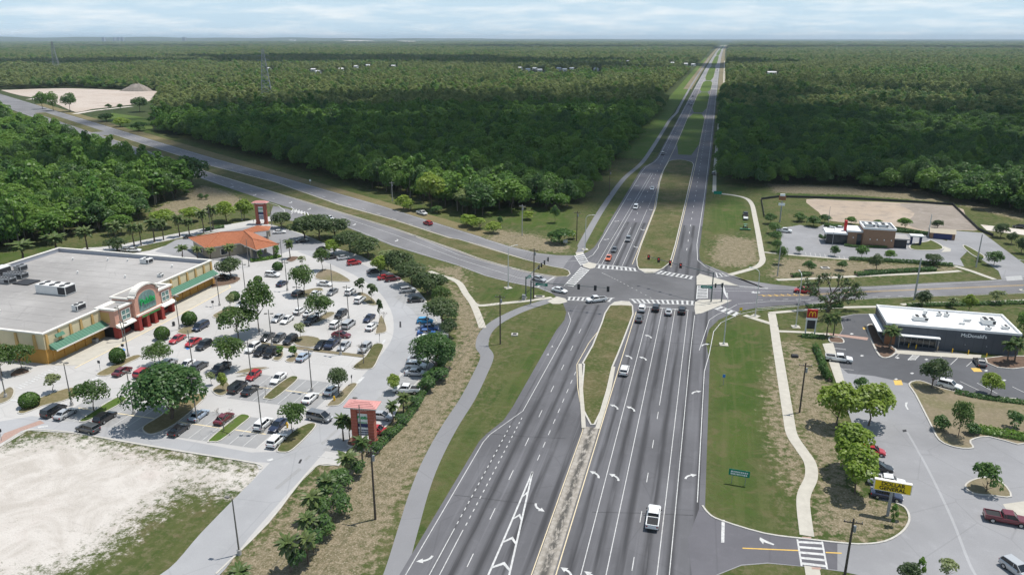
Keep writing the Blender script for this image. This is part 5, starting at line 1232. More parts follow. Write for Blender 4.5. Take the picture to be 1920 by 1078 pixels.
leafmat('leaf_grey', (0.055, 0.100, 0.034), (0.095, 0.145, 0.052), (0.15, 0.20, 0.085))
leafmat('leaf_lime', (0.19, 0.30, 0.032), (0.25, 0.34, 0.05), (0.32, 0.40, 0.09))
leafmat('leaf_pale', (0.20, 0.26, 0.10), (0.26, 0.30, 0.13), (0.34, 0.38, 0.2))
leafmat('leaf_palm', (0.060, 0.105, 0.030), (0.105, 0.145, 0.045), (0.24, 0.22, 0.10), 0.15)
leafmat('leaf_topiary', (0.035, 0.085, 0.016), (0.055, 0.11, 0.02), (0.09, 0.15, 0.032), 0.05)
leafmat('leaf_straw', (0.16, 0.12, 0.06), (0.20, 0.15, 0.08), (0.24, 0.19, 0.10), 0.1)
leafmat('leaf_elm', (0.050, 0.115, 0.022), (0.090, 0.160, 0.034), (0.14, 0.21, 0.055))
mat('bark', (0.115, 0.090, 0.070), 0.95, var=0.25, vscale=3, bump=0.5)
mat('bark_pale', (0.24, 0.21, 0.18), 0.95, var=0.25, vscale=3, bump=0.5)

def leaf_mesh(name, cen, nor, size, m, rs, aspect=1.0):
    """many small leaf-clump quads at points cen, facing nor"""
    n = len(cen)
    nor = nor / (np.linalg.norm(nor, axis=1, keepdims=True) + 1e-9)
    rv = rs.normal(size=(n, 3)); a = np.cross(nor, rv); a /= (np.linalg.norm(a, axis=1, keepdims=True) + 1e-9); b = np.cross(nor, a)
    s = (np.asarray(size) * rs.uniform(0.65, 1.35, n))[:, None] * 0.5
    q = np.stack([cen - a * s - b * s * aspect * .8, cen + a * s - b * s * aspect * .55, cen + a * s * .8 + b * s * aspect, cen - a * s * .7 + b * s * aspect * .8], 1)
    q += nor[:, None, :] * s[:, None, :] * rs.uniform(-.35, .35, (n, 4, 1))
    return q.reshape(-1, 3), n
def mesh_quads(name, verts, n, m, rs, leaf=None):
    me = bpy.data.meshes.new(name)
    me.vertices.add(4 * n); me.vertices.foreach_set('co', verts.astype(np.float32).ravel())
    me.loops.add(4 * n); me.loops.foreach_set('vertex_index', np.arange(4 * n, dtype=np.int32))
    me.polygons.add(n); me.polygons.foreach_set('loop_start', np.arange(0, 4 * n, 4, dtype=np.int32)); me.polygons.foreach_set('loop_total', np.full(n, 4, np.int32))
    me.update(calc_edges=True)
    at = me.attributes.new('leaf', 'FLOAT', 'FACE'); at.data.foreach_set('value', (rs.random(n) if leaf is None else leaf).astype(np.float32))
    me.materials.append(m); return me
def sph(rs, n):
    v = rs.normal(size=(n, 3)); return v / np.linalg.norm(v, axis=1, keepdims=True)

def crown_round(name, m, seed, h=1.0, r=0.42, z0=0.22, lobes=12, leaves=900, size=0.075, flat=1.0, spread=1.0):
    """unit-height broadleaf crown: uneven lobes of leaf clumps with gaps between them"""
    rs = np.random.default_rng(seed); C, Nn, S = [], [], []
    zc = (z0 + h) / 2; hz = (h - z0) / 2
    lo = []
    for k in range(lobes):
        d = sph(rs, 1)[0]; d[2] = abs(d[2]) * 0.9 - 0.25 if k % 3 else d[2]
        f = rs.uniform(0.45, 0.78)
        lo.append((np.array([d[0] * r * f * spread, d[1] * r * f * spread, zc + d[2] * hz * f * flat]), rs.uniform(0.30, 0.50) * r))
    lo.append((np.array([0, 0, zc + hz * .35]), r * .5))
    tot = sum(l[1] ** 2 for l in lo)
    for c, lr in lo:
        n = max(8, int(leaves * lr * lr / tot)); d = sph(rs, n)
        d[:, 2] = np.where(d[:, 2] < -0.45, -d[:, 2], d[:, 2])
        rad = lr * (0.84 + 0.24 * rs.random(n))[:, None]
        C.append(c + d * rad * np.array([1, 1, .85])); Nn.append(d * .75 + rs.normal(size=(n, 3)) * 0.30 + np.array([0, 0, .65])); S.append(np.full(n, size))
    v, n = leaf_mesh(name, np.concatenate(C), np.concatenate(Nn), np.concatenate(S), m, rs)
    return mesh_quads(name, v, n, m, rs)
def crown_pine(name, m, seed, leaves=420):
    """unit-height pine crown: short whorled tufts along the upper stem, ragged top"""
    rs = np.random.default_rng(seed); C, Nn, S = [], [], []
    for k in range(26):
        z = 0.38 + 0.60 * (k / 26) + rs.uniform(-.02, .02); rr = 0.20 * (1.08 - (k / 26)) ** 0.7 + .03
        a = rs.uniform(0, 6.28); L = rr * rs.uniform(.55, 1.15)
        c = np.array([math.cos(a) * L, math.sin(a) * L, z + L * .25]); n = leaves // 26
        d = sph(rs, n); C.append(c + d * np.array([.075, .075, .045]) * rs.uniform(.7, 1.2, (n, 1))); Nn.append(d + np.array([0, 0, .5])); S.append(np.full(n, .06))
    v, n = leaf_mesh(name, np.concatenate(C), np.concatenate(Nn), np.concatenate(S), m, rs)
    return mesh_quads(name, v, n, m, rs)
def crown_palm(name, m, seed, r=0.34, fr=64):
    """cabbage-palm head: arching fan fronds round the top, dead ones hanging below"""
    rs = np.random.default_rng(seed); Q, lf = [], []
    for k in range(fr):
        a = k * 2.399 + rs.uniform(-.2, .2); el = rs.uniform(-0.75, 1.25); L = r * rs.uniform(.7, 1.2)
        d = np.array([math.cos(a), math.sin(a), 0]); s = np.array([-d[1], d[0], 0])
        top = np.array([0, 0, .80 + rs.uniform(-.02, .03)])
        pts = [top]; e = el
        for j in range(4):
            pts.append(pts[-1] + (d * math.cos(e) + np.array([0, 0, math.sin(e)])) * L / 4); e -= 0.33
        w = [.010, .034, .050, .040, .006]
        for j in range(4):
            for sg in (-1, 1):     # two leaf halves, drooping to the sides
                dz = np.array([0, 0, -.035]); w0, w1 = w[j] * r * 3, w[j + 1] * r * 3
                Q.append([pts[j], pts[j + 1], pts[j + 1] + s * sg * w1 + dz * (w1 > .02), pts[j] + s * sg * w0 + dz * (w0 > .02)]); lf.append(rs.uniform(.75, 1) if el < -.4 else rs.uniform(0, .6))
    return mesh_quads(name, np.array(Q).reshape(-1, 3), len(Q), m, rs, np.array(lf))
def crown_topiary(name, m, seed, leaves=1500):
    rs = np.random.default_rng(seed); d = sph(rs, leaves)
    prof = 0.5 * np.where(d[:, 2] > 0, np.sqrt(np.clip(1 - d[:, 2] ** 1.6, 0, 1)), np.sqrt(np.clip(1 - (d[:, 2] * 1.0) ** 4, 0, 1)))
    ang = np.arctan2(d[:, 1], d[:, 0]); z = 0.52 + d[:, 2] * 0.46
    C = np.stack([np.cos(ang) * prof, np.sin(ang) * prof, z], 1) + rs.normal(size=(leaves, 3)) * .012
    v, n = leaf_mesh(name, C, d + rs.normal(size=d.shape) * .25, np.full(leaves, .085), m, rs)
    return mesh_quads(name, v, n, m, rs)
def trunk_mesh(name, h, r, m, seed, limbs=5, z0=0.25, spread=0.28, bend=0.03):
    """tapered stem with limbs running up into the crown (unit height)"""
    rs = np.random.default_rng(seed); b = MB(); p = Vector((0, 0, -0.02)); rr = r
    top = []
    for k in range(4):
        q = Vector((rs.normal() * bend, rs.normal() * bend, h * (k + 1) / 4)); r2 = r * (1 - .7 * (k + 1) / 4)
        b.tube(p, q, rr, r2, 7, cap=(k == 3)); p, rr = q, r2
    for k in range(limbs):
        a = k * 2.4 + rs.uniform(-.4, .4); z = z0 + (h - z0) * rs.uniform(0, .7)
        s = Vector((0, 0, z)); e = s + Vector((math.cos(a) * spread, math.sin(a) * spread, spread * rs.uniform(.5, 1.1)))
        mid = s.lerp(e, .5) + Vector((0, 0, -.02)); b.tube(s, mid, r * .5, r * .32, 5, False); b.tube(mid, e, r * .32, r * .1, 5, False)
    return b.mesh(name, m)
def bare_mesh(name, seed, m):
    rs = np.random.default_rng(seed); b = MB()
    def grow(p, d, L, r, lv):
        q = p + d * L; b.tube(p, q, r, r * .65, 5, lv == 0)
        if lv:
            for _ in range(3): grow(q, (d + Vector(rs.normal(size=3) * .42) + Vector((0, 0, .15))).normalized(), L * .68, r * .62, lv - 1)
    grow(Vector((0, 0, -.01)), Vector((0, 0, 1)), .34, .02, 4)
    return b.mesh(name, m)

TM = {}     # kind -> list of (crown mesh, trunk mesh)
def kind(k, crowns, trunks): TM[k] = list(zip(crowns, trunks))
tk = lambda s, r=.022, z0=.25, sp=.25, limbs=5, m='bark', h=.72: trunk_mesh('trunk', h, r, MATS[m], s, limbs, z0, sp)
kind('wood', [crown_round('crown', MATS['leaf_green'], 10 + i, r=.40 + .04 * (i % 3), z0=.12, lobes=15 + 2 * i, leaves=2300, size=.050) for i in range(4)], [tk(i, .016) for i in range(4)])
kind('deep', [crown_round('crown', MATS['leaf_deep'], 30 + i, r=.44 + .04 * i, z0=.12, lobes=16 + 2 * i, leaves=2300, size=.050) for i in range(3)], [tk(9 + i, .018) for i in range(3)])
kind('olive', [crown_round('crown', MATS['leaf_olive'], 50 + i, r=.36 + .03 * i, z0=.2, lobes=11 + i, leaves=1100, size=.064) for i in range(3)], [tk(19 + i, .014) for i in range(3)])
kind('pine', [crown_pine('crown', MATS['leaf_green'], 70 + i) for i in range(2)], [trunk_mesh('trunk', .93, .013, MATS['bark_pale'], 70 + i, 0) for i in range(2)])
kind('pine2', [crown_pine('crown', MATS['leaf_olive'], 76)], [trunk_mesh('trunk', .93, .013, MATS['bark_pale'], 76, 0)])
kind('oak', [crown_round('crown', MATS['leaf_grey'], 90 + i, r=.52 + .03 * i, z0=.22, lobes=17, leaves=3000, size=.052) for i in range(4)], [tk(29 + i, .030, .2, .3, 7) for i in range(4)])
kind('elm', [crown_round('crown', MATS['leaf_elm'], 110 + i, r=.50, z0=.28, lobes=20, leaves=2200, size=.050, spread=1.22) for i in range(4)], [tk(39 + i, .020, .24, .36, 8) for i in range(4)])
kind('big_oak', [crown_round('crown', MATS['leaf_deep'], 130, r=.66, z0=.12, lobes=34, leaves=11000, size=.043, spread=1.1)], [tk(44, .035, .15, .42, 9)])
kind('lime', [crown_round('crown', MATS['leaf_lime'], 140 + i, r=.44, z0=.14, lobes=18, leaves=2600, size=.052) for i in range(3)], [tk(49 + i, .020, .2, .24, 6) for i in range(3)])
kind('young', [crown_round('crown', MATS['leaf_pale'], 150 + i, r=.36, z0=.36, lobes=8, leaves=420, size=.075) for i in range(3)], [tk(59 + i, .016, .32, .22, 5) for i in range(3)])
kind('sapling', [crown_round('crown', MATS['leaf_grey'], 160 + i, r=.30, z0=.30, lobes=7, leaves=330, size=.080) for i in range(2)], [tk(69 + i, .014, .3, .2, 5) for i in range(2)])
kind('palm', [crown_palm('fronds', MATS['leaf_palm'], 170 + i) for i in range(4)], [trunk_mesh('trunk', .82, .035, MATS['bark'], 79 + i, 0, bend=.012) for i in range(4)])
kind('topiary', [crown_topiary('crown', MATS['leaf_topiary'], 180 + i) for i in range(2)], [trunk_mesh('trunk', .5, .05, MATS['bark'], 89 + i, 0) for i in range(2)])
kind('bush', [crown_round('foliage', MATS['leaf_deep'], 190 + i, r=.60, z0=.0, lobes=11, leaves=900, size=.095, flat=.9) for i in range(3)], [trunk_mesh('stem', .4, .03, MATS['bark'], 93 + i, 4, .05, .3) for i in range(3)])
kind('lime_bush', [crown_round('foliage', MATS['leaf_lime'], 195 + i, r=.60, z0=.0, lobes=11, leaves=900, size=.095, flat=.9) for i in range(2)], [trunk_mesh('stem', .4, .03, MATS['bark'], 97 + i, 4, .05, .3) for i in range(2)])
kind('conifer', [crown_round('crown', MATS['leaf_green'], 200 + i, r=.26, z0=.04, lobes=12, leaves=700, size=.07) for i in range(2)], [tk(99 + i, .02, .1, .12, 4) for i in range(2)])

TRR = random.Random(3)
def tree(k, x, y, h, w, label, cat='tree', group=None, name=None, i=None):
    """w = crown width in metres"""
    cm_, tm_ = TM[k][TRR.randrange(len(TM[k])) if i is None else i % len(TM[k])]
    nm = name or {'palm': 'palm_tree', 'topiary': 'clipped_shrub', 'bush': 'shrub', 'lime_bush': 'shrub', 'conifer': 'conifer_tree', 'pine': 'pine_tree', 'pine2': 'pine_tree'}.get(k, 'broadleaf_tree')
    t_ = thing(nm, label, cat, (x, y, 0), TRR.uniform(0, 6.28), group)
    base = {'wood': .84, 'deep': .94, 'olive': .78, 'pine': .46, 'pine2': .46, 'oak': 1.1, 'elm': 1.12, 'big_oak': 1.42, 'lime': .9, 'young': .74, 'sapling': .62, 'palm': .68, 'topiary': 1.0, 'bush': 1.2, 'lime_bush': 1.2, 'conifer': .54}[k]
    s = w / base
    a = link(tm_.name.split('.')[0], tm_, t_); b = link(cm_.name.split('.')[0], cm_, t_)
    t_.scale = (s, s, h)
    return t_

# ---------------------------------------------------------------- the woods
def n_of(x, y): return N_.x * x + N_.y * y
def s_of(x, y): return U.x * x + U.y * y
F_L = GL([(-420, 330), (-300, 250), (-60, 185), (0, 197), (60, 212), (95, 222), (130, 226), (200, 250), (240, 270), (300, 297), (352, 320), (382, 336), (380, 350), (330, 372), (290, 388), (268, 400), (262, 416), (210, 432), (150, 448), (70, 462), (0, 472), (-150, 500), (-500, 560)])
F_C_front = GL([(285, 249), (345, 268), (400, 286), (504, 316), (608, 345), (686, 368), (738, 380), (790, 393), (845, 402), (880, 404), (930, 398), (1000, 392), (1045, 398), (1078, 392), (1108, 372), (1122, 352)])
clear_sand = GL([(-200, 165), (0, 168), (126, 165), (305, 170), (300, 190), (285, 222), (200, 226), (140, 216), (0, 196), (-200, 220)])
scrub_w = GL([(180, 222), (285, 249), (300, 225), (285, 195), (240, 200)])
F_R_front = GL([(1341, 349), (1380, 350), (1420, 351), (1500, 348), (1600, 350), (1700, 362), (1760, 373), (1830, 388), (1920, 405), (2100, 430), (2500, 480)])
def woods_mask(x, y):
    """True where trees stand"""
    n = n_of(x, y)
    corridor = (x > -56 + 0.0035 * y - np.where(y > 900, 12, 0)) & (x < 6.5 + np.where(y > 1100, 7, 0) + 0.004 * np.maximum(y - 800, 0) + np.vectorize(sx)(y))
    wroad = (n > 118) & (n < 188) & (x < -40)
    C = (n >= 187) & (x < 0) & ~corridor
    cf = F_C_front + [(-50, 420), (-50, 60000), (-60000, 60000), (-60000, 60000 * .2), wr(1500, 190), wr(800, 190)]
    C &= in_poly(x, y, cf) | (s_of(x, y) > 640)
    Rr = in_poly(x, y, F_R_front + [(60000, 3000), (60000, 60000), (2, 60000)]) & (x > 0)
    L = in_poly(x, y, F_L) & (n < 120)
    Lfar = (n <= 118) & (x < -600)
    m = (C | Rr | L | Lfar) & ~corridor & ~wroad & ~in_poly(x, y, clear_sand) & ~in_poly(x, y, scrub_w)
    return m
def jitter_grid(r0, r1, step, rs):
    """jittered points inside the camera's ground wedge between two ranges"""
    ax = math.radians(40)
    X = np.arange(-r1 * math.sin(ax + YAW) - step, r1 * math.sin(ax) + step, step); Y = np.arange(0, r1 + step, step)
    x, y = np.meshgrid(X, Y); x = x.ravel() + rs.uniform(-.45, .45, x.size) * step; y = y.ravel() + rs.uniform(-.45, .45, y.size) * step
    hf = -_sy * x + _cy * y; r = _cy * x + _sy * y; d = np.hypot(x, y)
    k = (d >= r0) & (d < r1) & (hf > 0) & (np.abs(r) < hf * 0.75 + 40)
    x, y = x[k], y[k]
    k = woods_mask(x, y); return x[k], y[k]
rs = np.random.default_rng(77)
HOUSES = [(505, 131), (588, 133), (597, 137), (640, 132), (668, 127), (690, 125), (738, 126), (975, 130), (990, 133), (1003, 131), (1012, 134), (1048, 131), (1058, 133), (1072, 131), (1118, 132), (1178, 117), (1222, 117), (1260, 120), (1286, 122), (1300, 123), (1443, 139), (1451, 139), (552, 77), (546, 76.2)]
HPOS = [G(x, y + 1.2) for x, y in HOUSES]
def noise2(x, y, sc, seed):
    r = np.random.default_rng(seed); v = np.zeros(x.shape)
    for k in range(5):
        a = r.uniform(0, 6.28); f = sc * (1.6 ** k) * r.uniform(.8, 1.2); v += np.sin((x * math.cos(a) + y * math.sin(a)) * f + r.uniform(0, 6.28)) / (1 + .5 * k)
    return v / 2.2
P = {'x': [], 'y': [], 'h': [], 'w': [], 'k': []}
bands = [(200, 520, 5.6, 1.0), (520, 900, 6.4, 1.05), (900, 1600, 6.8, 1.0), (1600, 2800, 9.5, 1.2), (2800, 5000, 17.0, 1.8), (5000, 9000, 52.0, 4.5), (9000, 16000, 110.0, 9.0)]
for r0, r1, st, ws in bands:
    x, y = jitter_grid(r0, r1, st, rs); n = len(x)
    if r0 < 3000:
        keep = np.ones(n, bool)
        for hx, hy in HPOS:
            dd = math.hypot(hx, hy); ux, uy = hx / dd, hy / dd
            al = (x - hx) * ux + (y - hy) * uy; ac = -(x - hx) * uy + (y - hy) * ux
            keep &= ~((np.abs(ac) < 13) & (al > -320) & (al < 14))
        x, y = x[keep], y[keep]; n = len(x)
    h = rs.normal(12.0, 2.7, n).clip(6.5, 19) + noise2(x, y, .012, 4) * 1.6
    w = rs.uniform(6.0, 12.5, n) * ws
    ol = noise2(x, y, .006, 8) + rs.normal(0, .5, n)
    d = np.hypot(x, y)
    left = (n_of(x, y) < 125)
    k = np.where(rs.random(n) < .14, 7, rs.integers(0, 4, n))           # 0-3 wood
    k = np.where(rs.random(n) < .22, 4 + rs.integers(0, 2, n), k)        # 4-5 deep
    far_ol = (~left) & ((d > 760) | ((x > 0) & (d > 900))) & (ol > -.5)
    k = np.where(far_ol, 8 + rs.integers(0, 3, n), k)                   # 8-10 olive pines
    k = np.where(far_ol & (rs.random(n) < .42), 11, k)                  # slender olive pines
    rightd = (x > 0) & (d < 1100) & (rs.random(n) < .5); k = np.where(rightd, 4 + rs.integers(0, 3, n), k)
    pine = (k == 7) | (k == 11); h = np.where(pine, h + 3.0, h); w = np.where(pine, w * .8, w)
    h = np.where(far_ol, h * .92, h)
    for key, v in zip('xyhwk', (x, y, h, w, k)): P[key].append(v)
for key in P: P[key] = np.concatenate(P[key])
KIND = {0: 'wood', 1: 'wood', 2: 'wood', 3: 'wood', 4: 'deep', 5: 'deep', 6: 'deep', 7: 'pine', 8: 'olive', 9: 'olive', 10: 'olive', 11: 'pine2'}
pxl, pyl, dl = proj(P['x'], P['y'], 0 * P['x'] + 8)
vis = (pxl > -40) & (pxl < 1960) & (pyl < 1100)
order = np.argsort(np.where(vis, np.hypot(P['x'], P['y']), 1e9))
near = order[:290]
WL = {'L': ('in the bright wood behind the supermarket', 'trees of the wood behind the supermarket'),
      'C': ('at the front of the dark wood between the two roads', 'front trees of the wood between the roads'),
      'R': ('at the front of the shaded wood right of the highway', 'front trees of the wood right of the highway')}
KL = {'wood': 'leafy mid green tree', 'deep': 'dense dark green tree', 'pine': 'tall thin pine', 'olive': 'olive green tree', 'pine2': 'slender olive pine'}
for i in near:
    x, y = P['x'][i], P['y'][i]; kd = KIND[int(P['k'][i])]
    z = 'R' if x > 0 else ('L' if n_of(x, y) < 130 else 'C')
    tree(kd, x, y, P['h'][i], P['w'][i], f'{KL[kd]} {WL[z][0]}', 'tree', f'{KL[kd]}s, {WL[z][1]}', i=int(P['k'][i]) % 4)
rest = np.setdiff1d(np.arange(len(P['x'])), near)

def scatter(name, idx, srcs, smap, label, cat):
    """a wood as ONE object: crowns set on points by geometry nodes"""
    me = bpy.data.meshes.new(name); n = len(idx)
    co = np.stack([P['x'][idx], P['y'][idx], np.full(n, -.3)], 1).astype(np.float32)
    me.vertices.add(n); me.vertices.foreach_set('co', co.ravel())
    k = P['k'][idx]
    bw = np.array([.84, .84, .84, .84, .94, .94, .94, .46, .78, .78, .78, .46])[k]
    sc = np.stack([P['w'][idx] / bw, P['w'][idx] / bw, P['h'][idx]], 1).astype(np.float32)
    a = me.attributes.new('scl', 'FLOAT_VECTOR', 'POINT'); a.data.foreach_set('vector', sc.ravel())
    a = me.attributes.new('rot', 'FLOAT_VECTOR', 'POINT'); a.data.foreach_set('vector', np.stack([np.zeros(n), np.zeros(n), rs.uniform(0, 6.28, n)], 1).astype(np.float32).ravel())
    a = me.attributes.new('pick', 'INT', 'POINT'); a.data.foreach_set('value', np.array([smap[int(v)] for v in k], np.int32))
    o = link(name, me); tag(o, label, cat, kind='stuff')
    ng = bpy.data.node_groups.new(name + '_nodes', 'GeometryNodeTree')
    ng.interface.new_socket('Geometry', in_out='INPUT', socket_type='NodeSocketGeometry'); ng.interface.new_socket('Geometry', in_out='OUTPUT', socket_type='NodeSocketGeometry')
    gi, go = ng.nodes.new('NodeGroupInput'), ng.nodes.new('NodeGroupOutput')
    iop = ng.nodes.new('GeometryNodeInstanceOnPoints'); iop.inputs['Pick Instance'].default_value = True
    jn = ng.nodes.new('GeometryNodeJoinGeometry')
    for s in srcs[::-1]:
        oi = ng.nodes.new('GeometryNodeObjectInfo'); oi.inputs['Object'].default_value = s; oi.inputs['As Instance'].default_value = True
        ng.links.new(oi.outputs['Geometry'], jn.inputs[0])
    def na(nm, ty):
        q = ng.nodes.new('GeometryNodeInputNamedAttribute'); q.data_type = ty; q.inputs['Name'].default_value = nm
        return [s for s in q.outputs if s.enabled and s.name == 'Attribute'][0]
    ng.links.new(gi.outputs[0], iop.inputs['Points']); ng.links.new(jn.outputs[0], iop.inputs['Instance'])
    ng.links.new(na('scl', 'FLOAT_VECTOR'), iop.inputs['Scale']); ng.links.new(na('rot', 'FLOAT_VECTOR'), iop.inputs['Rotation']); ng.links.new(na('pick', 'INT'), iop.inputs['Instance Index'])
    ng.links.new(iop.outputs[0], go.inputs[0])
    md = o.modifiers.new('scatter', 'NODES'); md.node_group = ng
    return o
# a real crown of each kind, standing in the front rows, serves as the pattern
src = {}
for ob in list(COL.objects):
    if ob.type == 'MESH' and ob.parent and ob.name.startswith(('crown',)):
        for kk, lst in TM.items():
            for q, (c_, t_) in enumerate(lst):
                if ob.data == c_: src.setdefault((kk, q), ob)
slots = [('wood', 0), ('wood', 1), ('wood', 2), ('wood', 3), ('deep', 0), ('deep', 1), ('deep', 2), ('pine', 1), ('olive', 0), ('olive', 1), ('olive', 2), ('pine2', 0)]
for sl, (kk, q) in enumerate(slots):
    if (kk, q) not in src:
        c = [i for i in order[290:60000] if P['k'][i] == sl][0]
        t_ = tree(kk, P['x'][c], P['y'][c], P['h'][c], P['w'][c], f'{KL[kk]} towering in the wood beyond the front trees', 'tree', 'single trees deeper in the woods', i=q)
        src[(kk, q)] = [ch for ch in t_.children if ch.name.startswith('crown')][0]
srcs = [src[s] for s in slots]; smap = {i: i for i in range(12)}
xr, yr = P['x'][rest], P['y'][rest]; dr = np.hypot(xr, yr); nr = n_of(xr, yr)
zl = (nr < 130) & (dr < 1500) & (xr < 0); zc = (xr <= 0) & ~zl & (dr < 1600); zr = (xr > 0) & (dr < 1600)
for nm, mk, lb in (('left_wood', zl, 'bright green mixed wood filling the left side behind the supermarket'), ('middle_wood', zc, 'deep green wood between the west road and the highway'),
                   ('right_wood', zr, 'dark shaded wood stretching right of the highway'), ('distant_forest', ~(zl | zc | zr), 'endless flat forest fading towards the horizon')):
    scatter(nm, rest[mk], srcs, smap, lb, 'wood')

def tree_px(k, bx, by, ytop, wpx, label, cat='tree', group=None, name=None, i=None):
    X, Y = G(bx, by); h = max(.5, height_at(X, Y, ytop)); w = wpx * proj(X, Y, h * .6)[2] / FPX
    return tree(k, X, Y, h, w, label, cat, group, name, i)
SHR = 'clipped dome shrubs in the supermarket lot'
for bx, by, yt, w, lb in [(222, 680, 652, 28, 'round clipped shrub beside the dark red car left of the lot'), (57, 762, 736, 35, 'largest round clipped shrub on the leftmost island'), (356, 609, 584, 27, 'clipped shrub left of the navy minivan by the entrance'), (305, 636, 612, 27, 'clipped shrub left of the bright red car by the entrance'), (521, 506, 491, 19, 'pointed clipped shrub near the white car below the orange roof'), (484, 530, 517, 16, 'small clipped shrub by the lamp left of the navy car'), (440, 563, 546, 20, 'clipped shrub behind the pale young tree on the store front drive')]:
    tree_px('topiary', bx, by, yt, w, lb, 'shrub', SHR)
PT = 'trees on the supermarket lot islands'
for k, bx, by, yt, w, lb in [
    ('young', 101, 735, 699, 34, 'pale young tree left of the lamp on the leftmost island'), ('elm', 177, 771, 714, 62, 'open branched tree beside the black car in the front row'),
    ('elm', 42, 697, 646, 50, 'green tree at the left corner of the yellow store'), ('elm', 4, 704, 646, 52, 'tree cut by the left edge beside the store corner'),
    ('elm', 300, 687, 644, 54, 'grey green tree over the parked silver cars in the left lot'), ('big_oak', 322, 785, 686, 142, 'huge dark spreading tree, the biggest in the parking lot'),
    ('elm', 431, 693, 628, 64, 'tree above the black pickup in the middle of the lot'), ('elm', 447, 636, 576, 70, 'broad tree in the lot, lower left of the twin green trees'),
    ('elm', 486, 623, 526, 62, 'tallest green tree in the lot centre'), ('elm', 572, 552, 496, 52, 'wide tree below the bank, over the black SUV'),
    ('elm', 600, 601, 549, 56, 'spreading tree with the black SUV at its trunk'), ('elm', 604, 508, 464, 33, 'slender trunked tree at the tip of the triangular bed'),
    ('sapling', 679, 552, 518, 24, 'dark thin sapling, upper of two by the curved drive'), ('sapling', 697, 567, 528, 26, 'dark thin sapling, lower of two by the curved drive'),
    ('sapling', 712, 605, 556, 15, 'very thin sparse sapling by the curved drive bend'), ('young', 566, 500, 479, 17, 'pale little tree on the drive below the bank'),
    ('young', 565, 637, 604, 27, 'pale green young tree beside the black hatchback'), ('conifer', 526, 666, 645, 15, 'yellowish small bush tree right of the two black SUVs'),
    ('conifer', 549, 668, 644, 16, 'bright small bush tree left of the light blue sedan'), ('oak', 635, 738, 690, 38, 'compact glossy tree on the island by the exit drive'),
    ('elm', 549, 813, 753, 56, 'tree on the front island beside the navy sedan'), ('lime', 419, 732, 696, 20, 'small lime green tree left of the black van'),
    ('young', 396, 722, 696, 20, 'thin pale sapling right of the huge dark tree'), ('lime', 739, 736, 699, 30, 'small bright tree by the white pickup in the right row'),
    ('young', 433, 577, 551, 20, 'pale young tree before the clipped shrub at the store drive'), ('oak', 432, 521, 486, 52, 'dense round tree at the right end of the store')]:
    tree_px(k, bx, by, yt, w, lb, 'tree', PT)
RT = 'trees along the right edge of the supermarket lot'
for k, bx, by, yt, w, lb in [
    ('oak', 528, 428, 400, 30, 'dark tree right of the far red pylon sign'), ('oak', 571, 449, 408, 50, 'first round oak of the row by the west road'), ('oak', 600, 450, 405, 44, 'second oak of the row by the west road'),
    ('oak', 628, 446, 412, 44, 'third oak of the row, behind the small bright tree'), ('lime', 626, 478, 448, 30, 'small bright green tree among the oaks above the silver sedan'),
    ('oak', 656, 474, 436, 44, 'oak right of the small bright tree'), ('oak', 690, 483, 449, 50, 'oak above the big red SUV'), ('lime', 713, 516, 479, 28, 'yellow green young tree above the dark car'),
    ('young', 728, 507, 470, 34, 'thin olive tree behind the yellow green one'), ('oak', 752, 516, 472, 46, 'oak above the two red cars'), ('oak', 772, 535, 493, 44, 'oak behind the silver wagon'),
    ('oak', 803, 552, 512, 48, 'oak above the black sedan, by the cream path'), ('oak', 825, 545, 518, 30, 'small dark oak touching the cream path'), ('elm', 827, 578, 538, 28, 'leaning leafy tree below the cream path'),
    ('oak', 828, 612, 562, 52, 'dark oak above the bright blue car'), ('oak', 842, 634, 600, 30, 'small oak right of the blue cars'), ('big_oak', 817, 694, 628, 70, 'broad dark oak hiding the white cars of the right row'),
    ('bush', 818, 716, 690, 40, 'dark shrub below the broad dark oak')]:
    tree_px(k, bx, by, yt - 2, w * 1.25, lb, 'tree' if k != 'bush' else 'shrub', RT)
PG = 'cabbage palms'
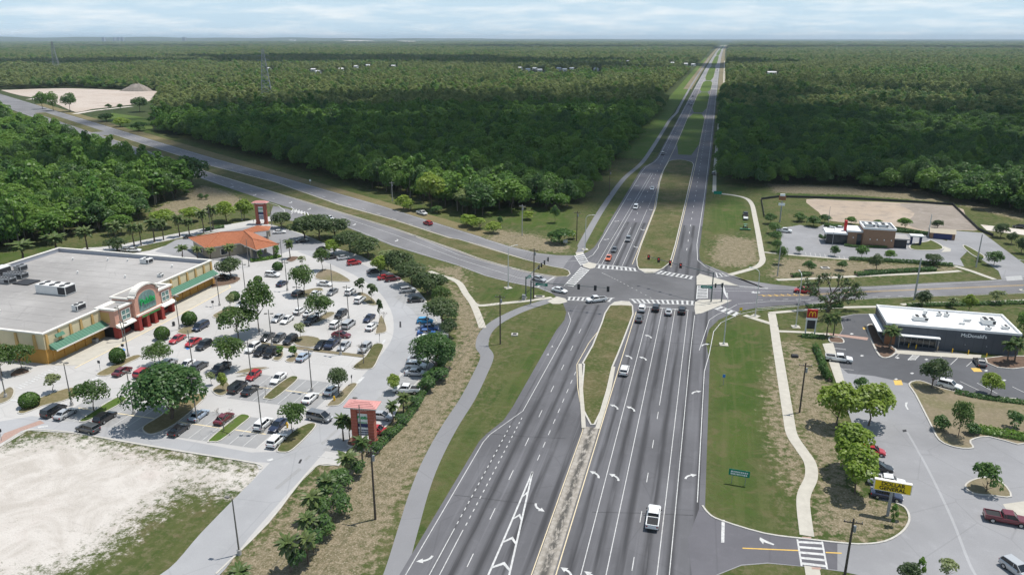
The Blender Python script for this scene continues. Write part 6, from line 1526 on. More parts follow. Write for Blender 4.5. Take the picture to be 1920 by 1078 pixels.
for bx, by, yt, w, lb in [
    (644, 826, 777, 34, 'left palm of the pair before the near red pylon sign'), (656, 826, 784, 22, 'right palm of the pair before the near red pylon sign'), (681, 875, 817, 38, 'palm standing against the foot of the near pylon sign'),
    (737, 791, 752, 28, 'palm right of the near pylon sign, left of its pair'), (757, 774, 737, 30, 'palm right of the near pylon sign, beside the white pickup'), (653, 896, 848, 42, 'bushy palm below the near pylon sign'),
    (614, 945, 893, 44, 'dark palm at the top of the lower clump'), (588, 975, 922, 44, 'palm left of the dark thicket in the lower clump'), (578, 1010, 963, 46, 'palm in the middle of the lower clump'), (545, 1072, 1005, 48, 'leftmost tall palm at the bottom of the clump'),
    (578, 1056, 1000, 42, 'palm at the bottom right of the clump'), (452, 1100, 1063, 44, 'palm top cut by the lower edge of the picture'),
    (544, 485, 449, 20, 'palm on the mulch bed right of the bank'), (432, 486, 458, 26, 'palm before the bank window'), (396, 488, 464, 20, 'orange tinged palm left of the bank window'), (371, 486, 461, 22, 'palm behind the store parapet, third from the bank window'), (343, 484, 460, 24, 'palm behind the store parapet, left end of the bank row'),
    (337, 444, 402, 24, 'palm by the back road left of the bank roof'), (355, 440, 409, 22, 'lower palm by the back road left of the bank roof'), (382, 437, 392, 24, 'palm by the lamp behind the bank roof'), (400, 431, 384, 24, 'tall palm in front of the yellow green tree'),
    (307, 450, 412, 22, 'palm sixth from the bank along the back road'), (290, 454, 410, 28, 'palm seventh from the bank along the back road'), (265, 460, 419, 22, 'palm eighth from the bank along the back road'), (252, 463, 418, 24, 'palm ninth from the bank along the back road'),
    (220, 468, 415, 30, 'palm behind the middle of the store roof'), (165, 470, 426, 34, 'palm at the wood edge above the store roof'), (107, 474, 438, 44, 'broad palm above the back corner of the store'), (45, 492, 452, 46, 'leftmost palm at the wood edge above the store'),
    (1550, 631, 588, 24, 'left palm of the pair by the restaurant sign'), (1562, 631, 585, 24, 'right palm of the pair by the restaurant sign'), (1667, 655, 611, 36, 'palm at the front corner of the grey restaurant'), (1887, 682, 637, 30, 'left palm of the pair at the right end of the grey restaurant'), (1902, 678, 633, 28, 'right palm of the pair at the right end of the grey restaurant')]:
    tree_px('palm', bx, by, yt, w * 1.12, lb, 'palm', PG)
for k, bx, by, yt, w, lb in [
    ('lime', 425, 416, 374, 46, 'big yellow green tree behind the bank'), ('lime', 458, 412, 371, 36, 'bright tree left of the far red pylon sign'), ('lime', 357, 416, 388, 44, 'bright tree above the back road palms'), ('lime', 305, 428, 392, 50, 'bright bushy tree left of the back road palms'), ('wood', 225, 440, 398, 46, 'bright tree where the wood meets the back road'), ('oak', 222, 472, 446, 40, 'grey green tree over the car behind the store'),
    ('conifer', 488, 489, 462, 10, 'narrow dark conifer before the bank, left'), ('conifer', 520, 484, 455, 11, 'narrow dark conifer before the bank, right')]:
    tree_px(k, bx, by, yt, w, lb, 'tree', 'trees round the bank')
RG = 'trees round the restaurants on the right'
for k, bx, by, yt, w, lb in [
    ('lime', 1567, 800, 712, 78, 'bright green tree, left of the upper pair by the shop lot'), ('lime', 1628, 798, 712, 78, 'bright green tree, right of the upper pair by the shop lot'), ('lime', 1590, 884, 786, 82, 'bright green tree below the upper pair'), ('lime', 1603, 926, 830, 82, 'lowest bright green tree, above the yellow sign'),
    ('bush', 1612, 732, 706, 26, 'dark shrub peeping over the bright trees'), ('oak', 1747, 728, 672, 52, 'dense dark oak beside the white SUV at the restaurant'), ('lime', 1857, 741, 696, 40, 'light green young tree right of the white SUV'), ('elm', 1796, 820, 752, 42, 'fresh green tree at the point of the planted basin'),
    ('bush', 1764, 806, 776, 32, 'dark shrub left of the fresh green tree'), ('bush', 1822, 813, 790, 30, 'dark shrub right of the fresh green tree'), ('bush', 1900, 805, 772, 36, 'round dark shrub by the right edge'), ('bush', 1848, 922, 868, 52, 'loose rounded tree on the small round island'),
    ('conifer', 1673, 985, 936, 14, 'small yellowish shrub at the foot of the yellow sign'), ('oak', 1698, 1096, 1056, 42, 'bushy tree cut by the lower edge, left of the vine pole'), ('young', 1773, 1092, 1046, 40, 'thin leafy tree cut by the lower edge, right'), ('conifer', 1722, 1092, 1034, 16, 'dark vine covered stump at the lower edge'),
    ('oak', 1727, 578, 545, 30, 'dark tree behind the white restaurant roof'), ('lime', 1816, 585, 549, 26, 'bright cone shaped tree behind the restaurant roof'), ('young', 1866, 570, 543, 26, 'pale thin tree behind the restaurant roof'), ('wood', 1916, 630, 580, 34, 'green tree at the right end of the restaurant'), ('young', 1785, 577, 556, 22, 'small pale tree on the verge behind the restaurant'),
    ('bush', 1540, 706, 676, 22, 'grey shrub at the end of the restaurant hedge')]:
    tree_px(k, bx, by, yt, w, lb, 'tree' if k not in ('bush',) else 'shrub', RG)
TB = 'trees round the brown restaurant'
for k, bx, by, yt, w, lb in [
    ('deep', 1445, 420, 399, 24, 'dark tree at the top of the left row by the brown restaurant'), ('deep', 1450, 438, 416, 22, 'second dark tree of the left row'), ('deep', 1453, 455, 432, 22, 'third dark tree of the left row'), ('deep', 1456, 472, 448, 18, 'fourth dark tree of the left row'), ('deep', 1464, 496, 459, 18, 'lowest dark tree of the left row, by the grey pole'), ('bush', 1499, 415, 397, 26, 'round clipped dark shrub behind the corner lot'), ('deep', 1524, 425, 403, 30, 'dark bush tree behind the corner lot'), ('deep', 1546, 418, 401, 22, 'tree left of the white roofed canopy, by the sand'),
    ('wood', 1595, 421, 405, 20, 'tree against the sand behind the brown restaurant'), ('deep', 1645, 424, 411, 14, 'small tree behind the brown restaurant'), ('wood', 1694, 429, 406, 26, 'round tree against the sand, right of the brown restaurant'), ('oak', 1757, 429, 413, 22, 'brownish tree by the dumpster shed'), ('bush', 1752, 440, 430, 12, 'low shrub left of the dumpster shed'),
    ('deep', 1564, 481, 459, 18, 'tree before the white canopy of the brown restaurant'), ('wood', 1615, 484, 457, 24, 'tree before the brown restaurant wall'), ('wood', 1668, 486, 467, 22, 'tree right of the brown restaurant wall'), ('oak', 1750, 498, 477, 32, 'grey green tree by the hedge on the right of the corner lot'), ('deep', 1516, 511, 487, 24, 'dark tree in the sunken bed, leftmost'), ('deep', 1578, 507, 488, 20, 'dark tree in the sunken bed, middle'), ('oak', 1642, 508, 478, 30, 'big tree in the sunken bed, right'), ('deep', 1497, 476, 461, 14, 'small dark tree at the lot edge'),
    ('deep', 1863, 498, 469, 30, 'round tree on the verge by the right driveway'), ('oak', 1876, 446, 419, 28, 'tree by the white gravel, left'), ('oak', 1895, 458, 436, 22, 'tree by the white gravel, middle'), ('oak', 1915, 475, 446, 26, 'tree by the white gravel, at the right edge'), ('bush', 1835, 490, 480, 14, 'low shrub on the driveway island')]:
    tree_px(k, bx, by, yt, w, lb, 'tree' if k != 'bush' else 'shrub', TB)
# the old live oak by the junction: short trunk forking into long bent limbs, thin airy foliage
def live_oak():
    X, Y = G(1553, 584); rs_ = np.random.default_rng(4); b = MB(); tips = []
    t_ = thing('live_oak', 'old spreading oak with bare forked limbs beside the east road', 'tree', (X, Y, 0))
    def limb(p, d, L, r, lv):
        q = p + d * L; b.tube(p, q, r, r * .72, 7, False)
        if lv == 0: tips.append(q); return
        tips.append(q)
        for k in range(3 if lv > 1 else 2):
            dd = (d + Vector((rs_.normal() * .55, rs_.normal() * .55, rs_.normal() * .25 + .1))).normalized(); limb(q, dd, L * .72, r * .62, lv - 1)
    b.tube((0, 0, -.1), (0.1, 0, 2.2), .55, .42, 9, False)
    for a in range(6):
        an = a * 1.05 + .3; limb(Vector((0.1, 0, 2.1)), Vector((math.cos(an) * .9, math.sin(an) * .9, .42 + .2 * (a % 2))).normalized(), 3.6, .28, 3)
    b.build('trunk', MATS['bark'], t_)
    T = np.array([tuple(v) for v in tips if v.z > 3.2]); C, Nn = [], []
    for c in T:
        n = 9; d = sph(rs_, n); C.append(c + d * rs_.uniform(.3, 1.1, (n, 1)) * np.array([1, 1, .6])); Nn.append(d + np.array([0, 0, .5]))
    C = np.concatenate(C); v, n = leaf_mesh('crown', C, np.concatenate(Nn), np.full(len(C), .42), MATS['leaf_pale'], rs_)
    link('crown', mesh_quads('crown', v, n, MATS['leaf_grey'], rs_), t_)
live_oak()
BT = [(682, 682, 631, 'leafless thin tree on the triangular grass bed'), (420, 808, 752, 'leafless thin tree on the long green island'), (498, 742, 716, 'short bare stem on the narrow island by the white coupe'), (720, 606, 580, 'leafless twiggy tree by the curved drive')]
for i, (x, y, yt, lb) in enumerate(BT):
    X, Y = G(x, y); h = height_at(X, Y, yt); t_ = thing('bare_tree', lb, 'tree', (X, Y, 0), i * 1.3, 'leafless trees in the lot')
    link('branches', bare_mesh('branches', 300 + i, MATS['bark_pale']), t_); t_.scale = (h * .9, h * .9, h * .9)
# hedges
def hedge(px, w, h, label, kindm='leaf_deep', seed=1):
    pts = smooth_pts(GL(px), 6); rs_ = np.random.default_rng(seed); C, Nn = [], []
    L = sum(math.dist(pts[i], pts[i + 1]) for i in range(len(pts) - 1)); n = int(L * w * 26 + L * h * 30)
    seg = np.array(pts); ll = np.r_[0, np.cumsum([math.dist(pts[i], pts[i + 1]) for i in range(len(pts) - 1)])]
    u = rs_.uniform(0, L, n); cx, cy = np.interp(u, ll, seg[:, 0]), np.interp(u, ll, seg[:, 1])
    j = np.clip(np.searchsorted(ll, u) - 1, 0, len(pts) - 2); d = seg[j + 1] - seg[j]; d /= np.linalg.norm(d, axis=1, keepdims=True)
    nn = np.stack([-d[:, 1], d[:, 0]], 1); o = rs_.uniform(-.5, .5, n); zz = h * (1 - (np.abs(o) * 2) ** 4 * .6) * rs_.uniform(.8, 1.1, n)
    side = rs_.random(n) < .5; zz = np.where(side, zz * rs_.uniform(.1, 1, n), zz); o = np.where(side, np.sign(o) * .5, o)
    C = np.stack([cx + nn[:, 0] * o * w, cy + nn[:, 1] * o * w, zz], 1); Nn = np.stack([nn[:, 0] * o * 2, nn[:, 1] * o * 2, np.full(n, .7)], 1) + rs_.normal(size=(n, 3)) * .3
    v, n = leaf_mesh('hedge', C, Nn, np.full(n, .34), MATS[kindm], rs_)
    t_ = thing('hedge', label, 'hedge', (0, 0, 0)); link('foliage', mesh_quads('foliage', v, n, MATS[kindm], rs_), t_)
    ribbon('stems', pts, w * .5, MATS['bark'], h * .35, parent=t_, h=h * .35)
hedge([(694, 856), (720, 828), (750, 800), (775, 768), (795, 735), (812, 712), (830, 680)], 1.5, 1.0, 'dark hedge along the right edge of the supermarket lot', seed=2)
for x, y, yt, w in ((640, 918, 878, 46), (622, 945, 900, 50), (640, 966, 925, 44), (600, 975, 932, 46), (612, 1005, 962, 46), (588, 1036, 992, 46), (558, 1064, 1024, 44), (668, 893, 862, 34)):
    tree_px('bush', x, y, yt, w, 'dark shrub in the thicket between exit drive and trail', 'shrub', 'shrubs of the thicket below the near pylon sign')
for x, y, yt, w in ((704, 846, 826, 26), (728, 822, 802, 26), (752, 796, 776, 28), (778, 764, 742, 30), (800, 734, 708, 34), (838, 668, 640, 34), (846, 600, 578, 26)):
    tree_px('bush', x, y, yt, w, 'dark shrub growing over the lot edge hedge', 'shrub', 'shrubs over the hedge at the right edge of the lot')
hedge([(1528, 652), (1536, 670), (1546, 695), (1556, 716)], 1.2, 1.2, 'hedge left of the white pickup at the restaurant', seed=4)
hedge([(1503, 632), (1520, 633), (1545, 634)], 1.2, 0.9, 'low hedge before the restaurant sign', seed=5)
hedge([(1512, 578), (1545, 576), (1580, 576)], 1.2, 0.9, 'low hedge under the old oak', seed=6)
hedge([(1832, 808), (1870, 815), (1925, 824)], 2.4, 1.1, 'thick hedge at the lower side of the planted basin', 'leaf_green', 7)
hedge([(1790, 737), (1840, 747), (1925, 758)], 1.4, 0.8, 'low dark hedge at the upper side of the planted basin', seed=8)
hedge([(1592, 487), (1650, 490), (1720, 494), (1786, 499)], 1.5, 1.0, 'long dark hedge along the corner lot', seed=9)
hedge([(1605, 517), (1650, 513), (1700, 510), (1752, 507)], 2.0, 1.1, 'long dark hedge along the east road sidewalk', seed=10)
hedge([(1484, 519), (1520, 516)], 1.6, 1.0, 'short dark hedge at the left end of the sunken bed', seed=11)
hedge([(1546, 424), (1575, 428)], 1.5, 1.2, 'dark hedge behind the white canopy', seed=12)
hedge([(1676, 434), (1710, 437), (1740, 441)], 1.5, 1.2, 'dark hedge right of the brown restaurant', seed=13)
hedge([(1537, 444), (1545, 448), (1560, 449)], 1.0, 0.9, 'low hedge round the white canopy', seed=14)
hedge([(1583, 461), (1605, 464), (1662, 465)], 1.0, 0.8, 'low hedge at the foot of the brown wall', seed=15)
hedge([(470, 491), (500, 487), (525, 482)], 1.6, 0.9, 'clipped hedge before the bank canopy', 'leaf_green', 16)
hedge([(1700, 575), (1780, 573), (1850, 571), (1925, 569)], 1.3, 0.9, 'low dark hedge behind the grey restaurant', seed=17)
hedge([(385, 433), (405, 429), (420, 427)], 1.6, 1.0, 'dark hedge by the back road behind the bank', seed=18)
# scrub at the edge of the middle wood
for i, (k, x, y, yt, w, lb) in enumerate([
    ('lime_bush', 757, 393, 366, 34, 'bright round bush left of the white parked pickup'), ('lime', 808, 394, 321, 54, 'pale leafy tree standing out at the wood edge'), ('lime_bush', 770, 396, 374, 30, 'low bright bush by the parked pickup'), ('bush', 820, 400, 385, 26, 'dark bush right of the parked pickup'),
    ('lime_bush', 876, 424, 402, 40, 'bright scrub bush, left of the roadside clump'), ('lime_bush', 900, 430, 407, 36, 'bright scrub bush, middle of the roadside clump'), ('lime_bush', 925, 436, 414, 34, 'bright scrub bush, right of the roadside clump'), ('bush', 938, 425, 404, 12, 'narrow dark bush in the roadside clump'),
    ('bush', 1050, 456, 428, 50, 'spreading dark bush by the trail crossing'), ('deep', 1040, 418, 382, 18, 'dark lone tree in the scrub meadow'), ('lime_bush', 1076, 448, 432, 22, 'bright bush between dark bush and trail'),
    ('olive', 868, 402, 352, 52, 'grey olive tree at the wood edge above the scrub'), ('deep', 905, 404, 345, 56, 'dark tree at the wood edge above the scrub'), ('wood', 960, 400, 330, 60, 'green tree at the wood edge above the meadow'), ('lime_bush', 990, 412, 396, 26, 'bright bush at the back of the meadow'),
    ('wood', 330, 372, 330, 66, 'yellow green crown at the tip of the left wood'), ('deep', 362, 350, 290, 60, 'dark crown at the tip of the left wood'), ('wood', 80, 205, 168, 26, 'tree clump before the distant sand clearing, left'), ('wood', 100, 208, 172, 22, 'thin tree before the distant sand clearing'), ('deep', 132, 210, 172, 28, 'tree clump before the distant sand clearing, right'), ('deep', 204, 206, 194, 12, 'small bush in the distant sand clearing'), ('deep', 226, 206, 194, 10, 'smaller bush in the distant sand clearing'), ('deep', 262, 210, 180, 32, 'dark tree at the right end of the sand clearing'),
    ('bush', 200, 228, 213, 34, 'scrub bush beside the west road verge, left'), ('lime_bush', 225, 238, 220, 36, 'scrub bush beside the west road verge, middle'), ('bush', 262, 246, 228, 34, 'scrub bush beside the west road verge, right'), ('bush', 350, 366, 356, 12, 'small bush in the dry field'), ('bush', 378, 374, 362, 12, 'dark bush in the dry field'), ('bush', 388, 374, 364, 10, 'smaller dark bush in the dry field')]):
    tree_px(k, x, y, yt, w, lb, 'shrub' if 'bush' in k else 'tree', 'scrub and edge trees by the west road')
# ================================================================ VEHICLES
mat('tyre', (0.018, 0.018, 0.018), 0.85); mat('rim', (0.42, 0.43, 0.44), 0.35, metal=0.7)
mat('car_glass', (0.012, 0.016, 0.020), 0.05, spec=0.7); mat('headlight', (0.75, 0.76, 0.78), 0.15, spec=0.6); mat('tail_light', (0.35, 0.01, 0.01), 0.25)
mat('bed_liner', (0.03, 0.03, 0.032), 0.8); mat('car_trim', (0.025, 0.025, 0.027), 0.6)
PAINT = {'white': (.74, .74, .73), 'cream': (.66, .63, .55), 'silver': (.46, .47, .48), 'grey': (.20, .205, .21), 'gunmetal': (.085, .088, .092), 'black': (.012, .012, .014), 'navy': (.014, .022, .055), 'blue': (.03, .10, .30), 'cyan': (.03, .30, .58), 'red': (.40, .018, .025), 'maroon': (.13, .012, .02), 'orange': (.62, .14, .05), 'paleblue': (.40, .47, .56), 'green': (.03, .16, .05)}
for k, c in PAINT.items(): mat('paint_' + k + '_car', c, 0.35, metal=0.25 if k in ('silver', 'grey', 'gunmetal', 'paleblue') else 0.0, spec=0.5, coat=0.8)

def loft(stations, n_side=3):
    """car shell from stations (x, half width, z bottom, z shoulder, z top, top half width); closed ends"""
    vs, fs, R_ = [], [], []
    for x, w, zb, zs, zt, wt in stations:
        ring_ = [(x, -w * .92, zb), (x, -w, zb + (zs - zb) * .35), (x, -w * .985, zs), (x, -wt, zt), (x, wt, zt), (x, w * .985, zs), (x, w, zb + (zs - zb) * .35), (x, w * .92, zb)]
        R_.append(list(range(len(vs), len(vs) + 8))); vs += ring_
    for a, b in zip(R_[:-1], R_[1:]):
        for k in range(8): fs.append((a[k], a[(k + 1) % 8], b[(k + 1) % 8], b[k]))
    fs.append(tuple(R_[0][::-1])); fs.append(tuple(R_[-1])); return vs, fs
def wheel_meshes(r, w):
    b = MB(); b.tube((0, -w / 2, 0), (0, w / 2, 0), r, n=16); ty = b.mesh('tyre', MATS['tyre'])
    b = MB(); b.tube((0, -w / 2 - .012, 0), (0, w / 2 + .012, 0), r * .62, n=12); rm = b.mesh('rim', MATS['rim']); return ty, rm
def car_proto(kind_):
    """x = forward; meshes for every part, body colour in slot 0"""
    P_ = []          # (name, mesh, parent index, location, painted)
    L, W, rw, wb = {'sedan': (4.75, 1.84, .33, 2.8), 'suv': (4.7, 1.92, .37, 2.75), 'van': (5.1, 2.0, .35, 3.05), 'pickup': (5.8, 2.02, .40, 3.7), 'hatch': (4.2, 1.8, .33, 2.6)}[kind_]
    f, r = L / 2, -L / 2; hw = W / 2; zb = .24 if kind_ in ('sedan', 'hatch') else .30
    if kind_ == 'sedan':   body = [(r, hw * .80, .40, .72, .84, hw * .70), (r + .12, hw * .93, zb, .78, .96, hw * .80), (r + .85, hw, zb, .84, .99, hw * .86), (-.2, hw, zb, .84, .93, hw * .90), (.95, hw, zb, .82, .93, hw * .88), (f - .55, hw * .97, zb, .70, .80, hw * .82), (f - .12, hw * .88, zb + .04, .58, .66, hw * .72), (f, hw * .74, .36, .50, .56, hw * .62)]; cab = [(r + .55, .98, .70), (r + 1.25, 1.40, .62), (.15, 1.45, .62), (1.15, .94, .74)]
    elif kind_ == 'hatch': body = [(r, hw * .84, .40, .78, .92, hw * .76), (r + .10, hw * .95, zb, .84, 1.0, hw * .84), (-.3, hw, zb, .86, .97, hw * .9), (.85, hw, zb, .84, .96, hw * .88), (f - .5, hw * .96, zb, .72, .84, hw * .82), (f - .1, hw * .86, zb + .04, .58, .66, hw * .7), (f, hw * .72, .36, .5, .56, hw * .6)]; cab = [(r + .06, .98, .76), (r + .55, 1.42, .68), (.1, 1.50, .66), (1.05, .96, .76)]
    elif kind_ == 'suv':   body = [(r, hw * .86, .46, .90, 1.05, hw * .80), (r + .10, hw * .96, zb, .98, 1.10, hw * .86), (-.2, hw, zb, .98, 1.08, hw * .9), (.95, hw, zb, .96, 1.08, hw * .88), (f - .45, hw * .97, zb, .86, .99, hw * .84), (f - .10, hw * .9, zb + .05, .72, .82, hw * .76), (f, hw * .78, .42, .62, .70, hw * .66)]; cab = [(r + .08, 1.08, .80), (r + .42, 1.62, .70), (.25, 1.70, .68), (1.12, 1.07, .78)]
    elif kind_ == 'van':   body = [(r, hw * .88, .44, .92, 1.08, hw * .84), (r + .10, hw * .97, zb, 1.0, 1.12, hw * .88), (.3, hw, zb, .98, 1.08, hw * .9), (1.45, hw, zb, .92, 1.04, hw * .86), (f - .35, hw * .94, zb, .78, .90, hw * .8), (f, hw * .76, .40, .58, .66, hw * .64)]; cab = [(r + .06, 1.10, .84), (r + .28, 1.74, .74), (.75, 1.80, .70), (1.85, 1.02, .76)]
    else:                  body = [(r, hw * .90, .55, .92, 1.02, hw * .88), (r + .06, hw * .97, .45, 1.0, 1.06, hw * .93), (-.62, hw, .40, 1.0, 1.06, hw * .93), (-.55, hw, .40, 1.02, 1.12, hw * .88), (1.2, hw, .40, 1.02, 1.12, hw * .88), (f - .4, hw * .97, .42, .98, 1.08, hw * .84), (f - .05, hw * .92, .45, .86, .98, hw * .8), (f, hw * .86, .5, .78, .86, hw * .74)]; cab = [(-.60, 1.10, .80), (-.42, 1.72, .70), (.85, 1.78, .70), (1.62, 1.10, .80)]
    vs, fs = loft(body); P_.append(('body', me_new('body', vs, fs, [MATS['paint_white_car']], None, False), None, (0, 0, 0), True))
    # glasshouse: dark glass block with painted roof panel and pillars
    gv, gf = [], []
    for x, z, w in cab: gv += [(x, -w * hw / .92, z), (x, w * hw / .92, z)]
    (xa, za, wa), (xb, zb_, wb_), (xc, zc_, wc), (xd, zd, wd) = cab
    g = MB(); lowa = [(xa, za, wa), (xd, zd, wd)]
    top = [(xb, zb_, wb_), (xc, zc_, wc)]
    V = [(xa, -wa, za - .06), (xa, wa, za - .06), (xb, -wb_, zb_), (xb, wb_, zb_), (xc, -wc, zc_), (xc, wc, zc_), (xd, -wd, zd - .06), (xd, wd, zd - .06)]
    V = [(x, y * hw / .92 * .98, z) for x, y, z in V]
    g.add(V, [(0, 2, 3, 1), (2, 4, 5, 3), (4, 6, 7, 5), (0, 6, 4, 2), (1, 3, 5, 7)]); P_.append(('windows', g.mesh('windows', MATS['car_glass']), None, (0, 0, 0), False))
    k = hw / .92
    b = MB(); zz = .035
    b.add([(xb - .10, -wb_ * k, zb_ - .02), (xb - .10, wb_ * k, zb_ - .02), (xb, -wb_ * k * .96, zb_ + zz), (xb, wb_ * k * .96, zb_ + zz), (xc, -wc * k * .96, zc_ + zz), (xc, wc * k * .96, zc_ + zz), (xc + .08, -wc * k, zc_ - .02), (xc + .08, wc * k, zc_ - .02)],
          [(0, 2, 3, 1), (2, 4, 5, 3), (4, 6, 7, 5), (0, 6, 4, 2), (1, 3, 5, 7)])
    P_.append(('roof', b.mesh('roof', MATS['paint_white_car']), None, (0, 0, 0), True))
    b = MB()
    for sg in (-1, 1):
        for (p0, p1) in (((xa, wa, za - .05), (xb, wb_, zb_)), ((xd, wd, zd - .05), (xc, wc, zc_)), ((-.15, (wb_ + wa) / 2 * 1.05, .96 if kind_ in ('sedan', 'hatch') else 1.08), (-.2, wb_, zb_))):
            b.tube((p0[0], sg * p0[1] * k, p0[2]), (p1[0], sg * p1[1] * k, p1[2]), .045, n=4)
    P_.append(('pillars', b.mesh('pillars', MATS['paint_white_car']), None, (0, 0, 0), True))
    ty, rm = wheel_meshes(rw, .24)
    for x in (wb / 2, -wb / 2):
        for sg in (-1, 1): P_.append(('wheel', ty, None, (x, sg * (hw - .10), rw), False)); P_.append(('rim', rm, len(P_) - 1, (0, 0, 0), False))
    zl = body[-2][3] - .06; zr = body[1][3] - .06
    for sg in (-1, 1):
        b = MB(); b.box(f - .22, f - .02, sg * hw * .62 - .19, sg * hw * .62 + .19, zl - .05, zl + .10); P_.append(('headlight', b.mesh('headlight', MATS['headlight']), None, (0, 0, 0), False))
        b = MB(); b.box(r - .01, r + .14, sg * hw * .76 - .14, sg * hw * .76 + .14, zr - .12, zr + .08); P_.append(('tail_light', b.mesh('tail_light', MATS['tail_light']), None, (0, 0, 0), False))
        b = MB(); xm = cab[-1][0] - .25; zm = cab[-1][1] + .08; b.box(xm - .08, xm + .08, sg * (hw + .10) - .10, sg * (hw + .10) + .10, zm - .07, zm + .08); P_.append(('mirror', b.mesh('mirror', MATS['car_trim']), None, (0, 0, 0), False))
    b = MB(); b.box(r - .03, r + .25, -hw * .86, hw * .86, .34, .52); P_.append(('bumper', b.mesh('bumper', MATS['car_trim']), None, (0, 0, 0), False))
    b = MB(); b.box(f - .16, f + .02, -hw * .45, hw * .45, .40, .56); P_.append(('grille', b.mesh('grille', MATS['car_trim']), None, (0, 0, 0), False))
    if kind_ == 'pickup':
        b = MB(); b.box(r + .14, -.78, -hw * .80, hw * .80, 1.062, 1.075); P_.append(('bed', b.mesh('bed', MATS['bed_liner']), None, (0, 0, 0), False))
        b = MB(); ring(b, r + .02, -.66, -hw * .94, hw * .94, 1.05, 1.20, .12); P_.append(('bed_rail', b.mesh('bed_rail', MATS['paint_white_car']), None, (0, 0, 0), True))
    return P_
PROTO = {k: car_proto(k) for k in ('sedan', 'suv', 'van', 'pickup', 'hatch')}
NAMES = {'sedan': ('parked_car', 'car'), 'hatch': ('parked_car', 'car'), 'suv': ('parked_suv', 'SUV'), 'van': ('parked_van', 'van'), 'pickup': ('pickup_truck', 'pickup')}
def car(kind_, colour, X, Y, head, label, group, name=None):
    nm, cat = NAMES[kind_]
    t_ = thing(name or nm, label, cat, (X, Y, 0.05), head, group); made = []
    for (n, me_, par, loc, painted) in PROTO[kind_]:
        o = link(n, me_, t_ if par is None else made[par], loc)
        if painted:
            o.material_slots[0].link = 'OBJECT'; o.material_slots[0].material = MATS['paint_' + colour + '_car']
        made.append(o)
    return t_
NN, SS, EE, WW = R(90), R(-90), 0.0, R(180)
def cars(rows, group, name=None):
    for px, py, kd, col, hd, lb in rows:
        X, Y = G(px, py, .8); car(kd, col, X, Y, hd, lb, group, name)
LG = 'cars parked in the supermarket lot'
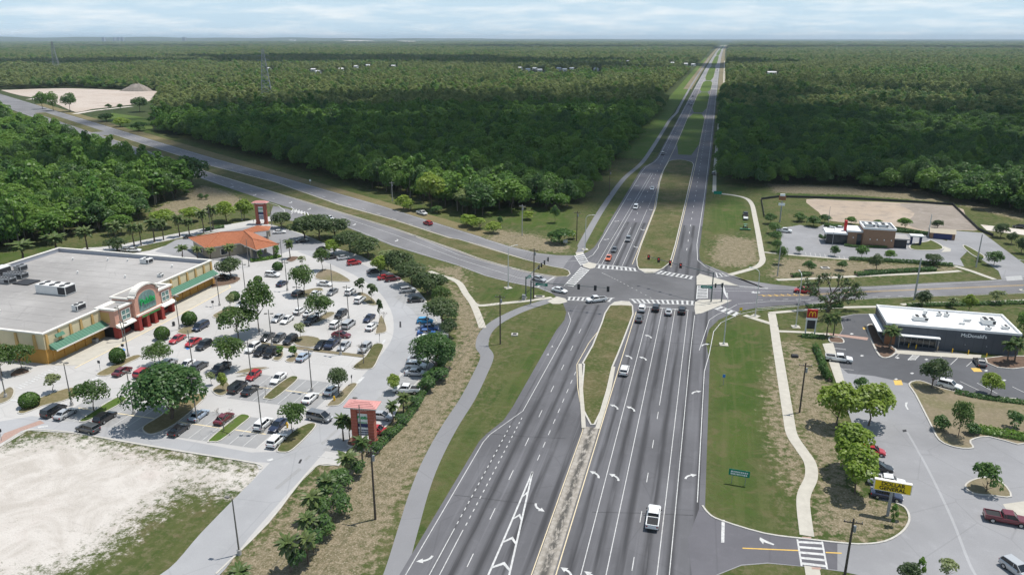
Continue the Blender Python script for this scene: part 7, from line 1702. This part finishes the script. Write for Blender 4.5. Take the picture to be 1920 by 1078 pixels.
cars([
    (229, 694, 'sedan', 'maroon', NN, 'dark red sedan beside the round shrub at the left of the lot'), (268, 697, 'suv', 'red', NN, 'orange red SUV half hidden by the huge dark tree'), (296, 686, 'sedan', 'paleblue', SS, 'blue grey car just above the huge dark tree'), (316, 679, 'suv', 'silver', NN, 'silver SUV under the grey green tree'),
    (350, 682, 'sedan', 'white', SS, 'white car behind the huge dark tree, left of the dark grey SUV'), (374, 685, 'suv', 'gunmetal', NN, 'dark grey SUV right above the huge dark tree'), (413, 690, 'pickup', 'black', SS, 'black pickup under a tree in the middle of the lot'),
    (332, 634, 'sedan', 'red', SS, 'bright red car in the first bay near the entrance'), (362, 640, 'sedan', 'red', SS, 'second red car, left of the black SUV near the entrance'), (382, 646, 'suv', 'black', SS, 'black SUV right of the two red cars'), (376, 611, 'van', 'navy', SS, 'navy minivan beside the shrub near the entrance'),
    (474, 651, 'suv', 'white', SS, 'white SUV left of two black SUVs in the middle row'), (490, 657, 'suv', 'black', SS, 'black SUV next to the white SUV in the middle row'), (508, 660, 'suv', 'black', SS, 'black SUV left of the small yellowish bush'), (501, 630, 'sedan', 'gunmetal', SS, 'dark grey sedan in tree shade by the lamp'), (523, 632, 'hatch', 'gunmetal', SS, 'dark grey hatchback right of the lamp'), (544, 636, 'suv', 'black', SS, 'black hatchback left of the pale young tree'),
    (521, 595, 'sedan', 'silver', SS, 'silver sedan left of a white sedan below the bank'), (538, 598, 'sedan', 'white', SS, 'white sedan right of the silver one in the shady row'), (582, 601, 'suv', 'black', SS, 'black SUV at the trunk of the spreading tree'), (562, 581, 'sedan', 'white', NN, 'white car by the lamp, first of three white ones'), (580, 586, 'sedan', 'white', NN, 'white car, middle of three white ones'), (600, 587, 'sedan', 'white', NN, 'white car behind the tree trunk, last of three white ones'),
    (559, 549, 'suv', 'black', NN, 'black SUV under the wide tree below the bank'), (529, 530, 'sedan', 'navy', NN, 'navy sedan by the lamp, left of the wide tree'), (511, 514, 'suv', 'white', EE, 'white SUV crossing the drive below the clipped bush'), (609, 531, 'sedan', 'white', EE, 'white sedan just below the triangular bed'), (623, 546, 'sedan', 'grey', SS, 'grey sedan beside the tall lamp below the triangular bed'), (657, 546, 'suv', 'white', NN, 'white car left of the two dark saplings'), (675, 561, 'suv', 'white', NN, 'white SUV at the lower dark sapling'),
    (639, 588, 'suv', 'black', SS, 'black SUV with pale windscreen, alone in its row'), (692, 595, 'sedan', 'navy', SS, 'dark blue sedan at the right end of its row'), (630, 607, 'suv', 'white', NN, 'white SUV beside the silver SUV above the maroon car'), (654, 607, 'van', 'silver', NN, 'silver van just above the maroon car'), (697, 611, 'sedan', 'white', NN, 'white sedan by the thin sapling at the drive bend'), (640, 626, 'sedan', 'maroon', EE, 'maroon sedan driving along the aisle'),
    (602, 645, 'sedan', 'black', SS, 'black sedan left of the dark pickup'), (623, 643, 'pickup', 'navy', SS, 'dark blue pickup between black and pale cars'), (645, 647, 'sedan', 'silver', SS, 'pale sedan right of the dark pickup, by the lamp'), (684, 651, 'suv', 'silver', SS, 'silver SUV at the leafless tree'), (569, 667, 'sedan', 'paleblue', NN, 'light blue sedan right of the bright bush'),
    (475, 702, 'hatch', 'red', SS, 'small red car behind the lamp post'), (446, 724, 'van', 'black', NN, 'black van in the second front row'), (469, 729, 'sedan', 'black', NN, 'black sedan right of the black van'), (522, 707, 'sedan', 'white', SS, 'white coupe at the head of the narrow island'), (420, 782, 'sedan', 'maroon', NN, 'maroon sedan in the front row, beside the long green island'), (494, 793, 'suv', 'white', NN, 'white SUV at the lamp in the front row'), (521, 795, 'sedan', 'navy', SS, 'navy sedan right of the white SUV in the front row'),
    (582, 744, 'sedan', 'white', NN, 'white sedan parked alone below a tall lamp'), (519, 824, 'suv', 'white', NN, 'white SUV at the very front corner island'), (622, 729, 'sedan', 'white', NN, 'white car half under the glossy tree'), (101, 768, 'van', 'black', NN, 'black van at the left end of the front row'), (123, 773, 'sedan', 'silver', NN, 'pale sedan right of the black van at the left end'), (197, 781, 'suv', 'black', NN, 'black SUV under the open branched tree'), (336, 803, 'sedan', 'black', NN, 'black sedan below the huge dark tree'), (373, 776, 'sedan', 'paleblue', NN, 'silver blue sedan behind the lamp in the front row'),
    (592, 549, 'sedan', 'white', NN, 'white car hidden behind the wide tree'), (418, 518, 'sedan', 'black', EE, 'black car in the shade of the round tree at the store end'), (453, 569, 'sedan', 'silver', SS, 'silver car right of the clipped shrub by the drive'), (487, 538, 'sedan', 'white', SS, 'white car hidden by the tallest lot tree')], LG)
cars([
    (664, 492, 'suv', 'red', R(42), 'big red SUV under the oaks at the curve'), (645, 482, 'sedan', 'silver', R(44), 'silver sedan left of the big red SUV'), (622, 481, 'sedan', 'black', R(45), 'black car in deep oak shade, left of the silver sedan'), (702, 507, 'sedan', 'gunmetal', R(42), 'dark sedan under the yellow green tree'), (722, 519, 'sedan', 'red', R(40), 'red sedan, left of the red pair'), (736, 522, 'suv', 'maroon', R(40), 'dark red SUV, right of the red pair'),
    (765, 543, 'suv', 'silver', R(34), 'silver wagon parked alone in the curved row'), (780, 561, 'sedan', 'black', R(28), 'black sedan below the silver wagon'), (797, 600, 'hatch', 'cyan', R(14), 'bright cyan car in the right row'), (806, 613, 'sedan', 'blue', R(12), 'blue car mostly hidden by the one below'), (800, 622, 'sedan', 'blue', R(12), 'blue sedan above the white one in the right row'), (801, 632, 'sedan', 'white', R(10), 'white sedan below the blue sedan'), (783, 672, 'sedan', 'silver', R(8), 'silver car under the broad dark oak'), (780, 684, 'suv', 'white', R(8), 'white SUV above the silver sedan in the right row'), (780, 697, 'sedan', 'silver', R(8), 'silver sedan nearest the broad dark oak, lower one'),
    (763, 729, 'pickup', 'white', R(188), 'white pickup in the right row beside the small bright tree'), (716, 778, 'sedan', 'silver', R(4), 'silver sedan right of the near pylon sign'), (708, 805, 'hatch', 'red', R(4), 'red car behind the near pylon sign'),
    (524, 434, 'sedan', 'white', R(30), 'white car parked beside the bank'), (567, 450, 'sedan', 'black', R(40), 'dark car shaded by the first oak'), (606, 466, 'sedan', 'black', R(45), 'black car at the slender tree by the bank lot'), (357, 443, 'sedan', 'black', R(30), 'black car at the left tip of the bank roof'), (240, 468, 'sedan', 'silver', R(20), 'silver car behind the store, left of two'), (251, 468, 'sedan', 'white', R(20), 'white car behind the store, right of two')], 'cars parked at the lot edge and the bank')
cars([(599, 780, 'van', 'grey', R(-8), 'grey minivan leaving the aisle towards the exit drive'), (164, 802, 'suv', 'gunmetal', R(174), 'dark grey SUV driving along the front lane')], 'cars driving in the supermarket lot', 'moving_car')
WR_E = math.atan2(-U.y, -U.x)
cars([(619, 408, 'sedan', 'white', WR_E, 'white car on the west road near the driveway'), (802, 418, 'suv', 'red', WR_E + math.pi, 'red car on the far lanes of the west road'), (791, 399, 'pickup', 'white', WR_E, 'white pickup parked on the grass by the wood'), (1011, 522, 'sedan', 'silver', R(-24), 'silver car waiting on the west road, behind the stop line'), (1049, 543, 'sedan', 'white', R(-18), 'white car turning right out of the west road')], 'cars on the west road', 'moving_car')
cars([(1118, 561, 'pickup', 'white', R(212), 'white pickup turning in the middle of the junction'), (1204, 577, 'suv', 'white', NN, 'white SUV first at the stop line, left lane'), (1230, 576, 'suv', 'black', NN, 'black SUV at the stop line, second lane'), (1254, 583, 'sedan', 'silver', NN, 'silver sedan at the stop line, third lane'), (1279, 581, 'suv', 'black', NN, 'black SUV with blue load at the stop line, right lane'), (1199, 596, 'sedan', 'gunmetal', NN, 'dark sedan second in the left lane queue'), (1141, 483, 'hatch', 'orange', SS, 'orange red car at the far stop line'), (1152, 467, 'sedan', 'gunmetal', SS, 'dark car behind the orange one'), (1178, 448, 'suv', 'grey', SS, 'grey SUV approaching the far stop line'),
    (1192, 388, 'van', 'white', SS, 'white van coming down the highway'), (1223, 353, 'sedan', 'white', SS, 'white car behind the white van on the highway'), (1243, 288, 'suv', 'gunmetal', SS, 'dark car near the median gap on the highway'), (1225, 968, 'pickup', 'white', NN, 'large white pickup nearest to the camera on the highway'), (1171, 693, 'suv', 'white', NN, 'white SUV in the left turn lane of the highway'),
    (1299, 181, 'suv', 'gunmetal', SS, 'distant dark car, last of the far highway group'), (1295, 186, 'sedan', 'white', SS, 'distant white car in the far highway group, left lane'), (1298, 190, 'suv', 'white', SS, 'distant white car in the far highway group, right lane'), (1292, 196, 'sedan', 'black', SS, 'distant dark car leading the far highway group, left lane'), (1296, 197, 'sedan', 'black', SS, 'distant dark car leading the far highway group, right lane'), (1345, 132, 'sedan', 'black', NN, 'tiny dark car far up the northbound lanes')], 'cars on the highway', 'moving_car')
cars([(1338, 325, 'suv', 'grey', NN, 'grey car standing on the sidewalk beside the right wood'), (1398, 402, 'pickup', 'black', NN, 'dark pickup parked on the grass with a trailer'), (1505, 544, 'suv', 'red', R(176), 'red SUV on the east road'), (1573, 671, 'pickup', 'white', R(-4), 'white pickup with ladder rack at the grey restaurant'), (1837, 677, 'sedan', 'gunmetal', NN, 'dark sedan in the last bay of the grey restaurant'), (1781, 721, 'suv', 'white', R(-28), 'white SUV beside the dense dark oak'), (1470, 432, 'pickup', 'white', R(-6), 'white pickup in the corner lot of the brown restaurant'), (1556, 428, 'sedan', 'white', R(170), 'white car behind the white canopy, left'), (1572, 427, 'sedan', 'white', R(170), 'white car behind the white canopy, right'), (1912, 424, 'sedan', 'black', R(170), 'black car on the pale gravel at the right edge'),
    (1637, 843, 'hatch', 'red', R(-4), 'red car right of the bright green trees'), (1647, 873, 'sedan', 'black', R(-4), 'black car below the red one by the bright trees'), (1662, 901, 'pickup', 'white', R(-6), 'white pickup behind the yellow shop sign'), (1663, 925, 'sedan', 'navy', R(-6), 'navy car under the yellow shop sign'), (1886, 970, 'pickup', 'maroon', R(-6), 'dark red pickup at the right edge of the shop lot'), (1909, 1066, 'suv', 'silver', R(-60), 'white car cut by the lower right corner')], 'cars round the restaurants and shop')
# trailer, mower, ladder rack
X, Y = G(1398, 412); t_ = thing('utility_trailer', 'small pale flat trailer behind the dark pickup on the grass', 'trailer', (X, Y, 0), NN)
b = MB(); b.box(-1.8, 1.8, -.9, .9, .55, .7); ring(b, -1.8, 1.8, -.9, .9, .7, 1.0, .06); part(b, 'deck', 'metal_white', t_)
for sg in (-1, 1): link('wheel', wheel_meshes(.3, .2)[0], t_, (-.2, sg * 1.0, .3))
b = MB(); b.tube((1.8, 0, .6), (2.9, 0, .5), .05); part(b, 'tow_bar', 'metal_grey', t_)
X, Y = G(1397, 430); t_ = thing('tractor_mower', 'green tractor mower on the grass below the trailer', 'mower', (X, Y, 0), R(90))
b = MB(); b.box(-.4, 1.4, -.35, .35, .6, 1.2); part(b, 'bonnet', 'paint_green_car', t_); b = MB(); b.box(-.9, .1, -.7, .7, 2.0, 2.12); part(b, 'canopy', 'paint_green_car', t_)
b = MB(); b.box(-.9, -.2, -.4, .4, .7, 1.1); part(b, 'seat', 'car_trim', t_); b = MB(); b.box(-1.9, -1.0, -2.0, 2.0, .2, .6); part(b, 'mower_deck', 'paint_green_car', t_)
for x, r_ in ((-.6, .65), (1.1, .4)):
    for sg in (-1, 1): link('wheel', wheel_meshes(r_, .3)[0], t_, (x, sg * .75, r_))
for x in (-.85, .05):
    for sg in (-1, 1): b = MB(); b.tube((x, sg * .6, .9), (x, sg * .6, 2.0), .04, n=5); part(b, 'canopy_post', 'metal_dark', t_)
# ================================================================ POLES, SIGNALS, SIGNS
def lot_lamp(bx, by, label, h=9.2, arms=2, rot=0.0, grp='lamps in the supermarket lot'):
    X, Y = G(bx, by); t_ = thing('lot_lamp', label, 'lamp', (X, Y, 0), rot, grp)
    link('pole', LOT_POLE, t_); link('base', LOT_BASE, t_)
    for k in range(arms): o = link('lamp_head', LOT_HEAD, t_, (0, 0, h), math.pi * k)
    t_.scale = (1, 1, 1); t_.children[0].scale = (1, 1, h / 9.2)
    return t_
LOT_POLE = MB().tube((0, 0, 0), (0, 0, 9.2), .13, .085, 10).mesh('pole', MATS['lamp_bronze'])
LOT_BASE = MB().tube((0, 0, 0), (0, 0, .8), .32, .30, 12).mesh('base', MATS['concrete_pole'])
LOT_HEAD = MB().box(.10, .45, -.04, .04, -.08, .0).box(.42, 1.05, -.22, .22, -.16, .04).mesh('lamp_head', MATS['lamp_bronze'])
for bx, by, h, n, lb in [(135, 760, 9.4, 2, 'lamp at the leftmost island beside the pale sedan'), (251, 776, 9.0, 2, 'lamp between black SUV and the huge dark tree'), (370, 792, 9.4, 2, 'lamp right of the huge dark tree, in the front row'), (241, 668, 8.4, 2, 'lamp at the tip of the island by the dark red sedan'), (362, 691, 7.6, 2, 'lamp before the dark grey SUV above the huge tree'), (11, 745, 9.0, 1, 'lamp cut by the left edge at the store corner'),
    (492, 811, 9.2, 2, 'lamp in the front row at the white SUV'), (585, 733, 9.2, 2, 'lamp left of the exit drive, above the white sedan'), (472, 713, 8.6, 2, 'lamp before the small red car'), (412, 573, 8.4, 2, 'lamp on the store drive by the young tree'), (460, 545, 8.0, 2, 'lamp right of the store end, on the drive'), (539, 545, 8.6, 2, 'lamp beside the navy sedan below the bank'), (561, 592, 8.0, 2, 'lamp between two white cars below the wide tree'), (624, 552, 13.2, 2, 'tallest lamp, at the grey sedan below the triangle'), (654, 597, 8.6, 2, 'lamp left of the dark blue sedan'), (510, 648, 8.2, 2, 'lamp above the black SUVs in the middle row'), (639, 665, 8.8, 2, 'lamp on the divider by the pale sedan'), (530, 500, 7.8, 1, 'lamp by the palm right of the bank'), (467, 500, 6.6, 1, 'short lamp in front of the bank'), (337, 618, 9.0, 2, 'lamp before the entrance by the navy minivan'), (803, 652, 4.0, 1, 'short lamp among the oaks of the right row'), (679, 846, 10.5, 1, 'thin lamp standing before the near pylon sign'),
    (449, 1039, 9.4, 1, 'lamp on the verge of the exit drive at the bottom'), (396, 435, 7.5, 1, 'lamp behind the bank on the back road'), (454, 413, 6.5, 1, 'lamp on the back road left of the far pylon sign'), (232, 640, 8.6, 1, 'lamp at the left tower of the entrance'), (510, 423, 5, 1, 'lamp right of the far pylon sign')]:
    lot_lamp(bx, by, lb, h, n, TRR.uniform(-.3, .3) if n == 2 else R(180))
# tall white street lights with bent arm on a pad
def street_light(bx, by, h, ang, label):
    X, Y = G(bx, by); t_ = thing('street_light', label, 'street light', (X, Y, 0), ang, 'tall pale street lights at the junction')
    MB().tube((0, 0, 0), (0, 0, h - 1.2), .15, .09, 10).build('pole', MATS['steel_white'], t_)
    b = MB(); P_ = [(0, 0, h - 1.2), (.25, 0, h - .5), (.9, 0, h - .1), (2.4, 0, h)]
    for p, q in zip(P_[:-1], P_[1:]): b.tube(p, q, .07, n=6)
    b.build('arm', MATS['steel_white'], t_); MB().box(2.2, 3.0, -.16, .16, h - .08, h + .08).build('lamp_head', MATS['steel_white'], t_)
    MB().box(-1.0, 1.0, -1.0, 1.0, 0, .12).build('pad', MATS['sidewalk'], t_); MB().tube((0, 0, .1), (0, 0, .5), .3, n=10).build('base', MATS['steel_white'], t_)
for bx, by, h, a, lb in [(953, 540, 12.7, R(40), 'pale street light left of the junction, on the west road verge'), (1097, 468, 12.2, R(20), 'pale street light by the trail at the far left corner'), (1416, 593, 12.9, R(150), 'pale street light at the right turn lane, behind the crosswalk'), (1357, 646, 12.0, R(95), 'pale street light on the lawn beside the highway'), (1492, 613, 14.2, R(100), 'pale street light left of the red arches sign'), (1919, 545, 9, R(170), 'pale street light at the right edge of the east road')]:
    street_light(bx, by, h, a, lb)
# wooden utility poles with crossarm and wires
def utility(bx, by, h, label, m='wood_pole', arm=True, rot=0.0, r=.16):
    X, Y = G(bx, by); t_ = thing('utility_pole', label, 'utility pole', (X, Y, 0), rot, 'utility poles')
    MB().tube((0, 0, 0), (0, 0, h), r * 1.15, r * .8, 9).build('pole', MATS[m], t_)
    if arm:
        MB().box(-1.2, 1.2, -.06, .06, h - .7, h - .55).build('crossarm', MATS[m], t_)
        for x in (-1.1, -.4, .4, 1.1): MB().tube((x, 0, h - .55), (x, 0, h - .3), .05, n=6).build('insulator', MATS['metal_grey'], t_)
        MB().tube((.28, 0, h - 2.0), (.28, 0, h - 1.1), .22, n=8).build('transformer', MATS['metal_grey'], t_)
    return (X, Y, h)
UP = [utility(704, 973, 12.2, 'utility pole on the dry slope below the near pylon sign'), utility(938, 645, 12.5, 'utility pole by the trail bend left of the near leg'), utility(1000.6, 561, 14.8, 'utility pole behind the signals at the left corner')]
utility(1499, 773, 10.6, 'utility pole beside the right sidewalk'); utility(1584, 1077, 9.0, 'utility pole at the lower right by the driveway')
UN = [utility(1081, 452, 11, 'utility pole at the bush by the trail crossing'), utility(1142, 366, 11.8, 'utility pole between trail and wood')]
utility(979, 442, 11.7, 'grey pole in the scrub meadow', 'concrete_pole'); utility(1457.5, 518, 9.8, 'grey pole left of the sunken bed', 'concrete_pole', False); utility(1714, 562, 12.2, 'thick grey pole behind the grey restaurant', 'concrete_pole', False, r=.24); utility(1830, 501, 10.8, 'grey pole on the right driveway island', 'concrete_pole', False, r=.2); utility(736, 378, 9, 'pale pole at the edge of the middle wood', 'concrete_pole', True); utility(1740, 444, 8.5, 'white pole left of the dumpster shed', 'steel_white', False)
utility(1552, 425, 8, 'thin pole behind the white canopy', 'metal_grey', False, r=.08); utility(1560, 462, 6.5, 'thin pole before the white canopy', 'metal_grey', False, r=.09)
def wire(p, q, sag, label):
    b = MB(); n = 12; P_ = [Vector(p).lerp(Vector(q), k / n) - Vector((0, 0, sag * 4 * (k / n) * (1 - k / n))) for k in range(n + 1)]
    for a, c in zip(P_[:-1], P_[1:]): b.tube(a, c, .018, n=4, cap=False)
    tag(b.build('power_line', MATS['metal_dark']), label, 'cable', 'power lines')
for i, dx in enumerate((-1.1, -.4, .4, 1.1)):
    nth = ('outermost left', 'second', 'third', 'outermost right')[i]
    wire((-45.4 + dx, 30, 11.5), (UP[0][0] + dx, UP[0][1], UP[0][2] - .3), 1.4, f'{nth} power line running off below the slope pole'); wire((UP[0][0] + dx, UP[0][1], UP[0][2] - .3), (UP[1][0] + dx, UP[1][1], UP[1][2] - .3), 1.6, f'{nth} power line between the slope pole and the trail pole'); wire((UP[1][0] + dx, UP[1][1], UP[1][2] - .3), (UP[2][0] + dx, UP[2][1], UP[2][2] - .3), .9, f'{nth} power line between the trail pole and the corner pole')
# traffic signals
mat('signal_orange', (0.55, 0.12, 0.03), 0.6); mat('signal_red', (0.9, 0.03, 0.01), 0.4, emit=1.2); mat('signal_mast', (0.13, 0.15, 0.15), 0.5, metal=0.3)
def head(parent, loc, rz, red=False):
    h_ = MB().box(-.2, .2, -.16, .16, -.6, .6).build('signal_head', MATS['metal_dark'], parent, loc=loc, rz=rz)
    MB().box(-.36, .36, .17, .20, -.75, .75).build('backplate', MATS['metal_dark'], h_)
    if red: ring_b = MB(); ring_b.box(-.40, .40, .205, .22, -.79, .79); ring_b.build('backplate_border', MATS['signal_orange'], h_)
    for k, z in enumerate((.38, 0, -.38)):
        MB().tube((0, -.16, z), (0, -.2, z), .13, n=10).build('lens', MATS['signal_red' if (red and k == 0) else 'glass_dark'], h_); MB().box(-.15, .15, -.36, -.16, z + .12, z + .15).build('visor', MATS['metal_dark'], h_)
def signal_mast(base, h, end, fr, label, face=0.0, red=False, plate=None, m='signal_mast'):
    X, Y = base; t_ = thing('traffic_signal', label, 'traffic signal', (X, Y, 0), 0, 'mast arm traffic signals at the junction')
    MB().tube((0, 0, 0), (0, 0, h + .4), .19, .15, 10).build('pole', MATS[m], t_); MB().tube((0, 0, 0), (0, 0, .25), .38, n=12).build('base', MATS['concrete_pole'], t_)
    e = Vector((end[0] - X, end[1] - Y, h + .5)); s = Vector((0, 0, h)); MB().tube(s, e, .14, .07, 8).build('mast_arm', MATS[m], t_)
    for f in fr: p = s.lerp(e, f); head(t_, (p.x, p.y, p.z - .25), face, red)
    if plate:
        p = s.lerp(e, plate[1]); b = MB().box(-plate[2] / 2, plate[2] / 2, -.04, .04, -.35, .35); o = b.build('street_name_sign', MATS['sign_road_green'], t_, loc=(p.x, p.y, p.z - .55), rz=plate[0])
        print_rows(o, 0, -.04, -.16, plate[2] * .7, .34, 1, 'sign_white')
    return t_
signal_mast((-45.0, 193.8), 6.5, (-23.4, 192.2), (.62, .83, .99), 'traffic signal mast at the near left corner reaching over the southbound lanes', R(180), plate=(0, .14, 3.4))
signal_mast((-47.6, 198.7), 6.0, (-45.3, 217.9), (.56, .68, .82, .99), 'traffic signal mast at the left corner reaching over the west road', R(-70), plate=(R(60), .12, 2.0))
signal_mast((3.2, 208.2), 8.3, (-15.8, 219.5), (.48, .64, .82, .98), 'traffic signal mast at the right corner with red lights', 0.0, True)
t_ = signal_mast((6.0, 209.0), 5.2, (1.6, 205.5), (.05, .45), 'short traffic signal mast on the right refuge', R(-90), plate=(0, .99, 3.0))
X, Y = G(987, 561); c_ = thing('signal_cabinet', 'small dark signal cabinet at the left corner', 'cabinet', (X - .6, Y - .6, 0)); MB().box(-.45, .45, -.35, .35, .1, 1.5).build('case', MATS['metal_grey'], c_); MB().box(-.6, .6, -.5, .5, 0, .1).build('plinth', MATS['sidewalk'], c_)
# road signs
def road_sign(bx, by, W_, H_, z, label, face, m='sign_road_green', text=None, cat='road sign'):
    X, Y = G(bx, by); t_ = thing('road_sign', label, cat, (X, Y, 0), face, 'road signs')
    for sg in ((-1, 1) if W_ > 1.5 else (0,)): MB().tube((sg * W_ * .32, 0, 0), (sg * W_ * .32, 0, z + H_), .05, n=6).build('post', MATS['metal_grey'], t_)
    o = MB().box(-W_ / 2, W_ / 2, -.07, -.03, z, z + H_).build('panel', MATS[m], t_); MB().box(-W_ / 2 + .05, W_ / 2 - .05, .035, .05, z + .05, z + H_ - .05).build('panel_back', MATS['metal_grey'], t_)
    if text:
        print_rows(t_, 0, -.07, z + .18, W_ * .82, H_ * .75, text, 'sign_white')
road_sign(1384, 908, 3.3, 1.15, 1.6, 'long green road sign on the lawn beside the highway', R(-4), text=2)
road_sign(1345, 370, 3.6, 1.4, 1.4, 'green road sign at the bend of the right sidewalk', 0.0); road_sign(1022, 548, .6, .75, 1.8, 'small white sign beside the left corner', R(30), 'sign_white')
road_sign(1356, 722, .55, .7, 1.8, 'small blue sign on the right lawn', 0.0, 'paint_blue'); road_sign(1388, 592, .8, .8, 1.5, 'yellow diamond sign at the right crosswalk', 0.3, 'sign_yellow'); road_sign(582, 346, .9, .9, 1.6, 'white sign on the west road verge', R(20), 'sign_white')
for i, (bx, by, lb) in enumerate([(188, 694, 'dark stop sign seen from behind at the island tip left'), (232, 662, 'round dark sign by the clipped shrub at the left island'), (400, 579, 'small dark sign on the store drive, left'), (468, 541, 'small dark sign on the store drive, right'), (3, 826, 'dark stop sign at the left edge'), (660, 722, 'thin sign post at the exit drive'), (712, 642, 'thin sign post on the lot corner'), (476, 423, 'dark stop sign on the back road')]):
    road_sign(bx, by, .65, .65, 1.7, lb, R(20 * i), 'metal_dark')
# utility boxes, pads, trolley
for i, (bx, by, sx_, sy_, h_, lb, m) in enumerate([(1011, 557, 3.0, 1.8, .25, 'white concrete pad beside the corner pole', 'sidewalk'), (965, 628, 1.6, 1.6, .3, 'white drainage box on the near left verge', 'kerb'), (1547, 503, 2.6, 2.2, .3, 'white drainage box in the sunken bed', 'kerb'), (1490, 669, 1.4, 1.2, .5, 'dark utility box on the right verge', 'metal_dark'), (1060, 455, 1.5, .6, 1.1, 'white cabinet pair in front of the dark bush', 'metal_white'), (326, 611, .5, .5, 1.1, 'dark bollard sign before the entrance', 'metal_dark'), (177, 642, 1.8, 1.0, 1.0, 'grey trolley row against the store front', 'metal_grey')]):
    X, Y = G(bx, by); t_ = thing('utility_box', lb, 'box', (X, Y, 0), R(10)); MB().box(-sx_ / 2, sx_ / 2, -sy_ / 2, sy_ / 2, 0, h_).build('case', MATS[m], t_); MB().box(-sx_ * .3, sx_ * .3, -sy_ * .3, sy_ * .3, h_, h_ + .06).build('lid', MATS['metal_dark'], t_)
for i, (bx, by, lb) in enumerate([(539, 802, 'yellow hydrant on the island at the front corner'), (627, 752, 'yellow hydrant on the island by the exit drive')]):
    X, Y = G(bx, by); t_ = thing('hydrant', lb, 'hydrant', (X, Y, .1)); MB().tube((0, 0, 0), (0, 0, .9), .18, .15, 8).tube((0, 0, .9), (0, 0, 1.1), .2, .08, 8).build('barrel', MATS['sign_gold'], t_); MB().tube((-.3, 0, .6), (.3, 0, .6), .08, n=6).build('outlet', MATS['sign_gold'], t_)
# ================================================================ CLOUDS overhead and HAZE
t = NT('cloud_white')
t.b.inputs['Base Color'].default_value = (0.9, 0.9, 0.9, 1); t.b.inputs['Roughness'].default_value = 1.0
ct = bpy.data.materials.new('cloud_thin'); ct.use_nodes = True; MATS['cloud_thin'] = ct       # thin cloud lets part of the sun through
_n = ct.node_tree.nodes; _m = _n.new('ShaderNodeMixShader'); _t = _n.new('ShaderNodeBsdfTransparent'); _m.inputs[0].default_value = 0.125
ct.node_tree.links.new(_t.outputs[0], _m.inputs[1]); ct.node_tree.links.new(_n['Principled BSDF'].outputs[0], _m.inputs[2]); ct.node_tree.links.new(_m.outputs[0], _n['Material Output'].inputs[0])
def cloud(cx, cy, rx, ry, seed, rot=0.0, alt=2200.0, m='cloud_white'):
    """cumulus over the ground spot (cx,cy): lumps on a flat base"""
    rs_ = np.random.default_rng(seed); vs, fs = [], []
    import bmesh
    bm = bmesh.new()
    off = sun_dir * (alt / sun_dir.z)
    n = 13
    for k in range(n):
        a, f = rs_.uniform(0, 6.28), math.sqrt(rs_.uniform(0, 1)) * .72
        x, y = math.cos(a) * f * rx, math.sin(a) * f * ry
        r_ = rs_.uniform(.22, .40)
        M_ = Matrix.Translation((x * math.cos(rot) - y * math.sin(rot), x * math.sin(rot) + y * math.cos(rot), 0)) @ Matrix.Rotation(rot, 4, 'Z') @ Matrix.Diagonal((rx * r_, ry * r_, min(rx, ry) * .30 * rs_.uniform(.6, 1.2), 1))
        g = bmesh.ops.create_icosphere(bm, subdivisions=3, radius=1.0, matrix=M_)
    for v in bm.verts:
        s = rx * .07
        v.co += Vector(rs_.normal(size=3)) * s * .35
        v.co.x += math.sin(v.co.y / (ry * .11) + seed) * s; v.co.y += math.sin(v.co.x / (rx * .13) + seed * 2) * s
        if v.co.z < 0: v.co.z *= .25
    me = bpy.data.meshes.new('cloud'); bm.to_mesh(me); bm.free(); me.materials.append(MATS[m])
    o = link('cloud', me, None, (cx + off.x, cy + off.y, alt)); o['kind'] = 'structure'
    for p in me.polygons: p.use_smooth = True
def cloud_px(px, py, rx, ry, seed, rot=0.0, thin=0):
    X, Y = G(px, py); cloud(X, Y, rx, ry, seed, rot, m='cloud_thin' if thin else 'cloud_white')
for q in [(1080, 205, 170, 210, 1, .3, 1), (830, 208, 260, 150, 2, .3, 1), (560, 226, 230, 90, 3, .55, 1), (420, 262, 110, 70, 31, .5, 1), (560, 300, 190, 70, 32, .55, 1), (760, 330, 170, 70, 38, .5, 1), (940, 270, 190, 150, 21, .2, 1), (1140, 270, 110, 150, 33, 0, 1), (840, 275, 200, 90, 39, .3, 1), (640, 268, 220, 90, 40, .4, 1), (980, 350, 130, 60, 41, .2, 1),
          (1560, 205, 260, 260, 4, 0, 1), (1760, 262, 230, 190, 5, 0, 1), (1420, 190, 90, 260, 22, .05, 1), (1820, 178, 380, 260, 6, 0, 1), (1480, 290, 150, 130, 34, 0, 1), (1640, 300, 220, 90, 42, 0, 1), (1820, 330, 200, 90, 43, 0, 1), (1420, 320, 90, 80, 44, 0, 1),
          (780, 118, 700, 420, 7, 0, 0), (560, 112, 500, 300, 8, .2, 0), (1100, 89, 1900, 600, 9, 0, 0), (1650, 90, 1900, 700, 10, 0, 0), (1850, 79, 2600, 1400, 11, 0, 0), (300, 88, 900, 500, 12, 0, 0), (120, 122, 350, 260, 13, 0, 0), (1385, 122, 150, 260, 14, 0, 0), (1000, 126, 420, 150, 35, 0, 1), (620, 82, 1500, 700, 36, 0, 0), (1150, 135, 300, 160, 37, 0, 1)]:
    cloud_px(*q)

hz = bpy.data.materials.new('haze_air'); hz.use_nodes = True; hz.node_tree.nodes.clear()
ho = hz.node_tree.nodes.new('ShaderNodeOutputMaterial'); hv = hz.node_tree.nodes.new('ShaderNodeVolumePrincipled')
hv.inputs['Color'].default_value = (0.72, 0.87, 1.0, 1); hv.inputs['Density'].default_value = 4.4e-5; hv.inputs['Anisotropy'].default_value = 0.1
hz.node_tree.links.new(hv.outputs[0], ho.inputs['Volume'])
hb = MB(); hb.box(-46000, 46000, -3500, 43000, -1.3, 150)
ho_ = hb.build('haze', hz); tag(ho_, kind='stuff')
